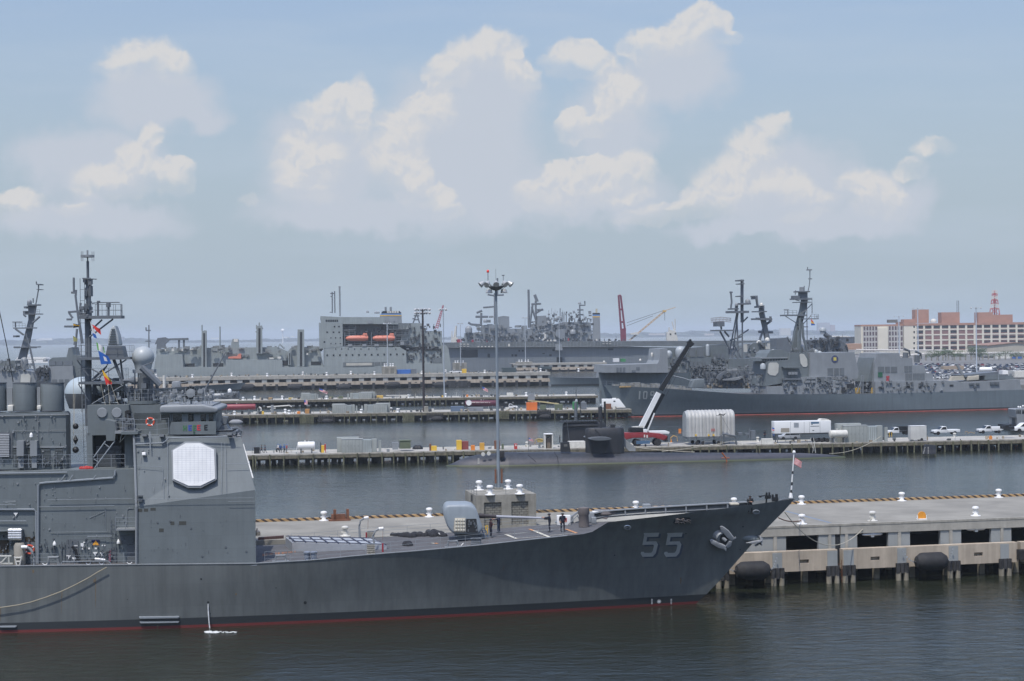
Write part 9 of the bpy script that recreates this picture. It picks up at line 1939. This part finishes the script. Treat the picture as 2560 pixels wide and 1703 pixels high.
for i,(ya,yb)in enumerate(sg):
 wd=lambda y:27+max(0,y-180)*.14;b=B()
 for s in(-1,1):b.tl(FBd,'L',[(1858+s*wd(ya),ya),(1858+s*wd(yb),yb)],y0,.55,4);b.tl(FBd,'L',[(1858+s*wd(ya),ya),(1858-s*wd(yb),yb)],y0,.35,4);b.tl(FBd,'L',[(1858+s*wd(ya)*.4,ya),(1858+s*wd(yb)*.4,yb)],y0+12,.5,4)
 b.tl(FBd,'L',[(1858-wd(yb),yb),(1858+wd(yb),yb)],y0,.5,4);b.o('tower_section',mat('tower_red',(.36,.07,.07),.6)if i==0 else bpy.data.materials['tower_red']if i%2==0 else OFFW,t)
sticks(FBd,t,'tower_core','L',[[(1858,400),(1858,110)]],y0+5,.8,bpy.data.materials['tower_red'])
# tan warehouse, low sheds, pipe rack
def shed(name,label,k,pts,Y,d,m,cat='building',roof=None):
 fr=Fr(0,Y,0);b=B();b.tr(fr,k,pts,0,d);t=fr.thing(name,label,cat,fr.uz(k,*pts[0],0)[0],0,GZ);b.o('wall',m,t)
 if roof:b=B();b.tr(fr,k,roof[0],-1,d+1);b.o('roof',roof[1],t)
 return t
shed('warehouse','large tan gabled warehouse before the cream block','L',[(1770,800),(1778,712),(2090,680),(2600,712),(2600,800)],1420,60,mat('warehouse_tan',(.36,.33,.27),.8,streak=.1),roof=([(1772,712),(2090,679),(2600,710),(2600,716),(2090,686),(1776,718)],mat('roof_rust',(.25,.15,.11),.8)))
shed('shed','dark roofed quay shed with a white ridge left of the cream block','L',[(70,700),(75,620),(335,618),(340,700)],2000,40,mat('shed_slate',(.05,.06,.075),.7),roof=([(85,622),(110,610),(250,608),(300,622)],OFFW));shed('shed','long low orange brown shed below the dark roofed shed','L',[(230,760),(235,700),(410,692),(412,760)],1700,30,mat('shed_brown',(.33,.2,.13),.8));shed('long_building','long white two storey building in front of the cream block','L',[(600,830),(604,765),(1100,762),(1400,772),(1400,830)],1580,20,mat('longhouse_white',(.5,.48,.42),.8,streak=.2));shed('gate_house','low tan wall building among the parked cars','L',[(1300,975),(1302,942),(1525,935),(1525,975)],900,6,mat('gate_tan',(.3,.24,.18),.8));shed('white_garage','white garage bays behind the pipe rack at the right','L',[(1880,860),(1882,808),(2050,806),(2052,860)],1380,10,OFFW);shed('blue_awning','blue awning right of the white garage bays','L',[(2055,858),(2055,840),(2160,836),(2162,858)],1350,6,BLUE)
shed('quay_shed','pale low concrete quay building seen between the two destroyer houses','L',[(370,1040),(372,920),(515,915),(515,1040)],760,8,CONC)
PR=Fr(0,1330,0);t=PR.thing('pipe_rack','long elevated pale steam pipe on posts across the car park','pipe',PR.uz('L',1300,800,0)[0],0,GZ);b=B();b.tl(PR,'L',[(700,832),(850,828),(1100,806),(1450,804),(1800,797),(2700,790)],0,.9,7);b.o('steam_pipe',mat('pipe_pale',(.5,.48,.45),.6),t);b=B()
for i in range(24):x=860+i*62;u,z=PR.uz('L',x,806,0);b.box(u-.5,u+.5,-.5,.5,GZ,z)
each(b,'pipe_post',CONCD,t);b=B();b.tl(PR,'L',[(350,762),(900,766),(1400,768)],60,.7,6);b.o('upper_pipe',bpy.data.materials['pipe_pale'],t)
LP_=mat('pole_blue_pale',(.42,.47,.52),.5)
for x,yb,yt,Y,l in[(815,800,395,1350,'car park lamp mast left of the brick roof tower'),(1020,800,305,1300,'car park lamp mast before the tallest brick roof tower'),(1655,1000,300,830,'tall car park lamp mast before the third brick roof tower')]:fr=Fr(0,Y,0);lamp_pole(fr,'L',x,yb,x,yt,0,GZ,.35*Y/900,l,LP_,6,2.6*Y/900,'car park lamp masts')
# cars in the lot, each one an object
CC=[('white',CARW,.26),('silver',SILV,.2),('dark blue',mat('car_blue',(.02,.04,.10),.3),.14),('black',mat('car_black',(.014,.015,.017),.3),.18),('grey',mat('car_grey',(.11,.12,.13),.3),.14),('red',mat('car_red',(.22,.02,.025),.3),.08)];CARS={}
def carmesh(nm,m):
 b=B();b.prism([(-2.3,.3),(-2.3,.8),(-1.3,.92),(1.6,.92),(2.25,.8),(2.3,.3)],-.9,.9);b.mi=1;b.prism([(-1.35,.92),(-.7,1.42),(.9,1.45),(1.7,.92)],-.8,.8);b.mi=0;b.box(-.62,.85,-.74,.74,1.44,1.48);b.mi=2
 for x in(-1.45,1.4):
  for s in(-.92,.74):b.lathe([(.33,s),(.33,s+.18)],(x,0,.33),8,'y')
 o=b.o('parked_car',[m,CGL,TYRE],smooth=False);tag(o,cat='car');return o
rc=random.Random(5);n=0
for r in range(17):
 Y=845+r*27+(6 if r%2 else 0);x=.213*Y+(20 if r>9 else 0)
 while x<.315*Y and n<285:
  x+=rc.uniform(2.75,3.6)*(1+r*.02)
  if rc.random()<.14 or abs(Y-905)<12 and.222<x/Y<.245:continue
  q=rc.random();ci=0
  while ci<5 and q>CC[ci][2]:q-=CC[ci][2];ci+=1
  nm,m,_=CC[ci]
  if nm not in CARS:CARS[nm]=o=carmesh(nm,m)
  else:o=CARS[nm].copy();COL.objects.link(o)
  s=rc.uniform(.95,1.12);o.scale=(s,s,s*rc.choice((1,1,1.18)));o.location=(x,Y+rc.uniform(-.6,.6),GZ+.01);o.rotation_euler=(0,0,rc.choice((1,-1))*pi/2+rc.uniform(-.25,-.1));o['label']=f'{nm} car parked in the crowded lot below the cream block';o['group']=f'{nm} cars in the crowded lot';n+=1
fr=Fr(0,826,0)
for x,l,kd in((1138,'white pickup at the left front of the crowded lot','pickup'),(1275,'white pickup left of the white passenger van','pickup'),(1378,'white passenger van at the front of the crowded lot','van')):tt_=pickup(fr,fr.uz('L',x,990,0)[0],0,GZ,l,kd,L=5.4);tt_['group']='white vehicles at the front of the lot'
tank(fr,'L',1690,950,1830,1000,-4,GZ,'white rounded tank on the quay beside the tall lamp mast',WHITE);b=B();b.rc(fr,'L',2075,992,2300,1058,-6,6);fr.one('white_container','white container on the quay at the right edge','container',b,OFFW);b=B();b.rc(fr,'L',1945,985,2005,1028,-6,0);fr.one('white_tank','squat white quay tank left of the container','tank',b,WHITE)
# trees of the car park
LEAF=mat('leaf_green',(.045,.075,.028),.8,var=.5,sc=.25)
def tree(fr,u,v,h,w,label):
 t=fr.thing('tree',label,'tree',u,v,GZ,0,'green trees at the car park');b=B();b.tube([(u,v,GZ),(u,v,GZ+h*.45)],.25,6,.14)
 for i in range(5):q=i*1.3;b.tube([(u,v,GZ+h*.35),(u+w*.35*cos(q),v+w*.35*sin(q),GZ+h*.7)],.1,4,.05)
 b.o('trunk',WOOD,t);b=B();r=random.Random(int(u*7))
 cl=[(r.gauss(0,.27)*w,r.gauss(0,.27)*w,h*r.uniform(.4,.95))for _ in range(26)]
 for _ in range(900):
  c=r.choice(cl);p=Vector((u+c[0]+r.gauss(0,.09)*w,v+c[1]+r.gauss(0,.09)*w,GZ+c[2]+r.gauss(0,.05)*h));s=r.uniform(.18,.4)*h/8;a=Vector((r.gauss(0,1),r.gauss(0,1),r.gauss(0,1))).normalized();e=a.orthogonal().normalized();b.quad(p-a*s,p-e*s*.6,p+a*s,p+e*s*.6)
 b.o('crown',LEAF,t)
fr=Fr(0,1300,0)
for x,h,w,l in[(1290,8,11,'round green tree left of the lamp mast in the car park'),(1370,9.5,14,'broad green tree below the brick infill of the cream block'),(1440,8,12,'green tree third from the left in the car park row'),(1535,8,12,'green tree just left of the tall lamp mast'),(1700,11,14,'tall dark green tree at the corner of the tan warehouse'),(1740,8,10,'small green tree under the tan warehouse corner'),(1950,7,16,'low green tree behind the pipe posts at the right'),(2140,7,16,'low green tree at the right edge of the car park'),(1215,7,10,'small green tree at the left end of the car park row')]:tree(fr,fr.uz('L',x,850,0)[0],12,h,w,l)
# ---------------------------------------------------------------- far shore
b=B();r=random.Random(3);X=-7800
b.box(-9000,9500,10900,12500,-1,2);tag(b.o('far_land',mat('far_land_earth',(.12,.12,.09),.9)),kind='structure')
b=B();X=-8200.0
while X<8500:
 w=r.uniform(30,110);hgt=(19+9*sin(X*.0011)+5*sin(X*.0043+1))*(1.25 if X<-1500 else 1.0)+r.uniform(-4,4)
 for q in range(3):
  x,y=X+r.uniform(-20,20),10960+q*300+r.uniform(0,160);hh=hgt*(1+q*.15);n=7;vs=[(x-w,y,1)]
  for i in range(n):f=(i+.5)/n;vs.append((x-w+2*w*f,y+r.uniform(-20,20),1+hh*(.72+.28*sin(pi*f))+r.uniform(-2.5,2.5)))
  vs.append((x+w,y,1));bk=[(p[0],p[1]+90,p[2]*.8)for p in vs];b.poly(vs,bk)
 X+=w*.8
tag(b.o('treeline',mat('far_wood_green',(.04,.06,.03),.9,var=.3,sc=.01)),kind='stuff')
fr=Fr(0,10930,0)
def block(k,x0,y0,x1,y1,label,m,name='far_building'):b=B();b.rc(fr,k,x0,y0,x1,y1,0,60);fr.one(name,label,'building',b,m,'buildings on the far shore')
FWH=mat('far_white',(.75,.74,.7),.7);FGY=mat('far_grey',(.3,.28,.28),.8)
for a in[('T',515,762,680,790,'bright white hall on the far shore right of the left mast',FWH),('T',470,775,520,792,'low white annexe touching the bright far hall',FWH),('K',1370,702,1500,800,'tall grey apartment slab on the far shore behind the right radome',FGY),('K',1505,728,1558,800,'brownish tower block beside the grey apartment slab on the far shore',mat('far_brown',(.3,.2,.18),.8)),('K',945,765,1060,850,'pale block beyond the raked mast on the far side',mat('far_cream',(.5,.46,.38),.8)),('T',1500,745,1600,790,'distant grey tower block right of the ribbed aerial housing',FGY),('G',820,806,920,818,'low white row on the far shore above the supply ship foredeck',FWH),('G',1700,795,1770,808,'low white row on the far shore before the kingposts',FWH),('G',1800,785,1842,798,'small white house on the far shore beside the last kingpost',FWH),('K',100,825,200,845,'pale beach huts on the far shore left of the lattice masts',mat('far_sand',(.5,.42,.35),.8)),('J',850,700,1060,722,'pale sand buildings on the far shore right of the red crane',bpy.data.materials['far_sand'])]:block(*a)
fr2=Fr(0,8500,0)
b=B();b.dome((fr2.uz('G',1700,718,0)[0],0,fr2.uz('G',1700,722,0)[1]),11,.3,14);u,z=fr2.uz('G',1700,725,0);b.lathe([(4,-1),(3,z)],(u,0,0),10);fr2.one('water_tower','white bulb water tower on the horizon between the kingposts','water tower',b,FWH,smooth=True)
fr3=Fr(0,1900,0);t=fr3.thing('ferry','white multi deck ferry on the open water behind the left destroyer mast','ferry',fr3.uz('T',400,1060,0)[0],6,0)
for x0,y0,x1,y1 in((180,1040,630,1085),(210,1012,615,1034),(320,970,380,1006)):part(fr3,t,'ferry_deck','T',[(x0,y1),(x0+20,y0),(x1-12,y0),(x1,y1)],0,14,FWH)
part(fr3,t,'ferry_window_band','T',[(215,1042),(215,1034),(612,1034),(612,1042)],.5,13.5,DARK)
